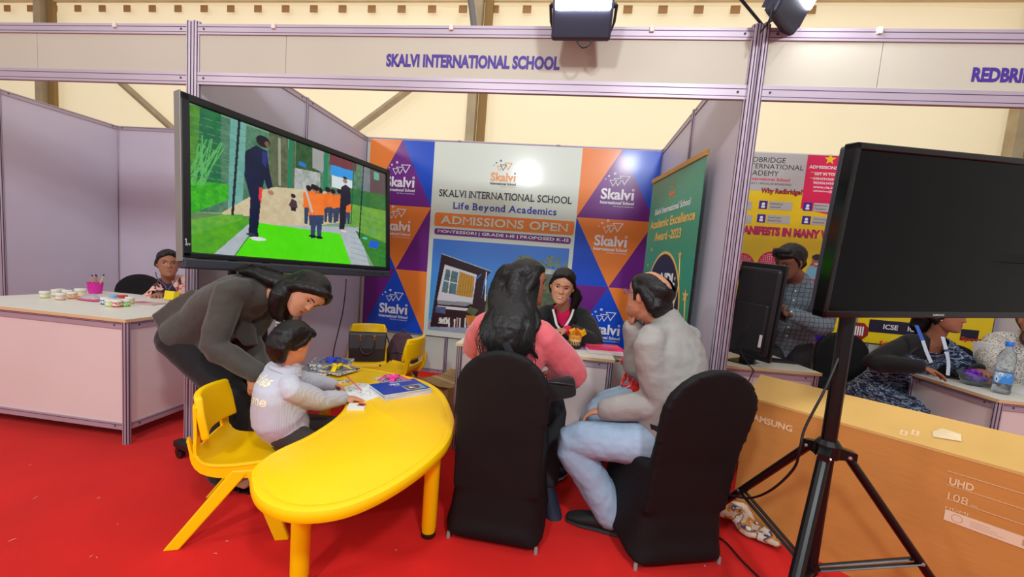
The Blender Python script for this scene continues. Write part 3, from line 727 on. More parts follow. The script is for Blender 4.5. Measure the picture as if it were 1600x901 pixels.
def tv_right():
    W, H = .97, .56; Mx = screen_matrix((3.061, -.661, 1.214), .324, .1, -.052)
    e = empty('television', label='switched-off black television on a tripod at the right', cat='television'); e.matrix_basis = Mx
    G = mat('gloss_black', (10, 10, 12), .12, spec=.6)
    b = B(); b.box((W/2, .01, H-.011), (W, .045, .022), bev=.004); b.box((W/2, .01, .0125), (W, .045, .025), bev=.004)
    for x in (.009, W-.009): b.box((x, .01, H/2), (.018, .045, H), bev=.004)
    b.obj('bezel', G, e)
    b = B(); b.box((W/2, -.004, H/2), (W-.034, .006, H-.045)); b.obj('screen', SCREENOFF, e)
    b = B(); b.box((W/2, .032, H/2), (W-.006, .04, H-.008), bev=.01); b.box((W/2, .07, H*.45), (W*.7, .05, H*.6), bev=.02); b.obj('rear_cover', mat('slate_plastic', (44, 48, 62), .5), e)
    fb = Face(Mx @ Vector((0, -.0132, 0)), Mx.to_3x3() @ Vector((1, 0, 0)), Mx.to_3x3() @ Vector((0, 0, 1)))
    b = B(); fb.text(b, 'SAMSUNG', W/2-.026, W/2+.026, .009, .016, .02, 1); keep(b.obj('maker_mark', mat('mark_white'), normals=False), e)
    # tripod
    c = Vector((3.204, -.573, 0)); K = mat('tripod_black', (16, 16, 18), .3, .2)
    t = empty('tripod_stand', c, 0, 'black tripod stand holding up the switched-off television', 'tripod')
    b = B(); b.tube([(0, 0, .10), (0, 0, .74)], .025, 16); b.tube([(0, 0, .72), (-.001, .0, 1.60)], .0245, 16); b.obj('pole', K, t)
    b = B(); b.lathe((0, 0, .70), [(.036, 0), (.042, .006), (.042, .05), (.030, .066)], 20); b.obj('collar', K, t)
    b = B(); b.lathe((0, 0, .255), [(.031, 0), (.031, .035)], 16); b.obj('lower_collar', K, t)
    for k in range(1):
        b = B(); b.box((.33, .10, 1.47), (.7, .03, .03)); b.box((.02, .02, 1.47), (.06, .06, .12)); b.obj('mount_arm', K, t)
    SIL = mat('bolt', (196, 196, 190), .3, .8)
    for a in (233, 354, 114):
        d = Vector((math.cos(R(a)), math.sin(R(a)), 0)); n = Vector((-d.y, d.x, 0))
        h0 = d*.065+Vector((0, 0, .715)); f = d*.62+Vector((0, 0, .012)); mid = h0.lerp(f, .48)
        b = B(); b.prism([(.025, -.02), (.088, -.014), (.088, .012), (.025, .026)], Vector((0, 0, .72))+n*.018, d, (0, 0, 1), -n*.036); b.obj('hinge', K, t)
        b = B(); b.tube([h0, f], [(.020, .015)]*2, 12, lat=n); b.obj('leg', K, t)
        b = B(); b.tube([h0.lerp(f, .97), f+(f-h0).normalized()*.012], .019, 12); b.obj('rubber_foot', mat('black_rubber'), t)
        for s in (-1, 1):
            b = B(); b.tube([mid+n*.014*s, d*.03+n*.012*s+Vector((0, 0, .27))], [(.010, .005)]*2, 8, lat=n); b.obj('brace', K, t)
            for q in (h0, mid): b2 = B(); b2.lathe(q+n*s*.017, [(.007, 0), (.006, .004), (.002, .005)], 10, n*s); b2.obj('bolt', SIL, t)
    tag(wire('power_cable', [J(1310, 560, 1.46), J(1288, 610, 1.45), J(1258, 668, 1.46), J(1250, 700, 1.46), J(1240, 732, 1.5), J(1205, 765, 1.6), J(1170, 778, 1.75), J(1125, 776, 1.9), onplane(1128, 842, 'Z', .006)+Vector((-.12, .1, 0)), onplane(1128, 842, 'Z', .006), onplane(1160, 876, 'Z', .006), onplane(1195, 910, 'Z', .006)], .0045, mat('black_rubber'), None, 8),
        'thin black cable drooping from the tripod pole to the red floor', 'cable')
tv_right()

# ================================================================== ROLL-UP STAND
def rollup():
    tr = onplane(1105, 238, 'Z', 2.03); tl = onplane(1021, 284, 'Z', 2.03)
    tr = Vector((2.925, .36, 2.03)); d0 = onplane(1105, 238, 'Z', 2.03)
    tr = d0; tl = onplane(1021, 284, 'Z', 2.03)
    x = Vector((tr.x-tl.x, tr.y-tl.y, 0)); W = x.length; x.normalize(); n = Vector((x.y, -x.x, 0))
    e = empty('rollup_banner', Vector((tl.x, tl.y, 0)), math.atan2(x.y, x.x), 'green roll-up award banner with a wooden top bar, standing by the right-hand wall', 'banner')
    H = 2.03
    G = mat('print_green', (56, 150, 118), .35, noise=.04, nscale=3, coat=.1)
    b = B(); b.box((W/2, 0, H/2+.02), (W, .003, H-.06)); b.obj('sheet', G, e)
    b = B(); b.box((W/2, 0, H), (W+.02, .02, .035), bev=.004); b.obj('top_bar', mat('wood_bar', (206, 156, 78), .45, noise=.12, nscale=9, stretch=(1, 8, 8)), e)
    b = B(); b.box((W/2, .02, .04), (W+.04, .12, .07), bev=.012); b.obj('base', mat('silver_base', (180, 180, 184), .3, .8), e)
    b = B(); b.tube([(W/2, .03, .07), (W/2, .03, H-.01)], .010, 8); b.obj('pole', mat('silver_base'), e)
    Mx = deep(e); fc = Face(Mx @ Vector((0, -.002, 0)), x, (0, 0, 1))
    GOLD = mat('print_gold', (232, 190, 96), .35); NAV = mat('print_navy', (34, 30, 52), .35); PINK = mat('print_pink', (224, 84, 108), .35); SK = mat('print_skin', (176, 116, 92), .4); RD = mat('print_red', (226, 70, 70), .35)
    b = B(); logo(fc, b, W*.42, 1.86, .035, 0, 0, False); keep(b.obj('logo_print', [ORG], normals=False), e)
    b = B(); fc.text(b, 'Skalvi International School', W*.14, W*.84, 1.755, 1.80, .02, 1); keep(b.obj('lettering', PURW, normals=False), e)
    b = B(); fc.text(b, 'Academic Excellence', W*.06, W*.94, 1.655, 1.72, .03, 1); fc.text(b, 'Award -2023', W*.2, W*.74, 1.56, 1.625, .03, 1); keep(b.obj('lettering', GOLD, normals=False), e)
    b = B(); cx, cz, rx, rz = W*.48, 1.06, W*.36, .40
    fc.disc(b, cx, cz, rx+.02, 1, 0, 40, rz+.02); fc.disc(b, cx, cz, rx, 2, 1, 40, rz)
    keep(b.obj('award_picture', [GOLD, NAV], normals=False), e)
    b = B(); fc.text(b, 'NDL', cx-rx*.1, cx+rx*.7, 1.25, 1.33, .05, 3, 0); fc.text(b, 'XCEN', cx-rx*.7, cx+rx*.8, 1.10, 1.21, .05, 3, 0)
    for k, (du, dz, s) in enumerate(((-.62, 1.06, .045), (-.38, 1.04, .05), (-.12, 1.05, .048), (.55, 1.12, .05), (.15, 1.0, .05))):
        u = cx+rx*du; fc.poly(b, [(u-s*1.3, dz-.2), (u+s*1.3, dz-.2), (u+s*.8, dz-s), (u-s*.8, dz-s)], 4, (3, 4, 3, 4, 0)[k]); fc.disc(b, u, dz, s*.8, 5, 1, 14, s); fc.disc(b, u, dz+s*.5, s*.85, 6, 2, 14, s*.6)
    fc.poly(b, [(cx+rx*.3, .75), (cx+rx*.8, .78), (cx+rx*.85, 1.02), (cx+rx*.45, 1.04)], 4, 4)
    keep(b.obj('award_people', [PURW, SK, NAV, PINK, RD], normals=False), e)
    def star(b, u, v, r, k):
        fc.poly(b, [(u+(r if i % 2 == 0 else r*.42)*math.sin(i*math.pi/5), v+(r if i % 2 == 0 else r*.42)*math.cos(i*math.pi/5)) for i in range(10)], k)
    b = B()
    for (px_, py_, r) in ((1063, 398, .03), (1071, 462, .045), (1047, 478, .02), (1019, 390, .02), (1013, 414, .018), (1055, 435, .018)):
        b = B(); u, v = fc.uv(px_, py_); star(b, u, v, r, 3)
        if r > .025:
            P = [fc.pt(u, v-.02, 2), fc.pt(u+.02, v-.25, 2), fc.pt(u-.12, v-.5, 2)]; b.tube(dens(P), .003, 5)
        keep(b.obj('star_print', GOLD, normals=False), e)
rollup()

# ================================================================== POSTERS OF THE RIGHT-HAND STAND
def posters():
    YB = 1.966
    YEL = mat('print_yellow', (240, 206, 22), .3, noise=.03, nscale=5, bump=.35, bscale=5, bdist=.03, coat=.25); GRY = mat('print_grey', (186, 184, 184), .3, bump=.3, bscale=6, bdist=.03, coat=.25)
    CRIM = mat('print_crimson', (220, 26, 84), .3, bump=.3, bscale=6, bdist=.03, coat=.2); VIO = mat('print_violet', (62, 34, 150), .35); DK = mat('print_dark', (50, 44, 52), .4); BR = mat('print_brick', (150, 34, 40), .4)
    PNK = mat('print_rose', (222, 60, 118), .4); SK = mat('print_skin'); NV = mat('print_navy'); LB = mat('print_lightblue', (130, 190, 220), .4)
    e = empty('school_poster', (3.7, YB, .7), 0, 'yellow, grey and crimson poster hanging behind the man in the checked shirt', 'poster')
    b = B(); b.box((4.20, YB, 1.61), (1.14, .008, 1.80)); keep(b.obj('board', mat('print_white')), e)
    fc = Face((0, YB-.005, 0), (1, 0, 0), (0, 0, 1))
    x0, x1 = 3.645, 4.755; xs = 4.255
    b = B(); fc.rect(b, x0, .80, x1, 2.49, 1, 0); fc.rect(b, x0, 2.16, xs, 2.50, 2, 1)
    fc.poly(b, [(xs, 2.5), (xs, 2.02), (xs+.28, 1.975), (x1, 2.04), (x1, 2.5)], 3, 2); fc.rect(b, x0, .74, x1, .83, 2, 2)
    keep(b.obj('poster_print', [YEL, GRY, CRIM], normals=False), e)
    b = B(); L = lambda px_, py_: fc.uv(px_, py_)
    def line(t, a, c, top, bold, mi, serif=False):
        u0, v0 = L(*a); u1, v1 = L(*c); _, v2 = L(*top); fc.text(b, t, u0, u1, (v0+v1)/2, (v0+v1)/2+(v2-v0), bold, 4, mi, serif)
    line('REDBRIDGE', (1163, 252), (1227, 255), (1163, 244), .0, 0); line('INTERNATIONAL', (1160, 262), (1255, 266), (1160, 254.5), .0, 0); line('ACADEMY', (1158, 273), (1216, 275), (1158, 265), .0, 0)
    line('K-12 International School', (1153, 281), (1234, 283), (1153, 276), .02, 1); line('DAY / WEEKLY / REGULAR BOARDING', (1150, 287), (1236, 289), (1150, 284), .0, 0)
    line('Why Redbridge?', (1188, 304), (1253, 307), (1188, 293), .05, 2)
    line('ADMISSIONS OPEN', (1264, 263), (1330, 266), (1264, 258), .02, 3); line('GET IN TOUCH', (1272, 274), (1316, 275), (1272, 270), .02, 3)
    for k, t in enumerate(('0984334568', '9820063450', 'www.ria.in', 'admissions@ria.in')): line(t, (1270, 281+k*6.5), (1302+(8 if k == 3 else 0), 282+k*6.6), (1270, 277+k*6.5), .01, 3)
    line('MANIFESTS IN MANY WAYS', (1150, 367), (1322, 374), (1150, 353), .07, 4)
    line('Electronic City', (1222, 543), (1296, 545), (1222, 535), .02, 3)
    for i, (pxs, pys) in enumerate(((1185, 310), (1254, 313), (1182, 331), (1252, 334))):
        u, v = L(pxs, pys+16); fc.rect(b, u, v, u+.072, v+.075, 4, 5); fc.rect(b, u+.085, v, min(u+.285, x1-.02), v+.075, 4, 6)
        fc.disc(b, u+.036, v+.046, .014, 5, 3); fc.rect(b, u+.02, v+.012, u+.052, v+.03, 5, 3)
        fc.text(b, ('Individual', 'Experienced', 'Social and', 'Award winning')[i], u+.095, u+.20, v+.044, v+.062, 0, 5, 0); fc.text(b, ('Attention', 'Teachers', 'Emotional Values', 'Institution')[i], u+.095, u+.19+.02*(i == 2), v+.016, v+.034, 0, 5, 0)
    for pys, t1 in ((311, 'Safe and'), (332, 'Student')):
        u, v = L(1163, pys+16); fc.rect(b, x0, v, u+.06, v+.075, 4, 6); fc.text(b, t1, x0+.02, x0+.10, v+.03, v+.05, 0, 5, 0)
    for k in range(2):
        u0, v0 = L(1262, 269+k*9); fc.rect(b, xs+.04, v0, x1-.03, v0+.004, 4, 7)
    u, v = L(1297, 249); fc.poly(b, [(u+(.05 if i % 2 == 0 else .021)*math.sin(i*math.pi/5), v+(.05 if i % 2 == 0 else .021)*math.cos(i*math.pi/5)) for i in range(10)], 4, 7)
    keep(b.obj('lettering', [DK, CRIM, BR, PURW, mat('print_outline_pink', (196, 40, 100), .4), VIO, GRY, YEL], normals=False), e)
    b = B()
    for (pxs, pys, r) in ((1204, 412, .115), (1158, 414, .115), (1284, 424, .12)):
        u, v = L(pxs, pys); b = B()
        u = max(u, x0+r)
        fc.disc(b, u, v, r, 4, 0, 30)
        for i in range(-6, 7):
            for j in range(-6, 7):
                if i*i+j*j < 34: fc.disc(b, u+i*r*.15, v+j*r*.15, .0045, 5, 1, 6)
        keep(b.obj('dotted_disc', [CRIM, PURW], normals=False), e)
    b = B()
    u, v = L(1276, 408); fc.poly(b, [(u-.10, v-.16), (u+.09, v-.16), (u+.06, v-.05), (u, v-.035), (u-.06, v-.05)], 6, 3); fc.disc(b, u, v, .042, 7, 2, 20, .055); fc.disc(b, u, v+.036, .045, 8, 4, 20, .028)
    fc.poly(b, [(u-.02, v-.02), (u+.02, v-.02), (u+.012, v-.032), (u-.012, v-.032)], 9, 1); fc.disc(b, u-.015, v+.006, .005, 9, 4, 8); fc.disc(b, u+.015, v+.006, .005, 9, 4, 8)
    keep(b.obj('boy_portrait', [CRIM, PURW, SK, LB, mat('print_dark')], normals=False), e); b = B()
    u, v = L(1208, 402); fc.rect(b, u-.012, v-.09, u+.012, v+.09, 6, 5); fc.rect(b, u-.035, v-.09, u+.035, v-.07, 6, 5); keep(b.obj('tower_print', [CRIM, PURW, SK, LB, DK, PNK], normals=False), e); b = B()
    u, v = L(1262, 531); fc.rect(b, u-.1, v, u+.14, v+.10, 4, 6)
    keep(b.obj('violet_band', [CRIM, PURW, SK, LB, mat('print_dark'), PNK, VIO], normals=False), e)
    # second poster, seen under the television
    e2 = empty('school_poster', (4.9, YB, .8), 0, 'yellow poster with a dark band lettered ICSE, seen under the switched-off television', 'poster')
    b = B(); b.box((5.42, YB, 1.62), (1.08, .008, 1.54)); keep(b.obj('board', YEL), e2)
    b = B(); u, v = L(1357, 511); fc.rect(b, u, v-.04, u+.62, v+.075, 2, 0); fc.text(b, 'ICSE', u+.12, u+.24, v-.005, v+.04, .02, 4, 1); fc.text(b, 'IGCSE', u+.32, u+.48, v-.005, v+.04, .02, 4, 1)
    fc.rect(b, 5.72, v-.04, 5.86, v+.06, 2, 0)
    u, v = L(1342, 517); fc.poly(b, [(u+.085*math.cos(R(22.5+45*i)), v+.085*math.sin(R(22.5+45*i))) for i in range(8)], 3, 2)
    for k in range(4): fc.rect(b, u-.036+k*.02, v-.04, u-.024+k*.02, v+.045, 4, 1)
    u, v = L(1374, 535); fc.text(b, 'Science & Arts', u, u+.34, v-.03, v+.02, .03, 4, 3, slant=.01)
    u, v = L(1500, 530); fc.text(b, 'Sports', u, u+.2, v-.02, v+.03, .03, 4, 3, slant=.01)
    keep(b.obj('lettering', [NV, PURW, BR, mat('print_tomato', (206, 60, 30), .4)], normals=False), e2)
posters()

# ================================================================== PEOPLE
def skin(name, rgb): return mat(name, rgb, .5, noise=.05, nscale=20, bump=.08, bscale=120, spec=.4)
LIP = mat('lip', (150, 78, 68), .45); EYEW = mat('eye_white', (226, 222, 214), .2); IRIS = mat('iris', (34, 22, 16), .15); BROW = mat('brow_hair', (26, 20, 18), .7); TEETH = mat('teeth', (232, 228, 220), .3)
HAIR = mat('black_hair', (15, 12, 13), .45, bump=.5, bscale=140, bdist=.004, stretch=(1, 1, .10), spec=.4)
HAIRB = mat('brown_hair', (60, 26, 22), .45, bump=.6, bscale=60, bdist=.012, stretch=(1, 1, .12))
HZ = [-.50, -.47, -.42, -.34, -.25, -.15, -.05, .05, .15, .25, .34, .42, .47, .5]
HWD = [.05, .13, .19, .245, .275, .30, .318, .33, .335, .325, .285, .20, .12, .02]
HF = [.30, .355, .385, .385, .375, .37, .365, .375, .39, .375, .315, .20, .11, .02]
HB = [.06, .02, -.03, -.12, -.24, -.35, -.41, -.445, -.455, -.43, -.36, -.25, -.15, -.02]
def gs(x, c, s): return math.exp(-((x-c)/s)**2)
def head_front(x, z, f, smile=0):
    y = f
    if -.16 < z < .12:
        t = (.10-z)/.22; h = .018+.085*max(0, min(1, t))**1.3
        if z < -.115: h *= max(0, 1-(-.115-z)/.045)
        y += h*math.exp(-(x/(.034+.022*max(0, min(1, t))))**2)
    y += .022*gs(z, -.105, .03)*(gs(x, .05, .022)+gs(x, -.05, .022))
    y -= .042*gs(z, .02, .05)*(gs(x, .135, .07)+gs(x, -.135, .07))
    y += .014*gs(z, .095, .035)*math.exp(-(x/.2)**2)
    w_ = .075+.03*smile; zc = -.255+.5*smile*x*x
    y += .024*gs(z, zc+.022, .02)*math.exp(-(x/w_)**4); y += .022*gs(z, zc-.03, .022)*math.exp(-(x/(w_*.85))**4); y -= .012*gs(z, zc, .01)*math.exp(-(x/w_)**4)
    y += .022*gs(z, -.44, .05)*math.exp(-(x/.09)**2); y += (.010+.02*smile)*gs(z, -.10, .07)*(gs(x, .17, .06)+gs(x, -.17, .06))
    return y
def head_geo(sc, smile=0, nring=56, nseg=56, inflate=0.):
    zs = np.linspace(-.5, .5, nring); W = np.interp(zs, HZ, HWD); Fr = np.interp(zs, HZ, HF); Bk = np.interp(zs, HZ, HB)
    V = []; F = []
    for z, w_, f, bk in zip(zs, W, Fr, Bk):
        yc = (f+bk)/2 if z > -.3 else f*.35+bk*.65+.02
        for k in range(nseg):
            a = 2*math.pi*k/nseg; s, c = math.sin(a), math.cos(a); e = .88
            x = w_*math.copysign(abs(s)**e, s); yy = math.copysign(abs(c)**e, c)
            y = yc+(yy*(f-yc) if yy > 0 else yy*(yc-bk))
            if yy > .25:
                t = min(1, (yy-.25)/.3); y += (head_front(x, z, 0, smile))*t
            p = Vector((x, y, z)); V.append(p*(1+inflate)*sc)
    for j in range(nring-1):
        for k in range(nseg): F.append((j*nseg+k, j*nseg+(k+1) % nseg, (j+1)*nseg+(k+1) % nseg, (j+1)*nseg+k))
    F.append(tuple(range(nseg-1, -1, -1))); F.append(tuple((nring-1)*nseg+k for k in range(nseg)))
    return V, F
def basis(fwd, up):
    z = Vector(up).normalized(); y = Vector(fwd); y = (y-z*y.dot(z)).normalized(); x = y.cross(z)
    return Matrix((x, y, z)).transposed()
def ik(a, t, l1, l2, hint):
    d = t-a; L = d.length; Lm = (l1+l2)*.985
    if L > Lm: t = a+d*(Lm/L); d = t-a; L = Lm
    if L < abs(l1-l2)*1.05+.01: L = abs(l1-l2)*1.05+.01
    k = (l1*l1-l2*l2+L*L)/(2*L); h = math.sqrt(max(0, l1*l1-k*k)); u = d.normalized(); hv = Vector(hint); hv = (hv-u*hv.dot(u)).normalized()
    return a+u*k+hv*h, t
def hand(b, wr, d, pn, side, s, curl=.35, spread=.10, thumb=.6, fc=None):
    """wr wrist, d finger direction, pn palm normal (the way the palm faces), side +1 when the thumb lies at +x = d x pn"""
    d = Vector(d).normalized(); pn = Vector(pn); pn = (pn-d*pn.dot(d)).normalized(); x = d.cross(pn)*side
    b.tube([wr-d*.02*s, wr+d*.012*s, wr+d*.045*s, wr+d*.082*s], [(.026*s, .019*s), (.029*s, .017*s), (.039*s, .0155*s), (.038*s, .012*s)], 14, lat=x)
    L = [.070, .078, .072, .056]; O = [.029, .0095, -.010, -.029]
    for i in range(4):
        c = (fc[i] if fc else curl); p = wr+d*(.078-.004*abs(i-1))*s+x*O[i]*s; dirv = (d+x*spread*(1.2-i*.8)).normalized(); P = [p-dirv*.012*s, p]
        ang = 0
        for seg, k in enumerate((.45, .32, .25)):
            ang += c*(1.0, 1.2, .8)[seg]; v = (dirv*math.cos(ang)+pn*math.sin(ang)).normalized(); p = p+v*L[i]*s*k; P.append(p)
        b.tube(P, [.0092*s, .0092*s, .0086*s, .0078*s, .0066*s], 10)
    p = wr+d*.022*s+x*.022*s; v = (d*.75+x*thumb+pn*.35).normalized(); v2 = (d*.95+x*thumb*.3+pn*(.3+curl*.5)).normalized()
    b.tube([p-v*.01*s, p+v*.012*s, p+v*.036*s, p+v*.036*s+v2*.024*s], [.013*s, .0125*s, .0102*s, .0082*s], 10)
def torso_rings(P, C, N, hl, sl, s, fem, off=0, t0=0, flare=0, belly=0, low=-.10):
    """pelvis P, chest C, neck base N; hl, sl lateral vectors. returns pts, radii, lats"""
    up0 = (C-P).normalized()
    Q = [P+up0*low*s, P, P.lerp(C, .42), P.lerp(C, .8), C.lerp(N, .35), C.lerp(N, .68), N+(N-C).normalized()*.0*s]
    rr = [(.150, .105), (.168, .115), (.134 if fem else .148, .098), (.150 if fem else .162, .112), (.165 if fem else .178, .105), (.135, .078), (.062, .058)]
    rr = [((a+off*1.1)*1, (c+off+(belly if 0 < i < 4 else 0))*1) for i, (a, c) in enumerate(rr)]
    rr[0] = (rr[0][0]+flare, rr[0][1]+flare); rr = [(a*s, c*s) for a, c in rr]
    lt = [hl.lerp(sl, t) for t in (0, 0, .35, .75, 1, 1, 1)]
    return Q, rr, lt

class Figure:
    def __init__(f, label, h, head, fwd, up, P, C, N, hipdir, shdir, arms, legs, skinm, fem=False, smile=0, hs=None, lshift=None, cat='person'):
        """arms/legs: dict side -> (end target, hint[, length]) ; side 'L' / 'R' (the figure's own)"""
        f.s = s = h/1.68; f.fem = fem; f.hd = Vector(head); f.M = basis(fwd, up); f.hs = hs or .232*(s*.75+.25); f.smile = smile
        f.P, f.C, f.N = Vector(P), Vector(C), Vector(N); Z = Vector((0, 0, 1))
        spine = (f.N-f.P).normalized()
        def lat(dv, ax): v = Vector(dv).cross(ax); return v.normalized()
        f.hl = lat(hipdir, Z if abs(spine.z) > .3 else spine); f.sl = lat(shdir, (f.N-f.C).normalized())   # figure's right
        base = Vector((f.P.x, f.P.y, 0))
        f.root = empty('person', base, 0, label, cat); f.skin = skinm
        sw = (.156 if fem else .170)*s; f.sh = {}; f.el = {}; f.wr = {}; f.hip = {}; f.kn = {}; f.an = {}
        nk = (f.N-f.C).normalized()
        for k, sg in (('R', 1), ('L', -1)):
            f.sh[k] = f.N+f.sl*sg*sw-nk*.105*s; f.hip[k] = f.P+f.hl*sg*.088*s-Z*.02*s
            t, hint = arms[k][:2]; f.el[k], f.wr[k] = ik(f.sh[k], Vector(t), .285*s, .250*s, hint)
            t, hint = legs[k][:2]; f.kn[k], f.an[k] = ik(f.hip[k], Vector(t), .42*s, .40*s, hint)
        f.fd = {k: Vector(legs[k][2]).normalized() for k in 'RL'}
        f.hdat = {k: arms[k][2] for k in 'RL'}
    def arm_pts(f, k): return [f.sh[k].lerp(f.N, .25), f.sh[k], f.sh[k].lerp(f.el[k], .5), f.el[k], f.el[k].lerp(f.wr[k], .35), f.wr[k]]
    def body(f, vox=.0045, dec=.5, low=-.10):
        b = B(); s = f.s; o = -.012
        Q, rr, lt = torso_rings(f.P, f.C, f.N, f.hl, f.sl, s, f.fem, o, low=low); b.tube(Q, rr, 24, lat=lt, sub=3)
        V, F = head_geo(f.hs, f.smile); b.add([f.hd+f.M @ v for v in V], F)
        for sg in (-1, 1): b.ell(f.hd+f.M @ (Vector((sg*.325, -.03, -.03))*f.hs), (.028*f.hs, .085*f.hs, .13*f.hs), f.M @ Matrix.Rotation(sg*-.35, 3, 'Z'))
        nb = f.hd+f.M @ (Vector((0, -.06, -.30))*f.hs); b.tube([f.N-(f.N-f.C).normalized()*.05*s, f.N.lerp(nb, .45), nb, nb.lerp(f.hd, .4)], [.062*s, .052*s*(1 if f.fem else 1.12), .050*s*(1 if f.fem else 1.15), .05*s], 18, sub=3)
        for k in 'RL':
            b.tube(f.arm_pts(k), [.045*s, .048*s, .042*s, .036*s, .037*s, .024*s], 14)
            d, pn, side, kw = f.hdat[k]; hand(b, f.wr[k], d, pn, side, s*kw.pop('hs', 1.0) if kw else s, **kw)
            b.tube([f.hip[k], f.hip[k].lerp(f.kn[k], .5), f.kn[k], f.kn[k].lerp(f.an[k], .35), f.an[k]], [.082*s, .068*s, .050*s, .052*s, .034*s], 14)
            a = f.an[k]; fd = f.fd[k]; g = Vector((a.x, a.y, a.z-.05*s))
            b.tube([a, g-fd*.02*s, g+fd*.06*s+Vector((0, 0, -.005*s)), g+fd*.15*s+Vector((0, 0, -.012*s))], [.032*s, .034*s, (.036*s, .026*s), (.034*s, .013*s)], 12)
        me = solid(b, vox, 2, dec=dec)
        me.materials.append(f.skin); me.materials.append(LIP); me.materials.append(TEETH)
        c = centers(me); L = (c-np.array(f.hd))@np.array(f.M)/f.hs
        x, y, z = L[:, 0], L[:, 1], L[:, 2]; zc = -.255+.5*f.smile*x*x; w_ = .075+.03*f.smile
        lip = (y > .3) & (abs(x) < w_) & (abs(z-zc+.004) < .036*(1-(x/w_)**2)+.002)
        mi = np.zeros(len(me.polygons), np.int32); mi[lip] = 1
        if f.smile > .5: mi[(y > .3) & (abs(x) < w_*.8) & (abs(z-zc) < .016*(1-(x/w_/.8)**2))] = 2
        me.polygons.foreach_set('material_index', mi)
        f.bo = link('body', me); keep(f.bo, f.root)
        return f
    def loc(f, x, y, z): return f.hd+f.M @ (Vector((x, y, z))*f.hs)
    def surf(f, x, z, off=0): # front surface of the face
        w_ = np.interp(z, HZ, HWD); fr = np.interp(z, HZ, HF); bk = np.interp(z, HZ, HB); yc = (fr+bk)/2
        yy = max(0, 1-(abs(x)/w_)**2)**.5; return f.loc(x, yc+yy*(fr-yc)+head_front(x, z, 0, f.smile)+off, z)
    def face(f, lids=.5, sides='RL', gaze=0):
        for k in sides:
            sg = 1 if k == 'R' else -1; b = B(); n = 14; op = .034*(1-lids)+.006
            P = []
            for i in range(n):
                a = 2*math.pi*i/n; x = sg*.135+.062*math.cos(a); z = .012+op*math.sin(a)*(1 if abs(math.cos(a)) < .9 else .6); P.append(f.surf(x, z, .012))
            b.add(P+[f.surf(sg*.135, .012, .022)], [(i, (i+1) % n, n) for i in range(n)], 0)
            P = [f.surf(sg*.135+gaze+.028*math.cos(2*math.pi*i/n), .012+min(op, .028)*math.sin(2*math.pi*i/n), .024) for i in range(n)]; b.add(P, [tuple(range(n))], 1)
            keep(b.obj('eye', [EYEW, IRIS], normals=False), f.root)
            b = B(); b.tube([f.surf(sg*(.135+dx), .012+op*(1-(dx/.066)**2)+.004, .014) for dx in (-.066, -.04, 0, .04, .066)], .006*f.hs/.232*.23, 6); keep(b.obj('eyelash', BROW), f.root)
            b = B(); b.tube([f.surf(sg*(.135+dx*1.0), .095+.018*(1-(dx/.08)**2)-.006*(dx > 0), .004) for dx in (-.075, -.04, 0, .04, .08)], [.0018, .0032, .0034, .003, .0014], 6); keep(b.obj('eyebrow', BROW), f.root)
        return f
    def shirt(f, name, m, off=.014, hem=-.10, flare=0, sleeve=1.0, fold=.012, vox=.0075, belly=0, cut=None, cuff=None, collar=None, lab=None, extra=None, loose=0, seed=.08):
        b = B(); s = f.s; Q, rr, lt = torso_rings(f.P, f.C, f.N-(f.N-f.C).normalized()*.02*s, f.hl, f.sl, s, f.fem, off, flare=flare, belly=belly, low=hem)
        b.tube(Q, rr, 28, lat=lt, sub=3); nk_ = (f.N-f.C).normalized()
        for k in 'RL':
            A = f.arm_pts(k); r = [.050, .056, .052+loose, .046+loose, .044+loose*.8, .031+loose*.6]; r = [(x+off*.8)*s for x in r]
            if sleeve < 1:
                if sleeve <= .55: A = A[:3]+[A[2].lerp(A[3], (sleeve-.25)/.25)]; r = r[:4]
                else: A = A[:4]+[A[3].lerp(A[5], sleeve*2-1)]; r = r[:4]+[r[4]]
            b.tube(A, r, 16, sub=2)
            b.ell(f.sh[k], (.044+off)*s); b.tube([f.N-nk_*.035*s, f.N.lerp(f.sh[k], .5)-nk_*.030*s, f.sh[k]], [(.050+off*.5)*s, (.052+off)*s, (.046+off)*s], 14)
        if extra: extra(b)
        me = solid(b, vox, 3, fold*1.2*s, seed*1.7, fold2=fold*.22*s, dec=.6); me.materials.append(m)
        if cut is not None:
            c = centers(me); delfaces(me, cut(c))
        o = link(name, me); keep(o, f.root)
        if lab: o['label'] = lab
        return o
    def trousers(f, name, m, off=.010, fold=.012, vox=.0075, wide=0, end=1.0, lab=None, waist=.10, seat=-.09):
        b = B(); s = f.s; up0 = (f.C-f.P).normalized()
        b.tube([f.P+up0*seat*s, f.P, f.P+up0*waist*s], [((.145+off)*s, (.108+off)*s), ((.168+off)*s, (.116+off)*s), ((.142+off)*s, (.103+off)*s)], 24, lat=f.hl, sub=3)
        for k in 'RL':
            h, kn, a = f.hip[k], f.kn[k], f.an[k]; e = kn.lerp(a, end)
            b.tube([h+(h-kn).normalized()*.02*s, h.lerp(kn, .45), kn, kn.lerp(e, .4), e], [(.090+off)*s, (.076+off)*s, (.058+off+wide*.4)*s, (.056+off+wide*.8)*s, (.042+off+wide)*s], 18, sub=3)
        me = solid(b, vox, 3, fold*s, .13, fold2=fold*.3*s, dec=.6); me.materials.append(m); o = link(name, me); keep(o, f.root)
        if lab: o['label'] = lab
        return o
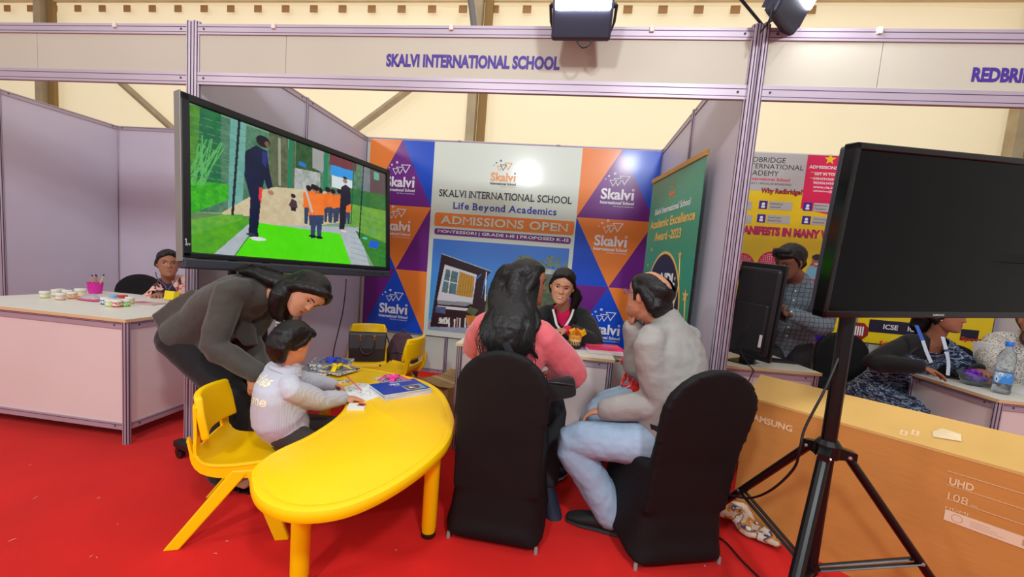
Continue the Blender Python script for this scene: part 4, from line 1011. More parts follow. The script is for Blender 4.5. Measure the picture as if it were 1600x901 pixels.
    def shoes(f, m, sole, name='shoe', heel=0, which='RL'):
        s = f.s
        for k in which:
            a = f.an[k]; fd = f.fd[k]; g = Vector((a.x, a.y, a.z-.05*s)); b = B()
            d = Vector((0, 0, -1)); l = fd.cross(d)
            b.tube([g-fd*.06*s+Vector((0, 0, .03*s)), g-fd*.03*s+Vector((0, 0, .015*s)), g+fd*.07*s, g+fd*.15*s-Vector((0, 0, .012*s)), g+fd*.20*s-Vector((0, 0, .02*s))], [(.028*s, .040*s), (.036*s, .045*s), (.042*s, .036*s), (.044*s, .024*s), (.03*s, .014*s)], 16, lat=l, sub=3)
            o = b.obj(name, m, None, True); keep(o, f.root)
            b = B(); zz = g.z-.036*s
            P = [Vector((g.x, g.y, zz))+fd*u*s for u in (-.075, -.03, .06, .14, .205)]
            b.tube(P, [(.028*s, .011*s), (.038*s, .012*s), (.040*s, .011*s), (.046*s, .010*s), (.030*s, .008*s)], 16, lat=l, sub=2)
            so = b.obj('sole', sole, None, True); keep(so, f.root); so.parent = o; so.matrix_basis = deep(o).inverted() @ deep_w(so, f.root)
    def hair_cap(f, name='hair', m=None, back=.05, up=.02, infl=.065, locks=None, vox=.005, strands=0, low=None, part=0, fold=.006, cutz=None, jaw=None, front=None):
        m = m or HAIR; b = B()
        V, F = head_geo(f.hs, 0, 40, 40, infl)
        P = []
        for v in V:
            l = v/f.hs
            bk_ = back if l.y < 0 else back*max(0, min(1, (.34-l.z)/.1)); yy = l.y-bk_*(.4 if l.z > .25 else 1)
            if l.z < 0.0: yy = min(yy, .02+(l.z)*.35)           # behind the ears below the temple line
            elif l.y > 0: yy -= max(0, (.335-.20*min(1, (l.x/.33)**2))-l.z)*1.9
            if jaw is not None and l.z < jaw: yy = yy*.6-.05; l = Vector((l.x*.8, 0, jaw+(l.z-jaw)*.15))
            P.append(f.loc(l.x, yy, l.z+up))
        b.add(P, F)
        if locks: locks(b, f)
        me = solid(b, vox, 2, fold, .03); me.materials.append(m); o = link(name, me); keep(o, f.root)
        f.hair = o
        return o
def deep_w(so, root): return deep(root) @ so.matrix_basis
def lanyard(f, pts, m, w_=.009, name='lanyard', on=None):
    D = dens(pts, 8)
    if on is not None:
        M = deep(on); bv = BVHTree.FromPolygons([M @ v.co for v in on.data.vertices], [tuple(p.vertices) for p in on.data.polygons])
        E_ = []
        for p in D:
            dr = (p-CAM).normalized(); h = bv.ray_cast(CAM+dr*.5, dr, 6); E_.append(h[0]-dr*.006 if h[0] is not None and abs((h[0]-p).length) < .25 else p)
        D = E_
    b = B(); b.tube(D, [(w_, .0015)]*len(D), 6, lat=(1, .1, .2)); o = b.obj(name, m, None, True); keep(o, f.root); return o
def onto(o, targ, d, off=.003):
    """lay the vertices of a flat print on a garment along direction d"""
    M = deep(targ); bv = BVHTree.FromPolygons([M @ v.co for v in targ.data.vertices], [tuple(p.vertices) for p in targ.data.polygons])
    d = Vector(d).normalized(); Mi = deep(o)
    for v in o.data.vertices:
        w_ = Mi @ v.co; h = bv.ray_cast(w_-d*.6, d, 1.5)
        if h[0] is not None: v.co = Mi.inverted() @ (h[0]-d*off)
def strands(f, name, paths, m=None, r=.0022):
    """loose locks, each a thin tapering tube"""
    b = B()
    for P in paths:
        D = dens(P, 4); n = len(D); b.tube(D, [r*(1-.75*(i/(n-1))) for i in range(n)], 5, round_=False)
    o = b.obj(name, m or HAIR, None, True, normals=False); o['kind'] = 'stuff'; keep(o, f.root); return o
V3 = Vector
SK1 = skin('skin_light_brown', (190, 134, 104)); SK2 = skin('skin_brown', (160, 106, 80)); SK3 = skin('skin_dark_brown', (116, 76, 60)); SK4 = skin('skin_tan', (206, 142, 108)); SK4B = skin('skin_warm', (200, 142, 112))
BLK = mat('black_fabric', (20, 20, 24), .85, sheen=.15, noise=.1, nscale=30)
def lock_bundle(b, starts, path, r0, r1, jit=.01, n=10):
    for st in starts:
        P = [Vector(st)]+[Vector(p)+Vector((rng.normal(0, jit), rng.normal(0, jit), rng.normal(0, jit))) for p in path]
        D = dens(P, 3); m_ = len(D); b.tube(D, [r0+(r1-r0)*i/(m_-1) for i in range(m_)], 8)

# ---------------------------------------------------------------- woman bending over the boy
def bending():
    hd = J(481, 459, 2.13); up = (RT*.80+UP*.48+FW*.10); fwd = (RT*.42-UP*.76-FW*.50)
    N = J(423, 452, 2.18); P = J(306, 523, 2.25); C = J(362, 466, 2.2)
    hip = V3((.95, -.15, -.2)); sh = (RT*.55-UP*.8-FW*.1)
    wrR = J(402, 583, 2.02); wrL = J(408, 574, 2.22)
    f = Figure('woman in a grey-brown blazer bending low over the seated boy', 1.62, hd, fwd, up, P, C, N, hip, sh,
        {'R': (wrR, -RT*.9-UP*.3-FW*.25, (-UP*.9-RT*.15, FW, -1, dict(curl=.35))), 'L': (wrL, -RT*.8-UP*.3+FW*.3, (-UP*.9+RT*.2, -FW, 1, dict(curl=.4)))},
        {'R': ((.50, -.27, .10), (.9, .1, 0), (1, -.15, 0)), 'L': ((.40, -.15, .10), (.9, .1, 0), (1, .05, 0))}, SK1, True)
    f.body(low=-.02).face(lids=.75)
    BL = mat('blazer_taupe', (66, 63, 58), .85, noise=.08, nscale=40, bump=.3, bscale=7, bdist=.02, sheen=.2)
    def tails(b):
        s = f.s; d = (f.P-f.C).normalized()
        O_ = [(300, 452), (266, 470), (236, 492), (254, 526), (300, 548), (345, 556), (372, 520), (350, 470)]; nO = len(O_)
        b.add([J(x, y, 2.13) for x, y in O_]+[J(x, y, 2.36) for x, y in O_], [tuple(range(nO)), tuple(range(2*nO-1, nO-1, -1))]+[(i, (i+1) % nO, nO+(i+1) % nO, nO+i) for i in range(nO)])
        b.tube([C+RT*.0-UP*.09, C+RT*.06-UP*.17, C+RT*.1-UP*.24], [(.10, .04), (.09, .03), (.06, .02)], 16, lat=FW)
    f.shirt('blazer', BL, .022, hem=-.01, flare=.0, fold=.022, extra=tails, seed=.11, lab='grey-brown blazer')
    f.trousers('trousers', BLK, .012, wide=.05, seat=-.02, waist=.0)
    SH = mat('patent_black', (12, 12, 14), .15)
    for k in 'RL':
        a = f.an[k]; fd = f.fd[k]; l = fd.cross(V3((0, 0, 1))); b = B()
        g = V3((a.x, a.y, 0)); b.prism([(-.03, .012), (.03, .012), (.034, .06), (-.034, .062)], g-fd*.035-l*.025, fd, (0, 0, 1), l*.05)
        b.tube([g-fd*.06+V3((0, 0, .055)), g+fd*.02+V3((0, 0, .042)), g+fd*.10+V3((0, 0, .014)), g+fd*.17+V3((0, 0, .012))], [(.028, .008), (.030, .008), (.038, .008), (.03, .007)], 12, lat=l, sub=2)
        b.tube(dens([g+fd*.02+l*.036+V3((0, 0, .04)), g+fd*.03+V3((0, 0, .085)), g+fd*.02-l*.036+V3((0, 0, .04))], 6), .006, 8)
        b.tube(dens([g+fd*.12+l*.036+V3((0, 0, .015)), g+fd*.08+V3((0, 0, .055)), g+fd*.12-l*.036+V3((0, 0, .015))], 6), .006, 8)
        keep(b.obj('sandal', SH, None, True), f.root)
    def locks(b, f):
        # hair gathered over the nape and falling on both sides of the neck
        b.tube([f.loc(0, -.38, .1), f.loc(0, -.48, -.25), J(430, 438, 2.15), J(404, 426, 2.14), J(378, 425, 2.12)], [(.085, .06), (.085, .06), (.085, .05), (.07, .035), (.03, .015)], 20, lat=FW, sub=3)
        b.tube([f.loc(-.1, -.1, .1), f.loc(.15, -.25, -.25), J(437, 462, 2.06), J(432, 488, 2.08), J(440, 500, 2.1)], [.05, .055, .05, .035, .012], 14, sub=3)
        b.tube([f.loc(-.25, -.1, .2), f.loc(-.30, -.25, -.3), J(450, 486, 2.22), J(452, 502, 2.24)], [.04, .05, .04, .012], 12, sub=3)
        for sg in (1, -1): b.tube([f.loc(sg*.06, .34, .40), f.loc(sg*.25, .18, .22), f.loc(sg*.33, .0, .02), f.loc(sg*.34, -.12, -.2)], [.02, .03, .03, .03], 12, sub=3)
    f.hair_cap(locks=locks, back=.06, up=.015, infl=.075)
    strands(f, 'loose_hair', [[J(430+rng.uniform(-10, 15), 425+rng.uniform(0, 12), 2.13), J(412+rng.uniform(-10, 10), 418+rng.uniform(-4, 6), 2.12), J(392+rng.uniform(-10, 8), 415+rng.uniform(-2, 10), 2.11), J(372+rng.uniform(-10, 10), 420+rng.uniform(-4, 16), 2.11)] for _ in range(40)], r=.003)
    WB = mat('lanyard_white', (206, 204, 200), .5)
    lanyard(f, [J(425, 470, 2.1), J(432, 482, 2.1), J(434, 500, 2.1), J(433, 516, 2.1)], WB, .011)
    b = B()
    for k in range(6): p = J(433, 484+k*5.5, 2.092); b.box(p, (.012, .002, .006))
    o = b.obj('lanyard_print', mat('print_black')); keep(o, f.root); o['kind'] = 'stuff'
    keep(wire('earring', [f.loc(.345, -.03, -.10), f.loc(.36, -.02, -.13), f.loc(.35, -.03, -.155)], .003, mat('gold', (212, 160, 60), .25, 1)), f.root)
bending()

# ---------------------------------------------------------------- boy at the yellow table
def boy():
    hd = J(458, 534, 1.90); face = V3((.30, .90, -.40)); up = V3((.16, .22, 1))
    P = V3((.945, -.415, .450)); N = J(450, 571, 1.93); C = P.lerp(N, .60)+V3((-.035, -.03, .0))
    f = Figure('young boy in a pale striped shirt sitting at the yellow table, writing', 1.16, hd, face, up, P, C, N, (.85, .52, 0), (.58, .80, .1),
        {'R': ((1.085, -.155, .520), (.1, -.9, -.5), ((.75, .65, -.15), (0, 0, -1), -1, dict(curl=.12, hs=1.1))), 'L': ((.965, -.02, .535), (-.8, .3, -.5), ((.9, .2, -.25), (0.2, -.4, -.8), 1, dict(curl=.6, hs=1.1)))},
        {'R': ((1.10, -.39, .075), (.6, 0, .9), (1, .3, 0)), 'L': ((.98, -.08, .075), (.6, .3, .9), (1, .3, 0))}, SK4, hs=.192)
    f.body(.004).face(lids=.6)
    ST = mat('boy_shirt', (190, 196, 212), .8)
    nt = ST.node_tree; bs = nt.nodes['Principled BSDF']; tc = nt.nodes.new('ShaderNodeTexCoord'); wv = nt.nodes.new('ShaderNodeTexWave'); wv.inputs['Scale'].default_value = 48; wv.bands_direction = 'X'; wv.inputs['Distortion'].default_value = .6
    nt.links.new(tc.outputs['Object'], wv.inputs[0]); cr = nt.nodes.new('ShaderNodeValToRGB'); cr.color_ramp.elements[0].color = (*s2l((182, 188, 206)), 1); cr.color_ramp.elements[1].color = (*s2l((200, 203, 212)), 1)
    nt.links.new(wv.outputs[0], cr.inputs[0]); nt.links.new(cr.outputs[0], bs.inputs['Base Color'])
    def ex(b):
        n = (N-C).normalized(); b.tube([N-n*.03, N+n*.01], [.062, .052], 18)
        b.tube([P+V3((-.01, 0, .01)), P+V3((-.03, -.015, .06)), C], [(.14, .108), (.152, .122), (.14, .10)], 20, lat=f.hl, sub=2)
    sh = f.shirt('shirt', ST, .020, hem=-.02, flare=.012, fold=.012, vox=.006, loose=.012, extra=ex, seed=.06, lab='pale blue and grey striped shirt')
    b = B(); n = (N-C).normalized(); b.tube([N-n*.022, N-n*.004, N+n*.016], [(.080, .076), (.066, .064), (.058, .058)], 20, lat=f.sl, round_=False); keep(b.obj('collar', ST, None, True), f.root)
    # lettering across the back
    bk = -(V3((.50, .86, 0)).normalized()); x = V3((0, 0, 1)).cross(bk).normalized(); o = C+bk*.2+V3((0, 0, .0))
    fc = Face(o, x, V3((0, 0, 1)))
    for t, uu, vv, w_, h_ in (('rules', -.055, .050, .13, .040), ('zone', -.020, -.030, .125, .034)):
        b = B(); fc.text(b, t, uu, uu+w_, vv, vv+h_, .03); ob = b.obj('lettering', mat('cream_letters', (236, 230, 206), .6), normals=False); keep(ob, f.root); onto(ob, sh, -bk, .002)
    f.trousers('trousers', mat('dark_trousers', (58, 52, 50), .9, noise=.08, nscale=25), .012, wide=.015)
    f.shoes(mat('grey_shoe', (150, 146, 140), .6), mat('pale_sole', (206, 200, 190), .6))
    def locks(b, f):
        b.tube([f.loc(0, -.30, .1), f.loc(0, -.37, -.15), f.loc(0, -.25, -.42)], [(.075, .04), (.072, .036), (.052, .026)], 16, lat=f.M @ V3((1, 0, 0)), sub=2)
        for sg in (1, -1): b.tube([f.loc(sg*.29, .12, .22), f.loc(sg*.325, .04, .05), f.loc(sg*.30, -.14, -.06)], [.02, .016, .014], 10, sub=2)
        b.tube([f.loc(-.2, .30, .28), f.loc(0, .36, .30), f.loc(.2, .30, .28)], [.018, .022, .018], 10, sub=2)
    f.hair_cap(locks=locks, back=.035, up=.02, infl=.075, jaw=-.18, fold=.006)
    p = V3((1.06, .01, .535)); b = B(); b.tube([p+V3((-.05, -.02, .06)), p+V3((.03, .005, -.022))], .004, 8); tag(b.obj('pencil', mat('pencil_pink', (220, 110, 120), .4)), "short pencil held in the writing boy's far hand", 'pencil')
boy()

# ---------------------------------------------------------------- woman in pink, seen from behind
def pink():
    hd = J(824, 441, 2.10); face = V3((.93, .40, -.22)); up = V3((.04, .10, 1))
    N = J(811, 486, 2.03); P = V3((1.93, -.12, .52)); C = P.lerp(N, .6)+V3((-.0, -.03, 0))
    f = Figure('woman in a pink sweater with long wavy black hair, seen from behind', 1.66, hd, face, up, P, C, N, (.5, .87, 0), (.25, .97, 0),
        {'R': (V3((2.19, .15, .70)), (.9, -.35, -.45), ((-.5, .8, -.1), (0, -.2, -1), 1, dict(curl=.5))), 'L': (V3((1.82, .30, .76)), (-.9, 0, -.45), ((.4, .9, 0), (0, 0, -1), 1, dict(curl=.4)))},
        {'R': (V3((2.20, .02, .15)), (.35, .95, .5), (.35, -.75, -.55)), 'L': (V3((2.17, .21, .10)), (.7, .7, .2), (.5, .6, 0))}, SK2, True)
    f.body().face(lids=.7, sides='R')
    PK = mat('pink_knit', (214, 98, 108), .75, noise=.04, nscale=20, bump=.25, bscale=9, bdist=.02, sheen=.3)
    f.shirt('sweater', PK, .024, hem=-.12, fold=.022, loose=.012, seed=.10, lab='coral pink sweater')
    f.trousers('jeans', mat('charcoal_denim', (44, 46, 50), .85, noise=.12, nscale=20), .010, wide=.01)
    f.shoes(mat('navy_sneaker', (32, 36, 60), .7), mat('white_sole', (214, 206, 200), .6))
    def locks(b, f):
        r = f.M
        b.tube([f.loc(0, -.33, .12), f.loc(-.02, -.42, -.3), J(795, 500, 1.93), J(790, 540, 1.90), J(800, 572, 1.90)], [(.085, .055), (.100, .055), (.100, .045), (.075, .035), (.022, .012)], 22, lat=(1, 0, 0), sub=3)
        b.tube([f.loc(-.28, 0, .2), f.loc(-.42, -.2, -.35), J(772, 500, 1.97), J(762, 528, 1.95), J(770, 545, 1.94)], [.03, .05, .055, .04, .015], 14, sub=3)
        b.tube([f.loc(.24, .12, .25), f.loc(.34, -.02, -.02), f.loc(.33, -.12, -.35), J(845, 510, 2.02), J(850, 522, 2.0)], [.022, .03, .04, .03, .008], 14, sub=3)
        b.tube([f.loc(.1, -.3, .1), f.loc(.25, -.3, -.4), J(822, 510, 1.94), J(818, 545, 1.91), J(805, 562, 1.9)], [.05, .055, .05, .035, .010], 14, sub=3)
        for k in range(16):
            x0 = 762+k*5.0; y1 = 545+18*math.sin(k*.9); lock = [J(800+k*1.5, 470+rng.uniform(-8, 8), 1.99), J(x0+4*math.sin(k), 505, 1.925), J(x0-6+8*math.sin(k*2), 530, 1.905), J(x0+6*math.cos(k*3), y1, 1.90)]
            b.tube(lock, [.018, .020, .017, .006], 8, sub=4)
    f.hair_cap(locks=locks, back=.045, up=.015, infl=.075, fold=.006)
    ps = []
    for k in range(420):
        x0 = rng.uniform(-45, 38); ph = rng.uniform(0, 6); e = rng.uniform(0, 45)
        ps.append([J(824+x0*.30, 414+abs(x0)*.15, 2.06), J(820+x0*.62, 436, 2.005+.0011*abs(x0)), J(812+x0*.75, 462, 1.965+.0008*abs(x0)), J(804+x0*.85, 484, 1.935), J(796+x0+5*math.sin(ph), 508, 1.895), J(794+x0*1.05-6*math.sin(ph+1), 530, 1.875), J(795+x0+7*math.sin(ph+2), 540+e*.8, 1.878)])
    strands(f, 'loose_hair', ps, r=.0020)
    # strap and bag worn across the body
    sh = [J(790, 536, 1.86), J(800, 556, 1.845), J(815, 578, 1.85), J(842, 600, 1.9)]
    b = B(); b.tube(dens(sh, 6), [(.016, .003)]*19, 8, lat=(1, .2, .6)); t = b.obj('strap', BLK, None, True)
    e = empty('shoulder_bag', (2.2, .02, .64), 0, 'small black shoulder bag at the hip of the woman in pink', 'bag')
    keep(t, e)
    b = B(); c = J(873, 607, 1.98); b.box(c, (.17, .07, .105), Matrix.Rotation(R(-12), 3, 'Y') @ Matrix.Rotation(R(20), 3, 'Z'), .028); keep(b.obj('pouch', BLK, None, True), e)
    b = B(); b.tube(dens([c+V3((-.07, -.038, .035)), c+V3((0, -.045, .04)), c+V3((.07, -.01, .028))], 4), .004, 6); keep(b.obj('zip', mat('zip_grey', (70, 72, 76), .4, .6)), e)
pink()

# ---------------------------------------------------------------- smiling woman behind the counter
def smiling():
    hd = J(879, 446, 3.02); face = V3((-.02, -.93, -.22)); up = V3((.13, -.22, 1))
    N = J(881, 478, 3.16); P = V3((2.22, 1.28, .54)); C = P.lerp(N, .6)+V3((0, .03, 0))
    f = Figure('smiling woman in a black blazer and pink top, leaning on the counter', 1.62, hd, face, up, P, C, N, (0, -1, 0), (-.05, -1, -.1),
        {'R': (V3((2.12, .78, .80)), (-.8, .2, -.6), ((.5, -.55, .02), (0, 0, -1), -1, dict(curl=.35))), 'L': (J(886, 515, 2.95), (.9, .2, -.5), ((-.9, -.35, -.12), (0, 0, -1), 1, dict(curl=.4)))},
        {'R': (V3((2.10, .80, .09)), (0, -1, .5), (0, -1, 0)), 'L': (V3((2.32, .80, .09)), (0, -1, .5), (0, -1, 0))}, SK4B, True, smile=1, hs=.25)
    f.body(.004).face(lids=.72)
    f.shirt('top', mat('hot_pink', (232, 24, 92), .8, bump=.2, bscale=12, bdist=.02), .006, hem=-.08, fold=.006, lab='bright pink top')
    n = (f.N-f.C).normalized(); c0, N0 = np.array(f.C), np.array(f.N)
    def cut(c):
        r = c-N0; x = r@np.array(f.sl); z = r@np.array(n); fr = c[:, 1] < (f.N.y-.02)
        return (fr & (z > -.34) & (abs(x) < .058*np.clip((z+.34)/.26, 0, 1.15))) | ((z > -.02) & (abs(x) < .08))
    f.shirt('blazer', BLK, .022, hem=-.12, fold=.018, cut=cut, loose=.014, lab='black blazer')
    for sg in (1, -1):
        b = B(); s0 = f.N+f.sl*sg*.055-n*.0+V3((0, -.055, 0)); s1 = f.N+f.sl*sg*.10-n*.12+V3((0, -.115, 0)); s2 = f.N+f.sl*sg*.012-n*.34+V3((0, -.145, 0)); m1 = f.N+f.sl*sg*.055-n*.12+V3((0, -.118, 0))
        b.add([s0, s1, s2, m1, s0+V3((0, -.006, 0)), s1+V3((0, -.006, 0)), s2+V3((0, -.006, 0)), m1+V3((0, -.006, 0))], [(0, 1, 2, 3), (4, 7, 6, 5), (0, 4, 5, 1), (1, 5, 6, 2), (2, 6, 7, 3), (3, 7, 4, 0)])
        keep(b.obj('lapel', BLK), f.root)
    w_ = f.wr['L']; b = B(); d = (f.el['L']-w_).normalized(); b.tube([w_+d*.015, w_+d*.05], [.034, .038], 14); keep(b.obj('cuff', mat('hot_pink'), None, True), f.root)['label'] = 'bright pink cuff'
    LW = mat('lanyard_white')
    for x0, x1, x2 in ((864, 867, 870), (896, 892, 885)):
        lanyard(f, [J(x0, 483, 3.06), J(x1, 495, 3.00), J(x2, 507, 2.965), J(877 if x0 < 880 else 879, 516, 2.95)], LW, .008)
    def locks(b, f):
        b.tube([f.loc(0, -.3, .1), f.loc(0, -.5, -.2), f.loc(0, -.5, -.5)], [(.085, .05), (.08, .05), (.04, .03)], 16, lat=(1, 0, 0), sub=2)
        for sg in (1, -1): b.tube([f.loc(sg*.05, .33, .40), f.loc(sg*.22, .24, .27), f.loc(sg*.31, .08, .10), f.loc(sg*.33, -.14, -.08), f.loc(sg*.28, -.3, -.3)], [.018, .022, .02, .02, .02], 12, sub=3)
        b.tube([f.loc(-.35, -.2, -.1), f.loc(-.5, -.3, -.35), f.loc(-.45, -.25, -.75)], [.03, .045, .02], 12, sub=2)
    f.hair_cap(locks=locks, back=.075, up=.012, infl=.065, jaw=-.25)
    b = B(); b.ell(f.surf(0, .10, .01), .0035); keep(b.obj('forehead_dot', mat('dot_red', (120, 20, 30), .5)), f.root)
smiling()

# ---------------------------------------------------------------- man in the grey shirt, hand to his mouth
def man():
    hd = J(1012, 462, 2.05); face = V3((-.74, .62, .02)); up = V3((.10, -.02, 1))
    N = J(1040, 501, 2.04); P = V3((2.77, -.13, .54)); C = P.lerp(N, .6)+V3((.03, -.03, 0))
    wr = J(990, 513, 2.14)
    f = Figure('balding man in a grey shirt and pale jeans sitting with a hand at his mouth', 1.74, hd, face, up, P, C, N, (-.85, .50, 0), (-.72, .69, 0),
        {'R': (wr, (-.3, .3, -1), (UP*1.0-RT*.25-FW*.12, RT*.8-FW*.4, -1, dict(curl=.75, hs=1.0))), 'L': (J(948, 640, 2.03), (.9, -.1, -.9), ((-.8, .35, -.35), (0, 0, -1), -1, dict(curl=.3)))},
        {'R': (V3((2.42, .38, .10)), (-.9, .3, .6), (-.8, .6, 0)), 'L': (V3((2.53, -.14, .10)), (-.95, .1, .6), (-.93, .2, 0))}, SK1, hs=.245)
    f.body().face(lids=.4, sides='L')
    GS = mat('grey_shirt', (150, 147, 143), .7, noise=.04, nscale=14, bump=.35, bscale=5, bdist=.03, stretch=(1, 1, 1.8))
    def ex(b):
        n = (N-C).normalized(); b.tube([N-n*.06, N+n*.01], [(.11, .080), (.070, .068)], 20, lat=f.sl)
        b.tube([P+V3((0, 0, -.02)), P.lerp(C, .5), C], [(.185, .140), (.18, .145), (.185, .13)], 24, lat=f.hl, sub=2)
    f.shirt('shirt', GS, .020, hem=-.04, fold=.024, loose=.014, belly=.02, extra=ex, seed=.10, lab='grey shirt with rolled collar')
    n = (N-C).normalized(); b = B(); b.tube([N-n*.01, N+n*.018, N+n*.042], [(.088, .084), (.076, .074), (.066, .066)], 24, lat=f.sl, round_=False); keep(b.obj('collar', GS, None, True), f.root)
    # yoke and sleeve seams
    f.trousers('jeans', mat('pale_denim', (150, 172, 196), .85, noise=.13, nscale=9, bump=.2, bscale=9, bdist=.02), .018, wide=.016, fold=.018, waist=.07)
    b = B(); up0 = (C-P).normalized(); b.tube([P+up0*.055, P+up0*.085], [(.186, .132)]*2, 28, lat=f.hl, round_=False); keep(b.obj('belt', mat('belt_black', (24, 22, 24), .5), None, True), f.root)
    f.shoes(mat('black_sneaker', (24, 25, 26), .7), mat('black_sole', (38, 38, 38), .7))
    def locks(b, f):
        b.tube([f.loc(0, -.30, .0), f.loc(0, -.40, -.15), f.loc(0, -.30, -.33)], [(.075, .035), (.080, .03), (.055, .02)], 18, lat=f.M @ V3((1, 0, 0)), sub=2)
        for sg in (1, -1):
            b.tube([f.loc(sg*.26, .20, .25), f.loc(sg*.31, .10, .10), f.loc(sg*.32, -.04, .10), f.loc(sg*.31, -.18, -.02), f.loc(sg*.26, -.3, -.2)], [.018, .018, .024, .03, .03], 12, sub=3)
            b.tube([f.loc(sg*.27, .19, .25), f.loc(sg*.325, .10, .0), f.loc(sg*.325, .09, -.12)], [.014, .010, .006], 8, sub=2)
    o = f.hair_cap(locks=locks, back=.055, up=.012, infl=.065, jaw=-.15, fold=.004)
    c = centers(o.data); w0 = np.array(deep(o).translation); L = (c+w0-np.array(f.hd))@np.array(f.M)/f.hs
    delfaces(o.data, (L[:, 2] > .20+3.2*L[:, 0]**2+.012*np.sin(L[:, 0]*60)) & (abs(L[:, 0]) < .22) & (L[:, 1] < .30))
    GM = mat('spectacle_blue', (86, 84, 190), .3, .3)
    b = B()
    for x0 in (-.13, .13):
        P8 = [f.loc(x0+.085*math.cos(a), .46-.03*abs(x0+.085*math.cos(a))/.2, .01+.062*math.sin(a)) for a in [2*math.pi*i/16 for i in range(17)]]; b.tube(P8, .0016, 6)
        b.tube([f.loc(math.copysign(.215, x0), .43, .02), f.loc(math.copysign(.33, x0), .2, .02), f.loc(math.copysign(.345, x0), -.04, .03)], .0014, 6)
    b.tube([f.loc(-.045, .46, .03), f.loc(.045, .46, .03)], .0014, 6); keep(b.obj('spectacles', GM, None, True), f.root)
    b = B(); w_ = f.wr['R']; d = (f.el['R']-w_).normalized(); b.tube([w_+d*.01, w_+d*.025], .030, 16, round_=False); keep(b.obj('wristwatch', mat('watch_grey', (60, 60, 62), .3, .7), None, True), f.root)
man()

# ---------------------------------------------------------------- child mostly hidden behind the man
def child():
    hd = V3((2.82, .46, .97)); P = V3((2.70, .28, .64)); N = V3((2.755, .38, .87)); C = P.lerp(N, .6)
    f = Figure("child in a fuzzy red top and pale jeans, mostly hidden behind the man", 1.05, hd, (-.5, .9, 0), (0, 0, 1), P, C, N, (-.9, .3, 0), (-.8, .5, 0),
        {'R': (V3((2.62, .52, .74)), (-.1, .6, -.8), ((-.4, .8, 0), (0, 0, -1), -1, {})), 'L': (V3((2.68, .44, .70)), (.1, -.1, -.8), ((-.8, .2, -.4), (0, 0, -1), 1, {}))},
        {'R': (V3((2.40, .42, .28)), (-.9, .2, .7), (-.8, .4, 0)), 'L': (V3((2.38, .22, .28)), (-.9, 0, .7), (-.9, .2, 0))}, SK1, hs=.18)
    f.body(.006)
    def fuzz(b):
        for k in range(420):
            p = P.lerp(N, rng.uniform(0, 1))+V3((rng.normal(0, 1), rng.normal(0, 1), 0)).normalized()*.118; b.ell(p, .012, nu=6, nv=5)
    f.shirt('top', mat('red_fuzz', (206, 20, 30), .95, sheen=.5, bump=.6, bscale=60, bdist=.01), .02, fold=.012, extra=fuzz, lab='fuzzy bright red top')
    f.trousers('jeans', mat('pale_denim'), .012); f.shoes(mat('white_shoe', (220, 218, 214), .6), mat('pale_sole')); f.hair_cap(jaw=-.2)
child()

# ---------------------------------------------------------------- woman behind the left-hand counter
def leftwoman():
    hd = J(263, 411, 3.50); face = (CAM-hd).normalized()+V3((.12, 0, -.10)); up = V3((.03, 0, 1))
    N = J(262, 435, 3.60); P = V3((-1.16, 1.30, .52)); C = P.lerp(N, .6)
    f = Figure('woman in a floral peach jacket sitting behind the paint-pot counter', 1.56, hd, face, up, P, C, N, (.25, -1, 0), (.3, -1, 0),
        {'R': (V3((-1.20, .88, .815)), (-.7, 0, -.6), ((.5, -.7, 0), (0, 0, -1), -1, {})), 'L': (V3((-.92, .86, .815)), (.8, 0, -.6), ((-.4, -.8, 0), (0, 0, -1), 1, {}))},
        {'R': (V3((-1.24, .88, .09)), (0, -1, .5), (0, -1, 0)), 'L': (V3((-1.05, .86, .09)), (0, -1, .5), (0, -1, 0))}, SK2, True, hs=.225)
    f.body(.004).face(lids=.15)
    f.shirt('blouse', mat('plum_blouse', (58, 40, 80), .8), .006, fold=.006)
    FL = ramp_cloth('floral_cloth', [(0, (70, 60, 66)), (.40, (226, 120, 96)), (.455, (238, 196, 184)), (.6, (236, 206, 196)), (.66, (214, 98, 80))], 17, 1.0)
    n = (f.N-f.C).normalized(); N0 = np.array(f.N); fd = np.array(V3((.3, -1, 0)).normalized())
    def cut(c):
        r = c-N0; x = r@np.array(f.sl); z = r@np.array(n); return ((r@fd > .0) & (z > -.5) & (abs(x) < .045)) | ((z > -.01) & (abs(x) < .06))
    f.shirt('jacket', FL, .022, fold=.018, cut=cut, loose=.016, lab='peach floral jacket')
    def locks(b, f):
        b.tube([f.loc(0, -.3, .1), f.loc(.05, -.45, -.2), f.loc(0, -.4, -.45)], [(.07, .045), (.06, .05), (.03, .02)], 16, lat=(1, 0, 0), sub=2)
        for sg in (1, -1): b.tube([f.loc(sg*.04, .32, .40), f.loc(sg*.2, .25, .28), f.loc(sg*.31, .08, .10), f.loc(sg*.33, -.1, -.10)], [.016, .02, .018, .018], 12, sub=3)
    f.hair_cap(locks=locks, back=.075, up=.012, infl=.065, jaw=-.25)
    keep(wire('lanyard', [J(243, 425, 3.46), J(247, 437, 3.43), J(258, 446, 3.40), J(260, 452, 3.38)], .004, mat('strap_grey', (90, 84, 96), .6)), f.root)
    keep(wire('lanyard', [J(278, 432, 3.44), J(268, 446, 3.40), J(258, 460, 3.36)], .004, mat('strap_grey')), f.root)
leftwoman()

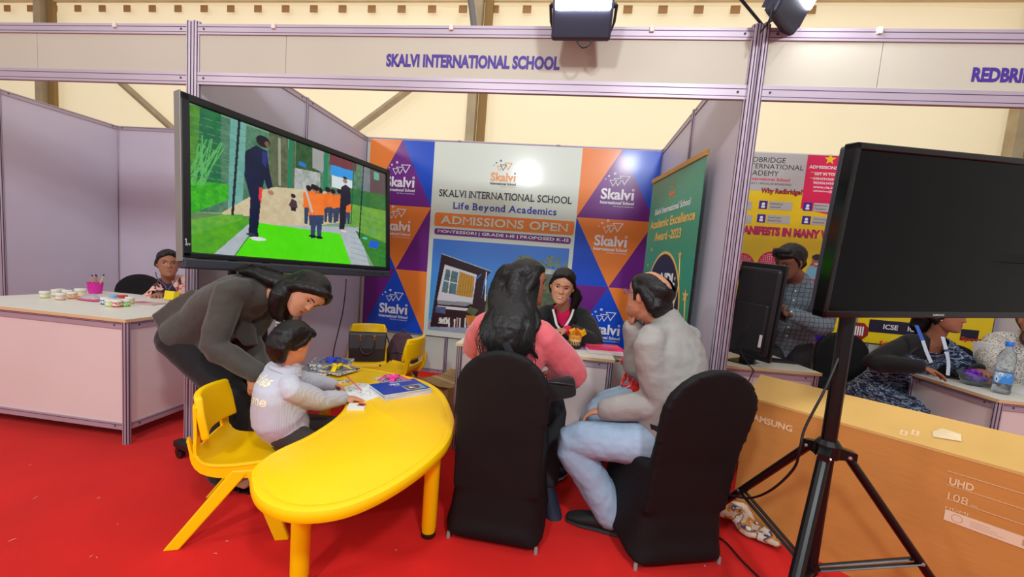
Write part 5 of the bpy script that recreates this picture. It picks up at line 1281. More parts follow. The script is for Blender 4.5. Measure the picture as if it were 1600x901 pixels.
# ---------------------------------------------------------------- man in the checked shirt, right-hand stand
def checked():
    hd = J(1233, 409, 3.02); face = V3((-.80, -.40, -.62)); up = V3((-.25, -.32, 1))
    N = J(1247, 434, 3.12); P = V3((4.02, 1.42, .90)); C = P.lerp(N, .62)+V3((.0, .03, 0))
    f = Figure('man in a blue checked shirt standing behind the counter, looking down at his phone', 1.72, hd, face, up, P, C, N, (-.5, -.86, 0), (-.45, -.88, 0),
        {'R': (J(1162, 424, 2.92), (-.6, .5, -.8), (-RT*.8+UP*.1-FW*.3, -UP-FW*.2, -1, dict(curl=.5))), 'L': (J(1240, 492, 2.90), (.9, .1, -.5), (-RT*.9+UP*.15, UP*.5-FW*.2, -1, dict(curl=.7)))},
        {'R': (V3((3.92, 1.40, .09)), (-.3, -1, 0), (-.4, -1, 0)), 'L': (V3((4.12, 1.44, .09)), (-.3, -1, 0), (-.3, -1, 0))}, SK3, hs=.25)
    f.body().face(lids=.8)
    CK = grid_cloth('checked_cloth', (98, 110, 118), (56, 62, 72), 30, .14)
    sh = f.shirt('shirt', CK, .018, hem=-.14, flare=.01, fold=.018, loose=.010, lab='blue-grey shirt with dark checks')
    n = (f.N-f.C).normalized(); b = B(); b.tube([f.N-n*.012, f.N+n*.022], [(.082, .078), (.060, .060)], 20, lat=f.sl, round_=False); keep(b.obj('collar', CK, None, True), f.root)
    fd = V3((-.45, -.88, 0)).normalized(); b = B()
    for k in range(7):
        p = f.N.lerp(f.P, .06+k*.15)+fd*.135; b.lathe(p, [(.006, 0), (.005, .002)], 10, fd)
    o = b.obj('button', mat('button_white', (225, 225, 225), .4)); keep(o, f.root); onto(o, sh, -fd, .002)
    f.trousers('trousers', mat('black_trousers', (26, 26, 30), .8), .010); f.shoes(mat('black_sneaker'), mat('black_sole'))
    def locks(b, f):
        b.tube([f.loc(0, -.28, .05), f.loc(0, -.36, -.15), f.loc(0, -.26, -.30)], [(.07, .035), (.07, .03), (.045, .02)], 16, lat=f.M @ V3((1, 0, 0)), sub=2)
        b.tube([f.loc(-.24, .26, .30), f.loc(-.06, .38, .32), f.loc(.14, .36, .33), f.loc(.26, .22, .28)], [.02, .028, .028, .02], 12, sub=3)
        b.tube([f.loc(-.15, .3, .42), f.loc(.05, .36, .40), f.loc(.2, .28, .36)], [.028, .034, .028], 12, sub=3)
        for sg in (1, -1): b.tube([f.loc(sg*.28, .15, .22), f.loc(sg*.325, .06, .05), f.loc(sg*.325, .04, -.06)], [.018, .012, .008], 10, sub=2)
    f.hair_cap(locks=locks, back=.04, up=.03, infl=.075, jaw=-.15)
    p = f.wr['L']-RT*.085+UP*.02; b = B(); b.box(p, (.07, .008, .14), Matrix.Rotation(R(-30), 3, 'X') @ Matrix.Rotation(R(30), 3, 'Z'), .004)
    tag(b.obj('mobile_phone', mat('phone_black', (14, 14, 16), .15)), 'mobile phone in the hand of the man in the checked shirt', 'phone')
checked()

# ---------------------------------------------------------------- woman in the blue sari
def sari():
    hd = J(1480, 492, 2.86); face = V3((.55, -.80, -.22)); up = V3((.05, -.08, 1))
    N = J(1463, 526, 2.94); P = V3((4.72, 1.42, .52)); C = P.lerp(N, .6)
    f = Figure('woman in a blue patterned sari and black sleeves, seated below the switched-off television', 1.62, hd, face, up, P, C, N, (.3, -1, 0), (.25, -.97, 0),
        {'R': (J(1436, 572, 2.78), (-.8, -.2, -.6), (RT*.9-UP*.35-FW*.3, (0, 0, -1), -1, dict(curl=.25, hs=1.1))), 'L': (J(1530, 578, 2.80), (.9, 0, -.6), ((-.4, -.9, 0), (0, 0, -1), 1, {}))},
        {'R': (V3((4.72, 1.0, .09)), (0, -1, .6), (0, -1, 0)), 'L': (V3((4.92, .98, .09)), (0, -1, .6), (0, -1, 0))}, SK2, True)
    f.body().face(lids=.5)
    n = (f.N-f.C).normalized(); N0 = np.array(f.N); fd = np.array(V3((.25, -.97, 0)).normalized())
    def cut(c):
        r = c-N0; x = r@np.array(f.sl); z = r@np.array(n); return ((r@fd > 0) & (z > -.11) & (abs(x) < .065)) | ((z > -.01) & (abs(x) < .07))
    f.shirt('blouse', BLK, .014, hem=-.02, fold=.012, cut=cut, loose=.012, lab='black long-sleeved blouse')
    SR = ramp_cloth('sari_cloth', [(0, (26, 36, 62)), (.45, (52, 74, 112)), (.52, (176, 190, 208)), (.585, (34, 50, 84))], 7, 3.0, stretch=(1.3, 1.3, 4))
    b = B(); s = f.s; Q, rr, lt = torso_rings(f.P, f.C, f.N-n*.02, f.hl, f.sl, s, True, .030, low=-.10, flare=.03); b.tube(Q, rr, 28, lat=lt, sub=3)
    for k in 'RL': b.tube([f.hip[k], f.kn[k], f.an[k]], [.12, .11, .12], 16, sub=2)
    A = f.arm_pts('L'); b.tube(A[:4], [.08, .088, .08, .075], 16, sub=2); b.ell(f.sh['L'], .085)
    me = solid(b, .009, 2, .02, .09, fold2=.01); c = centers(me); r = c-N0; x = r@np.array(f.sl); z = r@np.array(n); fr = r@fd
    top = z > -.40
    delfaces(me, ((x > .06) & (z > -.14)) | (z > .0) | ((fr > 0) & (z > -.075) & (x > -.04)))
    me.materials.append(SR); o = link('sari', me); keep(o, f.root); o['label'] = 'deep blue sari with white wavy pattern'
    LB = mat('lanyard_blue', (60, 96, 200), .5); LW = mat('lanyard_paleblue', (196, 214, 232), .5)
    lanyard(f, [J(1432, 508, 2.82), J(1438, 522, 2.78), J(1442, 532, 2.76)], LB, .012, on=o)
    lanyard(f, [J(1442, 532, 2.758), J(1448, 550, 2.74), J(1455, 566, 2.73)], LW, .012, on=o)
    lanyard(f, [J(1473, 526, 2.77), J(1478, 545, 2.74), J(1482, 566, 2.73), J(1481, 586, 2.72)], LW, .012, on=o)
    def locks(b, f):
        b.tube([f.loc(0, -.3, .1), f.loc(-.1, -.5, -.3), J(1432, 512, 3.0)], [(.09, .05), (.09, .05), (.06, .03)], 16, lat=(1, 0, 0), sub=2)
        for sg in (1, -1): b.tube([f.loc(sg*.04, .32, .40), f.loc(sg*.22, .24, .27), f.loc(sg*.32, .05, .08), f.loc(sg*.33, -.12, -.15)], [.02, .024, .024, .03], 12, sub=3)
    f.hair_cap(locks=locks, back=.065, up=.015, infl=.075)
    b = B(); b.ell(f.loc(.345, .0, -.16), .007); keep(b.obj('earring', mat('pearl', (226, 214, 196), .2)), f.root)
sari()

# ---------------------------------------------------------------- person at the right edge
def edge():
    hd = J(1618, 500, 2.80); P = V3((5.42, 1.32, .52)); N = J(1612, 524, 2.88); C = P.lerp(N, .6)
    f = Figure('person in a dotted pale blouse at the right edge, behind the water bottle', 1.6, hd, (-.3, -.9, -.2), (0, 0, 1), P, C, N, (-.3, -1, 0), (-.3, -1, 0),
        {'R': (J(1580, 598, 2.60), (-.7, 0, -.6), (-RT-FW*.3, (0, 0, -1), -1, {})), 'L': (J(1650, 590, 2.7), (.9, 0, -.6), ((-.4, -.9, 0), (0, 0, -1), 1, {}))},
        {'R': (V3((5.35, .95, .09)), (0, -1, .6), (0, -1, 0)), 'L': (V3((5.55, .95, .09)), (0, -1, .6), (0, -1, 0))}, SK2, True)
    f.body(.006)
    DT = ramp_cloth('dotted_cloth', [(0, (200, 198, 192)), (.56, (96, 92, 90))], 130, .2)
    f.shirt('blouse', DT, .024, fold=.02, loose=.02, sleeve=.8); f.trousers('trousers', BLK); f.shoes(mat('black_sneaker'), mat('black_sole'))
    def locks(b, f): b.tube([f.loc(-.1, -.2, .2), f.loc(-.35, -.05, -.3), J(1604, 524, 2.82), J(1602, 538, 2.80)], [.06, .05, .035, .012], 14, sub=3)
    f.hair_cap(locks=locks, m=HAIRB)
edge()

# ================================================================== FURNITURE
YPL = mat('yellow_plastic', (255, 206, 0), .38, noise=.03, nscale=5, bump=.05, bscale=90, spec=.45)
WTOP = mat('laminate_top', (226, 226, 214), .35, noise=.02, nscale=4); EDGE = mat('chipboard_edge', (214, 186, 140), .6)

def rlink(b, name, m, root, smooth=True, **k):
    o = b.obj(name, m, None, smooth, **k); o.parent = root; return o

def kidney_table():
    O = [(1.18, -.93), (1.28, -1.02), (1.40, -1.06), (1.51, -1.04), (1.60, -.97), (1.675, -.83), (1.73, -.64), (1.75, -.45), (1.72, -.24), (1.65, -.05), (1.51, .22), (1.32, .40), (1.04, .49), (.78, .52), (.58, .49), (.47, .40), (.48, .27), (.60, .15), (.80, .07), (.98, -.03), (1.09, -.16), (1.145, -.34), (1.15, -.56), (1.12, -.72), (1.13, -.85)]
    P = [V3((*p, 0)) for p in O]; n = len(P); D = []
    for i in range(n):
        for k in range(4):
            t = k/4; a, b_, c, d = P[i-1], P[i], P[(i+1) % n], P[(i+2) % n]
            D.append(.5*((2*b_)+(c-a)*t+(2*a-5*b_+4*c-d)*t*t+(3*b_-a-3*c+d)*t**3))
    cen = V3((1.36, -.20, 0)); o = V3((1.3, -.3, 0)); N_ = len(D)
    def inset(r):
        Q = []
        for i in range(N_):
            tg = (D[(i+1) % N_]-D[i-1]).normalized(); nn = V3((-tg.y, tg.x, 0)); Q.append(D[i]+nn*r)
        return Q
    e = empty('kidney_table', o, 0, 'low yellow plastic kidney-shaped table with round legs', 'table')
    b = B(); rings = [(.03, .452), (.004, .456), (0, .466), (0, .484), (.006, .495), (.018, .4995), (.034, .500), (.038, .4985), (.042, .500)]
    V = []; F = []
    for r, z in rings: V += [q+V3((0, 0, z))-o for q in inset(r)]
    for j in range(len(rings)-1):
        for i in range(N_): F.append((j*N_+i, j*N_+(i+1) % N_, (j+1)*N_+(i+1) % N_, (j+1)*N_+i))
    F.append(tuple(range(N_-1, -1, -1))); F.append(tuple((len(rings)-1)*N_+i for i in range(N_)))
    b.add(V, F); rlink(b, 'tabletop', YPL, e)
    for i, (x, y) in enumerate(((1.285, -.791), (1.666, -.389), (1.52, .06), (.66, .36), (1.20, .30))):
        b = B(); b.lathe(V3((x, y, 0))-o, [(.026, 0), (.031, .004), (.031, .03), (.034, .05), (.036, .455)], 24); l = rlink(b, 'leg', YPL, e)
        b = B(); b.lathe(V3((x, y, 0))-o, [(.031, 0), (.034, .004), (.034, .022), (.030, .024)], 24); c = rlink(b, 'foot_cap', mat('foot_cap', (40, 30, 16), .5), e); c.parent = l
    return e
kidney_table()

def kid_chair(loc, rz, label):
    e = empty('kids_chair', loc, rz, label, 'chair', 'yellow plastic chairs around the kidney table')
    prof = [(.180, .300), (.178, .322), (.160, .334), (.10, .330), (.02, .322), (-.06, .322), (-.115, .335), (-.145, .368), (-.160, .41), (-.168, .45), (-.174, .475), (-.182, .53), (-.192, .60)]
    prof = dens([V3((0, a, c)) for a, c in prof], 2); nx = 12; bm = bmesh.new(); G = []
    for j, p in enumerate(prof):
        t = j/(len(prof)-1); w_ = .165+.01*math.sin(t*3.1); row = []
        for i in range(nx+1):
            u = -1+2*i/nx; up_ = .020*abs(u)**4 if t < .6 else 0; fw = .035*u*u*max(0, (t-.55)/.45)
            row.append(bm.verts.new((u*w_, p.y+fw, p.z+up_)))
        G.append(row)
    for j in range(len(prof)-1):
        for i in range(nx):
            z = prof[j].z
            if .405 < z < .462 and 2 <= i < nx-2: continue
            bm.faces.new((G[j][i], G[j][i+1], G[j+1][i+1], G[j+1][i]))
    bm.normal_update(); r = bmesh.ops.solidify(bm, geom=bm.faces[:], thickness=.012)
    bmesh.ops.recalc_face_normals(bm, faces=bm.faces[:])
    me = bpy.data.meshes.new('seat'); bm.to_mesh(me); bm.free(); me.materials.append(YPL); me.polygons.foreach_set('use_smooth', [True]*len(me.polygons)); me.set_sharp_from_angle(angle=R(45)); link('seat', me, e)
    # padded back rim
    b = B(); pts = []
    for j in range(9):
        t = j/8; z = .452+.185*t; hw = .168*(1-.10*max(0, t-.6)/.4); row = []
        row = [V3((u*hw*(1 if abs(u) < 1 else 1), -.166-.06*t*.6+.045*u*u, z)) for u in np.linspace(-1, 1, 13)]; pts.append(row)
    bm = bmesh.new(); G = [[bm.verts.new(p) for p in row] for row in pts]
    for j in range(8):
        for i in range(12): bm.faces.new((G[j][i], G[j][i+1], G[j+1][i+1], G[j+1][i]))
    bm.normal_update(); bmesh.ops.solidify(bm, geom=bm.faces[:], thickness=.030)
    bmesh.ops.bevel(bm, geom=[ed for ed in bm.edges if ed.calc_face_angle(0) > .9], offset=.010, segments=3, profile=.5, affect='EDGES')
    bmesh.ops.recalc_face_normals(bm, faces=bm.faces[:])
    me = bpy.data.meshes.new('backrest'); bm.to_mesh(me); bm.free(); me.materials.append(YPL); me.polygons.foreach_set('use_smooth', [True]*len(me.polygons)); me.set_sharp_from_angle(angle=R(50)); link('backrest', me, e)
    for sx in (-1, 1):
        b = B(); D_ = [p for p in prof if p.z < .47]; V = []; n_ = len(D_)
        for k_, p in enumerate(D_):
            t_ = (D_[min(k_+1, n_-1)]-D_[max(k_-1, 0)]).normalized(); nn = V3((0, -t_.z, t_.y))*(-1 if t_.y < 0 and False else 1); dn = V3((0, t_.z, -t_.y)); dn = dn if dn.z < 0 or dn.y < -.5 else -dn; hgt = .042*max(.12, 1-1.15*max(0, (k_/(n_-1)-.35)/.65))
            V += [V3((sx*.150, p.y, p.z+.012)), V3((sx*.170, p.y, p.z+.018)), V3((sx*.172, p.y, p.z))+dn*hgt, V3((sx*.150, p.y, p.z))+dn*hgt]
        b.add(V, [(0, 1, 2, 3), tuple((n_-1)*4+q for q in (3, 2, 1, 0))]+[(k_*4+q, (k_+1)*4+q, (k_+1)*4+(q+1) % 4, k_*4+(q+1) % 4) for k_ in range(n_-1) for q in range(4)]); rlink(b, 'side_rail', YPL, e)
        for y0, y1 in ((.075, .205), (.03, -.215)):
            b = B(); top = V3((sx*.160, y0, .322)); bot = V3((sx*.195, y1, .0)); w_ = .030
            for_ = V3((0, 1, 0)); V = []
            for p, ww in ((top, .036), (bot, .029)):
                for dx, dy in ((-.013, -ww), (.013, -ww), (.013, ww), (-.013, ww)): V.append(p+V3((dx, dy, 0)))
            b.add(V, [(0, 1, 2, 3), (4, 7, 6, 5), (0, 4, 5, 1), (1, 5, 6, 2), (2, 6, 7, 3), (3, 7, 4, 0)])
            o = rlink(b, 'leg', YPL, e, False); md = o.modifiers.new('b', 'BEVEL'); md.width = .006; md.segments = 2
    b = B(); b.box((0, .03, .306), (.30, .05, .02)); rlink(b, 'crossbar', YPL, e, False)
    return e
kid_chair((.785, -.471, 0), R(-67), 'yellow plastic chair the boy sits on, nearest the camera')
kid_chair((.47, 1.30, 0), R(-155), 'yellow plastic chair carrying the dark handbag')
kid_chair((.86, 1.10, 0), R(84), 'yellow plastic chair with an empty seat, turned sideways in front of the backpack')

STR = mat('spandex_black', (12, 11, 14), .7, noise=.12, nscale=2.5, bump=.15, bscale=4, bdist=.03, spec=.35)
def chair_cover(name, lean=.06, tw=0):
    b = B(); n = 48; V = []; F = []
    def ring(z, hw, y0, y1, pw=5, dz=0):
        P = []
        for k in range(n):
            a = 2*math.pi*k/n; c, s_ = math.cos(a), math.sin(a)
            x = hw*math.copysign(abs(c)**(2/pw), c); y = (y0+y1)/2+(y1-y0)/2*math.copysign(abs(s_)**(2/pw), s_)
            q = min(1, (abs(c)*abs(s_)*2))**3; P.append(V3((x, y, z+dz*(1-q))))
        return P
    R_ = [ring(.012, .240, -.242, .242, 6, .055), ring(.10, .226, -.228, .228, 6, .03), ring(.25, .212, -.222, .216, 6, .0), ring(.38, .208, -.222, .212, 5), ring(.45, .212, -.222, .215, 5), ring(.475, .200, -.215, .205, 4)]
    for r in R_: V += r
    for j in range(len(R_)-1):
        for k in range(n): F.append((j*n+k, j*n+(k+1) % n, (j+1)*n+(k+1) % n, (j+1)*n+k))
    F.append(tuple(range(n-1, -1, -1))); F.append(tuple((len(R_)-1)*n+k for k in range(n))); b.add(V, F)
    P = []
    for u in np.linspace(-1, 1, 25): P.append((u*.205, 0))
    poly = [(-.204, .26), (.204, .26), (.204, .50), (.212, .66), (.214, .74)]+[(.214*math.cos(a), .74+.190*math.sin(a)) for a in np.linspace(.15, math.pi-.15, 14)]+[(-.214, .74), (-.212, .66), (-.204, .50)]
    o = V3((0, -.190, .0)); up_ = V3((0, -lean*1.4, 1))
    nn = len(poly); V = []
    for t in (0, 1):
        for x, z in poly: V.append(V3((x*(1 if t else .985), -.172-t*.050-lean*max(0, z-.36), z)))
    F = [tuple(range(nn)), tuple(range(2*nn-1, nn-1, -1))]+[(i, nn+i, nn+(i+1) % nn, (i+1) % nn) for i in range(nn)]
    b.add(V, F)
    me = solid(b, .011, 9, .006, .2); me.materials.append(STR)
    return me
COVER = chair_cover('cover', .08); COVER2 = chair_cover('cover', .22)
def covered_chair(loc, rz, label, me=COVER, sc=1.0):
    e = empty('covered_chair', loc, rz, label, 'chair', 'chairs under black stretch covers'); e.scale = (sc, sc, sc)
    link('cover', me, e)
    for x in (-.208, .208):
        for y in (-.208, .208):
            b = B(); b.lathe((x, y, 0), [(.009, 0), (.010, .010), (.008, .03)], 10); rlink(b, 'foot', mat('foot_tip', (150, 146, 142), .4), e)
    return e
covered_chair((1.975, -.178, 0), R(-1.5), 'black covered chair the woman in pink sits on')
covered_chair((2.755, -.115, 0), R(19), 'black covered chair the man in the grey shirt sits on', COVER2, 1.02)
covered_chair((-2.12, 1.42, 0), R(215), 'black covered chair standing empty behind the counter with paint pots', COVER, .95)
covered_chair((1.66, 1.62, 0), R(180), 'black covered chair half hidden behind the hair of the woman in pink')
covered_chair((2.21, 1.30, 0), R(180), 'black covered chair the smiling woman sits on')
covered_chair((-1.16, 1.42, 0), R(185), 'black covered chair under the woman in the floral jacket')
covered_chair((4.70, 1.66, 0), R(172), 'black covered chair the woman in the sari sits on')
covered_chair((5.5, 1.5, 0), R(180), 'black covered chair at the right edge under the person in the dotted blouse')

def counter(loc, rz, W, D, H, label, z0=.09, sides='LRF'):
    e = empty('counter', loc, rz, label, 'counter', 'white counters of the stands')
    b = B(); b.box((W/2, D/2, H-.010), (W+.05, D+.05, .017)); b.box((W/2, D/2, H-.0185), (W+.052, D+.052, .004), mi=1)
    for s in (0, 1):
        b.box((W/2, -.0255 if s == 0 else D+.0255, H-.011), (W+.05, .0012, .019), mi=1); b.box((-.0255 if s == 0 else W+.0255, D/2, H-.011), (.0012, D+.05, .019), mi=1)
    rlink(b, 'countertop', [WTOP, EDGE], e, False)
    for x in (0, W):
        for y in (0, D): post(e, x, y, 0, H-.022)
    def side(x0, y0, x1, y1):
        L = math.hypot(x1-x0, y1-y0); a = math.atan2(y1-y0, x1-x0); s = empty('side', (x0, y0, 0), a); s.parent = e; s.name = 'panel_frame'
        b = B(); b.box((L/2, 0, (z0+H)/2-.01), (L-.03, .006, H-z0-.03)); b.obj('panel', CPANEL_LIT, s)
        rail(s, .018, L-.018, H-.045, .042); rail(s, .018, L-.018, z0+.02, .042)
    if 'F' in sides: side(0, 0, W, 0)
    if 'L' in sides: side(0, 0, 0, D)
    if 'R' in sides: side(W, 0, W, D)
    return e
counter((-1.74, -.050, 0), R(1), 1.32, .90, .79, 'white counter with paint pots and a pink cup, at the left')
counter((1.53, .51, 0), 0, 1.00, .50, .75, 'white counter between the smiling woman and the two seated visitors')
counter((3.04, .70, 0), R(6), .88, .50, .75, 'white counter carrying the black monitor and keyboard')
counter((4.79, .56, 0), R(0), 1.0, .60, .75, 'white counter with the water bottle, in front of the woman in the sari')

# ------------------------------------------------------------------ TV carton, small cartons, cloth
CARD = mat('cardboard', (192, 130, 62), .8, noise=.05, nscale=3, bump=.12, bscale=14, bdist=.01, stretch=(1, 1, 3)); CARD_LIT = mat('cardboard_lit', (208, 166, 92), .7, noise=.07, nscale=3)  # second tone for the flap: brightness of its upward face put into the colour
def tv_carton():
    o = V3((3.235, .17, 0)); a = math.atan2(-.676, .737); L, H, T = 1.20, .688, .17
    e = empty('carton', o, a, 'large brown television carton standing on edge behind the tripod', 'carton')
    b = B(); b.box((L/2, T/2, H/2), (L, T, H)); rlink(b, 'box', CARD, e, False)
    Wd = L; b = B()
    b.add([(-.005, -.002, H), (Wd+.005, -.002, H), (Wd+.005, T, H+.10), (-.005, T, H+.10), (-.005, -.002, H+.008), (Wd+.005, -.002, H+.008), (Wd+.005, T, H+.108), (-.005, T, H+.108)], [(0, 3, 2, 1), (4, 5, 6, 7), (0, 1, 5, 4), (2, 3, 7, 6), (1, 2, 6, 5), (0, 4, 7, 3)])
    rlink(b, 'flap', CARD_LIT, e, False)
    b = B(); b.add([(0, .0, H), (0, T, H), (0, T, H+.10)], [(0, 1, 2)]); b.box((L/2, .0, H-.001), (L, .003, .004)); rlink(b, 'crease', mat('cardboard_edge', (224, 186, 120), .8), e, False, normals=False)
    Mx = deep(e); x = (Mx.to_3x3() @ V3((1, 0, 0))); fc = Face(Mx @ V3((0, -.0015, 0)), x, (0, 0, 1)); PW = mat('carton_print', (226, 190, 146), .7); LBW = mat('carton_label', (224, 196, 168), .7)
    b = B(); u0, v0 = fc.uv(1170, 655); u1, v1 = fc.uv(1238, 672); fc.text(b, 'SAMSUNG', u0, u1, (v0+v1)/2-.004, (v0+v1)/2+.030, .035, 1); keep(b.obj('lettering', PW, normals=False), e)
    b = B(); u0, v0 = fc.uv(1482, 756); u1, _ = fc.uv(1522, 762); fc.text(b, 'UHD', u0, u1, v0, v0+.030, .035, 1)
    u, v = fc.uv(1480, 779); fc.text(b, '108', u, u+.055, v, v+.030, .0, 1); fc.text(b, 'cm', u+.062, u+.08, v, v+.010, .0, 1)
    u, v = fc.uv(1477, 792); fc.text(b, 'HDMI', u, u+.062, v-.004, v+.007, .0, 1)
    for py in (737, 759, 781):
        u0, v0 = fc.uv(1485, py); fc.rect(b, u0-.01, v0, u0+.30, v0+.0025, 1)
    keep(b.obj('lettering', PW, normals=False), e)
    b = B(); u, v = fc.uv(1474, 811); fc.rect(b, u, v, u+.26, v+.045, 1, 0); fc.ring(b, u+.035, v+.023, .016, .002, 2, 1); fc.rect(b, u+.20, v+.01, u+.24, v+.035, 2, 1)
    for k in range(3): fc.rect(b, u+.07, v+.012+k*.009, u+.16-.02*k, v+.0135+k*.009, 2, 1)
    keep(b.obj('label_sticker', [LBW, mat('carton_ink', (190, 150, 110), .7)], normals=False), e)
    n = V3((0, -.10, .17)).normalized(); s = V3((0, .17, .10)).normalized(); R3 = Mx.to_3x3(); f2 = Face(Mx @ V3((0, -.002, H+.0085)), R3 @ V3((1, 0, 0)), R3 @ s)
    b = B()
    for px_ in (1405, 1423):
        u, v = f2.uv(px_, 678); f2.rect(b, u, v, u+.024, v+.03, 1, 0); f2.poly(b, [(u+.004, v+.014), (u+.020, v+.014), (u+.012, v+.004)], 2, 1); f2.rect(b, u+.009, v+.014, u+.015, v+.026, 2, 1)
    keep(b.obj('handling_symbols', [PW, CARD_LIT], normals=False), e)
    b = B(); u, v = f2.uv(1475, 682)
    b.add([f2.pt(u-.03, v-.02, 4), f2.pt(u+.05, v-.005, 6), f2.pt(u+.045, v+.03, 16), f2.pt(u-.01, v+.035, 20), f2.pt(u-.035, v+.01, 5), f2.pt(u+.01, v+.008, 34)], [(0, 1, 5), (1, 2, 5), (2, 3, 5), (3, 4, 5), (4, 0, 5)])
    keep(b.obj('torn_tape', mat('tape_cream', (226, 206, 164), .5), normals=False), e)
    return e
tv_carton()
def small_carton():
    o = onplane(657, 612, 'Z', 0); o = V3((1.00, 1.30, 0)); a = R(-32)
    e = empty('carton', o, a, 'small brown cardboard carton on the floor against the back panel', 'carton')
    b = B(); b.box((.17, .14, .11), (.36, .28, .22)); rlink(b, 'box', mat('carton_brown', (150, 122, 76), .85, noise=.08, nscale=6), e, False)
    for p, q_ in (((.17, -.035, .235), -18), ((.17, .30, .24), 20)):
        b = B(); b.box(p, (.36, .11, .005), Matrix.Rotation(R(q_), 3, 'X')); rlink(b, 'flap', mat('carton_brown'), e, False)
    b = B(); b.box((.17, .14, .2215), (.36, .05, .002)); rlink(b, 'tape', mat('tape_brown', (176, 148, 96), .4), e, False)
small_carton()
def cloth():
    M = ramp_cloth('checked_scarf', [(0, (206, 196, 176)), (.48, (198, 130, 44)), (.55, (60, 66, 104)), (.60, (212, 202, 186))], 16, .5)
    b = B(); P = [onplane(*q, 'Z', .03) for q in ((1108, 806), (1130, 808), (1152, 810), (1172, 826), (1195, 838), (1216, 847))]
    for k in range(7):
        off = V3((rng.normal(0, .02), rng.normal(0, .03), 0)); Q = [p+off+V3((0, 0, abs(.05-.01*i)*abs(math.sin(i*1.7+k))+(.03 if i < 3 else 0))) for i, p in enumerate(P)]
        b.tube(Q, [.020, .034, .034, .024, .022, .012], 12, sub=3)
    me = solid(b, .008, 2, .025, .05); me.materials.append(M)
    tag(link('checked_scarf', me), 'crumpled cream and orange checked cloth on the floor by the large carton', 'cloth')
cloth()
b = B(); p = onplane(1120, 772, 'Z', .05); b.box(p+V3((-.01, .05, 0)), (.07, .05, .085), Matrix.Rotation(R(25), 3, 'Y'), .008); tag(b.obj('plug_socket', mat('socket_white', (206, 206, 180), .5)), 'pale plastic plug socket lying on the floor beside the checked cloth', 'socket')

# ------------------------------------------------------------------ bags on the chairs
LEA = mat('bag_leather', (44, 34, 38), .42, bump=.15, bscale=120, bdist=.003)
def handbag():
    e = empty('handbag', (.50, 1.24, .335), R(-158), 'dark brown handbag standing on a yellow chair', 'bag'); e.scale = (1, 1, 1.3)
    b = B(); V = []
    P = [(-.15, -.055), (.15, -.055), (.15, .055), (-.15, .055)]
    for z, k, d in ((0, 1, 1), (.10, 1.02, .95), (.19, 1.06, .55), (.205, 1.07, .4)):
        V += [V3((x*k, y*d, z+(.0))) for x, y in P]
    b.add(V, [(3, 2, 1, 0), (12, 13, 14, 15)]+[(j*4+i, j*4+(i+1) % 4, j*4+4+(i+1) % 4, j*4+4+i) for j in range(3) for i in range(4)])
    o = rlink(b, 'bag_body', LEA, e, False); md = o.modifiers.new('b', 'BEVEL'); md.width = .008; md.segments = 3
    for s in (-1, 1):
        b = B(); b.tube(dens([V3((-.06, s*.034, .16)), V3((-.062, s*.055, .12)), V3((-.03, s*.075, .07)), V3((.03, s*.075, .07)), V3((.062, s*.055, .12)), V3((.06, s*.034, .16))], 5), .0065, 8); rlink(b, 'handle', LEA, e)
        for x in (-.06, .06):
            b = B(); b.box((x, s*.037, .172), (.014, .006, .03), bev=.002); b.lathe((x, s*.04, .155), [(.009, -.002), (.009, .002)], 12, V3((0, 1, 0))); rlink(b, 'buckle', mat('gold', (212, 160, 60), .25, 1), e, False)
    b = B(); b.tube(dens([V3((-.155, 0, .19)), V3((-.20, .03, .10)), V3((-.21, .07, -.02)), V3((-.18, .11, -.06)), V3((-.12, .12, .0))], 5), .006, 8); rlink(b, 'strap', LEA, e)
handbag()
def backpack():
    e = empty('backpack', (.70, 1.56, 0), R(-170), 'dim maroon backpack leaning against the back panel between two yellow chairs', 'bag')
    M = mat('backpack_cloth', (84, 58, 68), .85, noise=.1, nscale=20)
    b = B(); b.tube([(0, 0, .05), (0, 0, .2), (0, .02, .40), (0, .03, .53)], [(.15, .08), (.16, .10), (.15, .09), (.09, .05)], 20, lat=(1, 0, 0), sub=3); me = solid(b, .01, 2, .01); me.materials.append(M); link('bag_body', me, e)
    b = B(); b.tube([(0, .10, .10), (0, .115, .2), (0, .10, .29)], [(.11, .03), (.12, .035), (.10, .025)], 16, lat=(1, 0, 0), sub=2); rlink(b, 'pocket', M, e)
    b = B(); b.tube(dens([V3((-.12, .07, .36)), V3((0, .12, .40)), V3((.12, .07, .36))], 5), .005, 6); rlink(b, 'zip', mat('zip_grey', (70, 72, 76), .4, .6), e)
    b = B(); b.tube(dens([V3((-.04, .02, .55)), V3((0, .02, .60)), V3((.04, .02, .55))], 5), .008, 8); rlink(b, 'handle', M, e)
backpack()

# ------------------------------------------------------------------ things on the yellow table
def flat_thing(name, quad, z, t, m, label, cat, group=None, parts=True):
    """a thin pack lying on a table; quad = its corners (x, y)"""
    c = sum((V3((*q, 0)) for q in quad), V3())/len(quad); e = empty(name, (c.x, c.y, z), 0, label, cat, group)
    b = B(); n = len(quad); V = [V3((q[0]-c.x, q[1]-c.y, 0)) for q in quad]; V += [v+V3((0, 0, t)) for v in V]
    b.add(V, [tuple(range(n-1, -1, -1)), tuple(range(n, 2*n))]+[(i, (i+1) % n, n+(i+1) % n, n+i) for i in range(n)])
    rlink(b, 'cover', m, e, False); return e, c
def rect_quad(c, w_, d, a):
    x = V3((math.cos(a), math.sin(a))+(0,)); y = V3((-math.sin(a), math.cos(a), 0)); c = V3((*c, 0))
    return [tuple((c+x*sx*w_/2+y*sy*d/2)[:2]) for sx, sy in ((-1, -1), (1, -1), (1, 1), (-1, 1))]
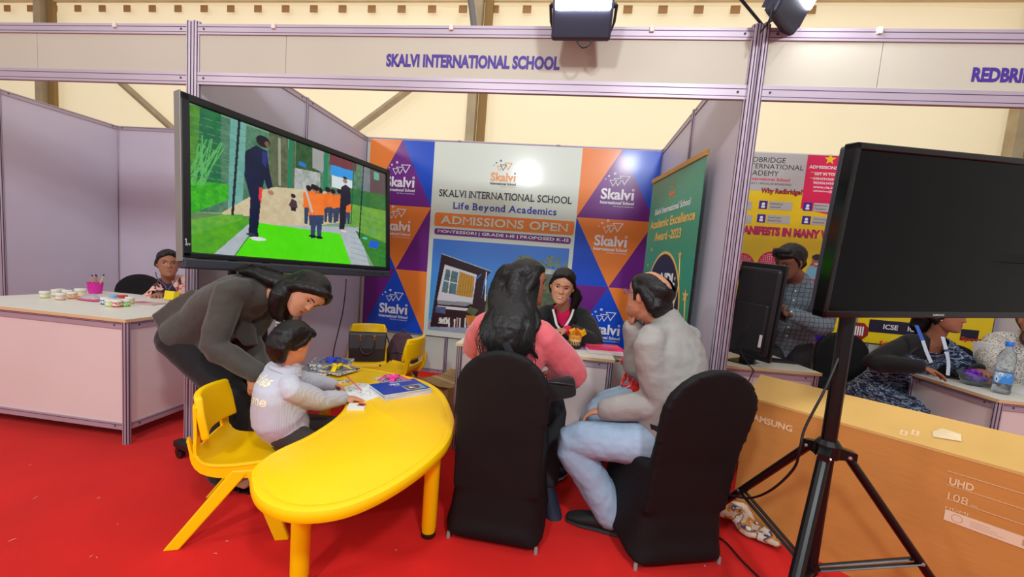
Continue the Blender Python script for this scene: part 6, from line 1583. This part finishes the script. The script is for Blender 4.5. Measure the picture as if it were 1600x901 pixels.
NEWS = ramp_cloth('printed_pack', [(0, (70, 66, 74)), (.40, (206, 204, 200)), (.50, (226, 224, 218)), (.58, (60, 78, 150)), (.62, (170, 160, 150))], 34, .3, rough=.25)
def ribbon(e, p, m, s, lab):
    b = B()
    for k, (a, l) in enumerate(((.2, 1), (1.4, .8), (2.6, 1), (3.7, .9), (5.0, 1))):
        d = V3((math.cos(a), math.sin(a), 0)); b.tube(dens([p, p+d*.03*s+V3((0, 0, .022*s)), p+d*.075*s*l+V3((0, 0, .006))], 4), [(.011*s, .0018)]*9, 6, lat=V3((-d.y, d.x, 0)))
    b.ell(p+V3((0, 0, .008)), (.016*s, .014*s, .010*s)); o = rlink(b, 'ribbon', m, e); o['label'] = lab
RB = mat('ribbon_blue', (30, 70, 220), .35); RY = mat('ribbon_yellow', (250, 214, 10), .35); RP = mat('ribbon_pink', (250, 50, 160), .35)
packs = [((.66, .42), .26, .20, .35, 'glossy wrapped pack topmost with a blue ribbon at the far end of the yellow table', RB, .030),
         ((.74, .33), .24, .19, -.25, 'glossy wrapped pack with a yellow ribbon, beside the blue-ribboned pack', RY, .016),
         ((.62, .31), .24, .18, .1, 'plain wrapped pack at the bottom of the pile on the yellow table', None, 0.0)]
for c, w_, d, a, lab, rb, dz in packs:
    e, cc = flat_thing('wrapped_pack', rect_quad(c, w_, d, a), .5+dz, .012, NEWS, lab, 'pack', 'wrapped activity packs on the yellow table')
    b = B(); b.box((0, 0, .0135), (w_*.9, d*.9, .0015), Matrix.Rotation(a, 3, 'Z')); rlink(b, 'film', mat('clear_film', (236, 240, 244), .08, trans=.9, ior=1.3), e, False)
    if rb: ribbon(e, V3((.02, -.02, .014)), rb, 1.25, 'curled %s ribbon' % ('blue' if rb is RB else 'yellow'))
e, cc = flat_thing('wrapped_pack', rect_quad((1.20, .27), .28, .15, -.5), .5, .010, NEWS, 'glossy wrapped pack with a pink ribbon beside the blue brochures', 'pack', 'wrapped activity packs on the yellow table')
ribbon(e, V3((-.03, 0, .012)), RP, 1.3, 'curled pink ribbon')
PAPER = mat('paper', (228, 230, 230), .7)
e = empty('workbook', (1.09, .03, .5), R(-18), 'open white workbook the boy is drawing in', 'book')
for sx in (-1, 1):
    b = B(); V = []
    for i in range(9):
        u = i/8; z = .004+.010*math.sin(u*math.pi)**.7*(1-u*.6); V += [V3((sx*u*.135, -.10, z)), V3((sx*u*.135, .10, z))]
    n = len(V); V += [v-V3((0, 0, v.z-.0005)) for v in V]
    F = [(2*i, 2*i+2, 2*i+3, 2*i+1) for i in range(8)]+[(n+2*i, n+2*i+1, n+2*i+3, n+2*i+2) for i in range(8)]+[(2*i, n+2*i, n+2*i+2, 2*i+2) for i in range(8)]+[(2*i+1, 2*i+3, n+2*i+3, n+2*i+1) for i in range(8)]+[(16, n+16, n+17, 17)]
    b.add(V, F); rlink(b, 'page', PAPER, e)
b = B()
for k in range(46):
    sx = rng.choice((-1, 1)); x = sx*rng.uniform(.02, .12); y = rng.uniform(-.085, .085); a = rng.uniform(0, 3.1); l = rng.uniform(.006, .02)
    b.tube([V3((x, y, .0155)), V3((x+l*math.cos(a), y+l*math.sin(a), .0155))], .0007, 4, round_=False)
o = rlink(b, 'ink_drawing', mat('ink', (70, 70, 84), .6), e, False); o['kind'] = 'stuff'
# pile of blue brochures
BRO = mat('brochure_blue', (22, 74, 176), .25, coat=.3)
a0 = math.atan2(.165+.098, 1.435-1.30); quad = [(1.145, .075), (1.305, -.105), (1.435, .165), (1.29, .30)]
quad = rect_quad((1.290, .105), .225, .275, R(-42+0)); 
for k in range(7):
    q = rect_quad((1.290+rng.normal(0, .002), .105+rng.normal(0, .002)), .215, .29, R(-41+rng.normal(0, .8)))
    e, c = flat_thing('brochure', q, .5+k*.0052, .005, PAPER if k < 6 else PAPER, 'blue school brochure with a picture on its cover, topmost of its pile' if k == 6 else ('lowest', 'second lowest', 'third from the bottom', 'middle', 'third from the top', 'second from the top', '')[k]+' brochure of the blue pile on the yellow table', 'brochure', 'pile of blue brochures')
    b = B(); x = V3((q[1][0]-q[0][0], q[1][1]-q[0][1], 0)).normalized(); y = V3((-x.y, x.x, 0)); fc = Face(V3((q[0][0], q[0][1], .5+k*.0052+.0052)), x, y)
    fc.rect(b, 0, 0, .215, .29, 0, 0)
    if k == 6:
        fc.rect(b, .11, .15, .20, .27, 1, 2); fc.poly(b, [(.12, .16), (.19, .17), (.18, .24), (.13, .25)], 2, 3); fc.poly(b, [(.14, .18), (.17, .18), (.165, .22)], 3, 1)
    keep(b.obj('cover_print', [BRO, PURW, mat('brochure_sky', (120, 160, 190), .3), mat('brochure_brown', (110, 74, 50), .3)], normals=False), e)
    if k == 6:
        b = B(); f2 = Face(fc.o, y*-1, x) ; logo(Face(fc.pt(.03, .16, 1), -y, x), b, 0, .03, .020, 0)
        keep(b.obj('lettering', PURW, normals=False), e)
        b = B(); l = Face(fc.pt(.01, .275, 1), -y, x)
        for j in range(4): l.rect(b, .02, .005+j*.006, .16, .007+j*.006, 1)
        keep(b.obj('small_print', PURW, normals=False), e)
e, c = flat_thing('card_pack', rect_quad((1.185, -.212), .085, .075, R(20)), .5, .012, PAPER, 'small white note pack with a red corner picture near the table edge', 'notepad')
b = B(); b.add([V3((.0, .0, .0125)), V3((.04, .008, .0125)), V3((.03, .045, .0125)), V3((-.008, .036, .0125))], [(0, 1, 2, 3)]); b.add([V3((.01, .008, .013)), V3((.03, .012, .013)), V3((.022, .032, .013)), V3((.0, .028, .013))], [(0, 1, 2, 3)], 1); rlink(b, 'corner_picture', [mat('picture_red', (206, 60, 50), .5), mat('picture_dark', (60, 40, 40), .5)], e, False, normals=False)
e, c = flat_thing('eraser', rect_quad((.90, .15), .075, .028, R(12)), .5, .012, NEWS, 'small wrapped eraser bar above the open workbook', 'eraser')

# ------------------------------------------------------------------ things on the middle counter
def paper_cup():
    e = empty('snack_cup', (2.30, .735, .75), 0, 'paper cup with a dark skyline print holding orange snack packets', 'cup'); e.scale = (1.3, 1.3, 1.22)
    b = B(); b.lathe((0, 0, 0), [(.030, 0), (.036, .080), (.0375, .082), (.035, .080), (.029, .004)], 28); rlink(b, 'cup', [mat('cup_peach', (240, 196, 130), .4)], e)
    b = B(); b.lathe((0, 0, 0), [(.0304, .0), (.0322, .022)], 28, closed=False); rlink(b, 'dark_band', mat('cup_dark', (36, 26, 26), .5), e)
    b = B(); b.lathe((0, 0, 0), [(.0352, .058), (.0368, .078)], 28, closed=False); rlink(b, 'orange_band', mat('cup_orange', (240, 160, 50), .4), e)
    b = B()
    for k in range(10):
        a = R(200+k*16); c = V3((.0335*math.cos(a), .0335*math.sin(a), .028)); b.box(c, (.004, .004, .014+.006*(k % 3))); b.ell(c+V3((0, 0, .012)), .003, nu=8, nv=6)
    o = rlink(b, 'silhouettes', mat('cup_dark'), e, False); o['kind'] = 'stuff'
    f_ = Face(V3((2.30-.022, .735-.048, .75+.076)), (1, 0, 0), (0, 0, 1)); b = B(); f_.text(b, 'GREAT TASTE', 0, .044, 0, .006, .02, 1); keep(b.obj('lettering', mat('cup_dark'), normals=False), e)
    for k, (dx, dy, rz, tl) in enumerate(((-.016, 0, 10, -24), (.014, .006, -20, 20), (.040, -.004, 35, 62), (.0, -.014, 60, 8))):
        t = empty('snack_packet', V3((2.30+dx*1.2, .735+dy*1.2, .845)), 0, ('yellow snack packet at the left of the paper cup', 'orange snack packet in the middle of the paper cup', 'orange snack packet hanging out over the right rim of the paper cup', 'small orange snack packet at the front rim of the paper cup')[k], 'snack packet', 'snack packets in the paper cup')
        b = B(); M_ = Matrix.Rotation(R(rz), 3, 'Z') @ Matrix.Rotation(R(tl), 3, 'Y'); b.box((0, 0, .018), (.045, .012, .040), M_, .005); b.box(M_ @ V3((0, 0, .023))+V3((0, 0, .018)), (.048, .003, .008), M_)
        rlink(b, 'wrapper', mat('wrap%s' % 'ab'[k % 2], [(236, 180, 30), (226, 130, 30)][k % 2], .25), t, False)
paper_cup()
def pink_packs():
    for k, (c, a, m, t, z, lab) in enumerate((((2.50, .70), 4, mat('pack_white', (226, 214, 214), .25), .022, .75, 'clear-wrapped white pack, lowest on the counter in front of the man'),
                                      ((2.50, .73), 9, mat('pack_pink', (238, 60, 120), .25), .014, .772, 'bright pink wrapped pack resting on the white pack'),
                                      ((2.47, .80), -4, mat('pack_lilac', (150, 90, 170), .3), .010, .75, 'purple and orange leaflet pack behind the pink pack'))):
        e, c_ = flat_thing('wrapped_pack', rect_quad(c, .24, .17, R(a)), z, t, m, lab, 'pack', 'wrapped packs on the middle counter')
        b = B(); b.box((0, 0, t+.001), (.20, .04, .001), Matrix.Rotation(R(a), 3, 'Z')); rlink(b, 'print_band', mat('band_orange', (236, 110, 60), .3), e, False)
    b = B(); b.ell(V3((2.405, .80, .772)), .022, nu=16, nv=10); o = b.obj('polka_ball', ramp_cloth('polka', [(0, (20, 40, 140)), (.6, (200, 214, 240))], 60, 0), None, True); tag(o, 'small blue spotted ball beside the snack cup', 'ball')
pink_packs()
e = empty('notebook', (2.16, .70, .75), R(8), 'cream notebook under the smiling woman\'s hands', 'book')
b = B(); b.box((0, 0, .012), (.20, .15, .022), bev=.003); rlink(b, 'pages', mat('cream_pages', (222, 206, 160), .7), e, False)
b = B(); b.box((0, 0, .0245), (.205, .155, .002)); rlink(b, 'cover', mat('cream_cover', (214, 190, 130), .5), e, False)

# ------------------------------------------------------------------ things on the left counter
JAR = mat('jar_clear', (226, 226, 216), .15); LID = mat('jar_lid', (232, 230, 224), .4)
def jar(px_, py_, lab, c, m2, grp='paint pots on the left counter', lid=None, s=1):
    p = onplane(px_, py_, 'Z', .79); e = empty('paint_pot', p, 0, lab, 'paint pot', grp)
    b = B(); b.lathe((0, 0, 0), [(.024*s, 0), (.0265*s, .003), (.0265*s, .030*s), (.024*s, .034*s)], 20); rlink(b, 'pot', mat('paint_'+m2, c, .3), e)
    b = B(); b.lathe((0, 0, 0), [(.0268*s, .008*s), (.0268*s, .026*s)], 20, closed=False); rlink(b, 'label_band', ramp_cloth('lab_'+m2, [(0, (226, 222, 206)), (.5, c), (.6, (236, 232, 220))], 45, .3, rough=.5), e)
    b = B(); b.lathe((0, 0, 0), [(.0275*s, .033*s), (.0285*s, .035*s), (.0285*s, .047*s), (.026*s, .049*s)], 24); rlink(b, 'lid', lid or LID, e)
G2 = 'paint pots on the left counter'
jar(70, 465, 'paint pot standing alone at the left end of the counter', (206, 200, 150), 'olive')
jar(88, 462, 'paint pot with a cream label, left in the back cluster', (220, 206, 170), 'cream')
jar(95, 468, 'paint pot with a pinkish label, frontmost in the back cluster', (214, 170, 150), 'rose')
jar(94, 461, 'paint pot at the back of the left cluster', (210, 206, 190), 'pale')
jar(105, 463, 'paint pot in the middle of the left cluster', (206, 196, 110), 'mustard')
jar(113, 466, 'paint pot with an orange label in the left cluster', (226, 140, 60), 'orange')
jar(126, 463, 'larger paint pot nearest the pink cup', (230, 190, 120), 'amber', s=1.25)
jar(165, 475, 'paint pot with a blue label, left in the front cluster', (70, 110, 180), 'blue')
jar(172, 478, 'paint pot with a yellow-green label in the front cluster', (200, 206, 110), 'lime')
jar(183, 479, 'paint pot with a red label, middle of the front cluster', (200, 70, 50), 'red')
jar(196, 478, 'paint pot with a bright green label in the front cluster', (110, 190, 40), 'green')
jar(203, 474, 'paint pot with a dull yellow label, right end of the front cluster', (196, 190, 90), 'dull')
jar(192, 471, 'paint pot with a red lid behind the front cluster', (206, 60, 40), 'scarlet', lid=mat('lid_red', (214, 60, 34), .4))
jar(178, 470, 'paint pot with a light blue lid behind the front cluster', (120, 170, 210), 'sky', lid=mat('lid_sky', (140, 190, 220), .4))
p = onplane(149, 458, 'Z', .79); e = empty('brush_cup', p, 0, 'bright pink cup holding paint brushes', 'cup')
b = B(); b.lathe((0, 0, 0), [(.040, 0), (.050, .088), (.053, .09), (.048, .088), (.038, .004)], 28); rlink(b, 'cup', mat('cup_pink', (214, 40, 160), .35), e)
for (dx, dy, tx, tz, c, lab) in ((-.03, 0, -.03, .15, (206, 150, 100), 'thin brown paint brush leaning left in the pink cup'), (-.008, .01, -.008, .155, (196, 110, 90), 'thick wooden paint brush upright in the pink cup'), (.004, .01, .002, .15, (170, 120, 110), 'short paint brush beside the upright one in the pink cup'), (.02, 0, .085, .165, (210, 190, 120), 'paint brush with a dark tip leaning right in the pink cup')):
    t = empty('paint_brush', p, 0, lab, 'brush', 'brushes in the pink cup'); b = B(); a, c2 = V3((dx*.6, dy, .01)), V3((tx, dy, tz)); b.tube([a, a.lerp(c2, .92)], .0045, 8); rlink(b, 'handle', mat('brush_%d' % c[0], c, .4), t)
    b = B(); b.tube([a.lerp(c2, .92), c2], [.005, .003], 8); rlink(b, 'tip', mat('brush_tip', (60, 30, 40), .6), t)
b = B(); pb = onplane(162, 467, 'Z', .80)
for k in range(9): b.ell(pb+V3((rng.uniform(-.13, .13), rng.uniform(-.05, .05), .004)), (rng.uniform(.05, .08), rng.uniform(.03, .05), rng.uniform(.014, .028)))
me = solid(b, .008, 1, .02, .04); me.materials.append(mat('clear_bag', (214, 206, 212), .12, trans=.35, ior=1.2)); o = link('plastic_bag', me); tag(o, 'crinkled clear plastic bag behind the front paint pots', 'bag')
b = B(); b.tube(dens([pb+V3((-.14, -.055, -.004)), pb+V3((-.05, -.075, -.004)), pb+V3((.04, -.07, -.004))], 5), [(.020, .005)]*11, 8, lat=(0, 1, 0)); o2 = b.obj('pink_strip', mat('strip_pink', (232, 70, 130), .4), None, True); keep(o2, o)
p = onplane(230, 474, 'Z', .79); e, c = flat_thing('picture_card', rect_quad((p.x, p.y), .19, .12, R(6)), .79, .006, mat('card_rose', (206, 170, 168), .3), 'glossy picture card in front of the woman in the floral jacket', 'card')
b = B(); b.box((-.04, 0, .0065), (.08, .08, .001)); rlink(b, 'picture', mat('card_red', (186, 100, 104), .3), e, False)
p = onplane(268, 470, 'Z', .80); b = B(); b.box(p+V3((-.02, .02, .040)), (.085, .05, .070), Matrix.Rotation(R(-10), 3, 'X'), .003); tag(b.obj('yellow_box', mat('box_yellow', (240, 214, 20), .5)), 'small yellow box on the counter beside the floral jacket', 'box')

# ------------------------------------------------------------------ monitor and small things in the right-hand stand
def monitor():
    tr, tl, br, bl = J(1222, 412, 2.72), J(1140, 420, 2.98), J(1196, 571, 2.74), J(1130, 547, 2.98)
    x = (br-bl); x.z = 0; x.normalize(); o = V3((bl.x, bl.y, 0)); Wd = (V3((br.x, br.y, 0))-o).length; z0 = min(bl.z, br.z); H = .56; Wd = max(Wd, .3)
    e = empty('monitor', V3((bl.x, bl.y, .75)), math.atan2(x.y, x.x), 'large black monitor seen from behind, standing on the counter beside the tall post', 'monitor'); e.rotation_euler[1] = R(4)
    lean = Matrix.Rotation(R(3), 3, 'X'); hh = .66
    b = B(); b.box((Wd/2, .03, .05+hh/2), (Wd, .03, hh), lean, .008); rlink(b, 'bezel', BLACKP, e, False)
    b = B(); b.box((Wd/2, .0, .05+hh/2), (Wd*.9, .04, hh*.9), lean, .02); b.box((Wd/2, -.022, .05+hh*.34), (Wd*.7, .03, hh*.5), lean, .012); rlink(b, 'rear_cover', mat('monitor_black', (30, 31, 34), .42), e, False)
    b = B(); b.box((Wd/2, -.019, .05+hh*.66), (Wd*.86, .006, .006), lean); b.box((Wd/2, -.019, .05+hh*.63), (Wd*.86, .006, .004), lean); rlink(b, 'vent_ridge', mat('monitor_ridge', (62, 64, 68), .4), e, False)
    for k in range(3):
        b = B(); b.prism([(-.012, 0), (.020, 0), (.026, .012), (.004, .012), (.016, .075), (.004, .075)], V3((Wd*.42+k*.055, -.021, .05+hh*.78)), (1, 0, 0), (0, 0, 1), (0, -.004, 0)); rlink(b, 'raised_mark', mat('monitor_black'), e, False)
    b = B(); b.box((Wd*.82, -.040, .05+hh*.22), (.018, .002, .085), lean); rlink(b, 'label_sticker', mat('sticker_white', (220, 220, 220), .5), e, False)
    for (u, v) in ((.3, .5), (.7, .5), (.3, .2), (.7, .2), (.15, .3)):
        b = B(); b.lathe((Wd*u, -.038, .05+hh*v), [(.006, -.002), (.006, .003)], 10, V3((0, -1, 0))); rlink(b, 'screw', mat('screw_dark', (70, 70, 72), .4, .6), e, False)
    b = B(); b.box((Wd/2, .05, .03), (.10, .03, .10)); b.box((Wd/2, .05, .006), (Wd*.7, .20, .012), bev=.004); rlink(b, 'base', BLACKP, e, False)
    b = B(); b.tube(dens([V3((Wd*.55, -.04, .28)), V3((Wd*.5, -.07, .24)), V3((Wd*.45, -.06, .12)), V3((Wd*.7, -.06, .03)), V3((Wd*.9, -.10, .008)), V3((Wd*.98, -.16, .0)), V3((Wd*.98, -.19, -.06))], 5), .004, 6); rlink(b, 'cable', mat('black_rubber'), e)
monitor()
p = onplane(1228, 567, 'Z', .75); e = empty('keyboard', p+V3((-.05, .03, 0)), R(4), 'thin black keyboard behind the monitor at the feet of the checked shirt', 'keyboard')
b = B(); b.box((0, 0, .008), (.24, .09, .014), bev=.004); rlink(b, 'case', BLACKP, e, False)
b = B()
for i in range(14):
    for j in range(4): b.box((-.105+i*.016, -.03+j*.02, .0165), (.012, .015, .004))
o = rlink(b, 'keys', mat('key_black', (34, 34, 38), .5), e, False); o['kind'] = 'stuff'

def bottle():
    p = onplane(1563, 614, 'Z', .75); e = empty('water_bottle', p, 0, 'clear water bottle with a blue cap and blue label', 'bottle'); e.scale = (1.15, 1.15, 1.28)
    CL = mat('clear_plastic', (222, 234, 240), .06, trans=.93, ior=1.15, spec=.6)
    pr = [(.020, 0), (.033, .003), (.036, .012), (.034, .03), (.036, .05), (.036, .105), (.034, .115), (.036, .125), (.033, .15), (.036, .165), (.035, .18), (.026, .205), (.014, .222), (.013, .236)]
    b = B(); b.lathe((0, 0, 0), pr, 28); rlink(b, 'bottle_body', CL, e)
    b = B(); b.lathe((0, 0, 0), [(.0368, .052), (.0368, .104)], 28, closed=False); rlink(b, 'label_band', ramp_cloth('water_label', [(0, (60, 140, 220)), (.5, (120, 180, 236)), (.6, (226, 236, 244)), (.66, (30, 90, 190))], 20, .4, rough=.4), e)
    b = B(); b.lathe((0, 0, 0), [(.0150, .232), (.0158, .236), (.0158, .252), (.014, .255)], 20); rlink(b, 'cap', mat('cap_blue', (40, 120, 226), .35), e)
    p2 = onplane(1520, 601, 'Z', .75); e2 = empty('foil_bowl', p2, 0, 'clear bowl of shiny purple foil sweets beside the water bottle', 'bowl'); e2.scale = (1.25, 1.25, 1.1)
    b = B(); b.lathe((0, 0, 0), [(.035, 0), (.055, .03), (.066, .075), (.064, .075), (.053, .03), (.034, .004)], 24); rlink(b, 'bowl', CL, e2)
    b = B()
    for k in range(28): a = rng.uniform(0, 6.28); r_ = rng.uniform(0, .042); b.box((r_*math.cos(a), r_*math.sin(a), rng.uniform(.03, .09)), (.028, .022, .010), Matrix.Rotation(rng.uniform(0, 3), 3, 'Z') @ Matrix.Rotation(rng.uniform(-.8, .8), 3, 'X'))
    o = rlink(b, 'foil_sweets', mat('foil_purple', (170, 80, 230), .22, .6), e2, False); o['kind'] = 'stuff'
    p3 = onplane(1488, 590, 'Z', .75); e3 = empty('tablet_case', p3, R(-20), 'flat dark tablet case by the hand of the woman in the sari', 'tablet')
    b = B(); b.box((0, 0, .006), (.17, .10, .010), bev=.003); rlink(b, 'case', mat('tablet_grey', (44, 46, 52), .4), e3, False); b = B(); b.box((0, 0, .0115), (.15, .085, .001)); rlink(b, 'screen', SCREENOFF, e3, False)
    p4 = onplane(1592, 612, 'Z', .75); e4, c = flat_thing('paper_sheet', rect_quad((p4.x+.06, p4.y), .21, .29, R(-70)), .75, .002, PAPER, 'white paper sheets under the water bottle at the right edge', 'paper')
    p5 = J(1537, 553, 2.9); e5 = empty('file_folder', p5, R(20), 'white folded file standing between the sari and the dotted blouse', 'folder')
    for k in (-1, 1): b = B(); b.box((k*.012, 0, 0), (.004, .10, .17), Matrix.Rotation(R(k*7-8), 3, 'Y')); rlink(b, 'cover', PAPER, e5, False)
bottle()
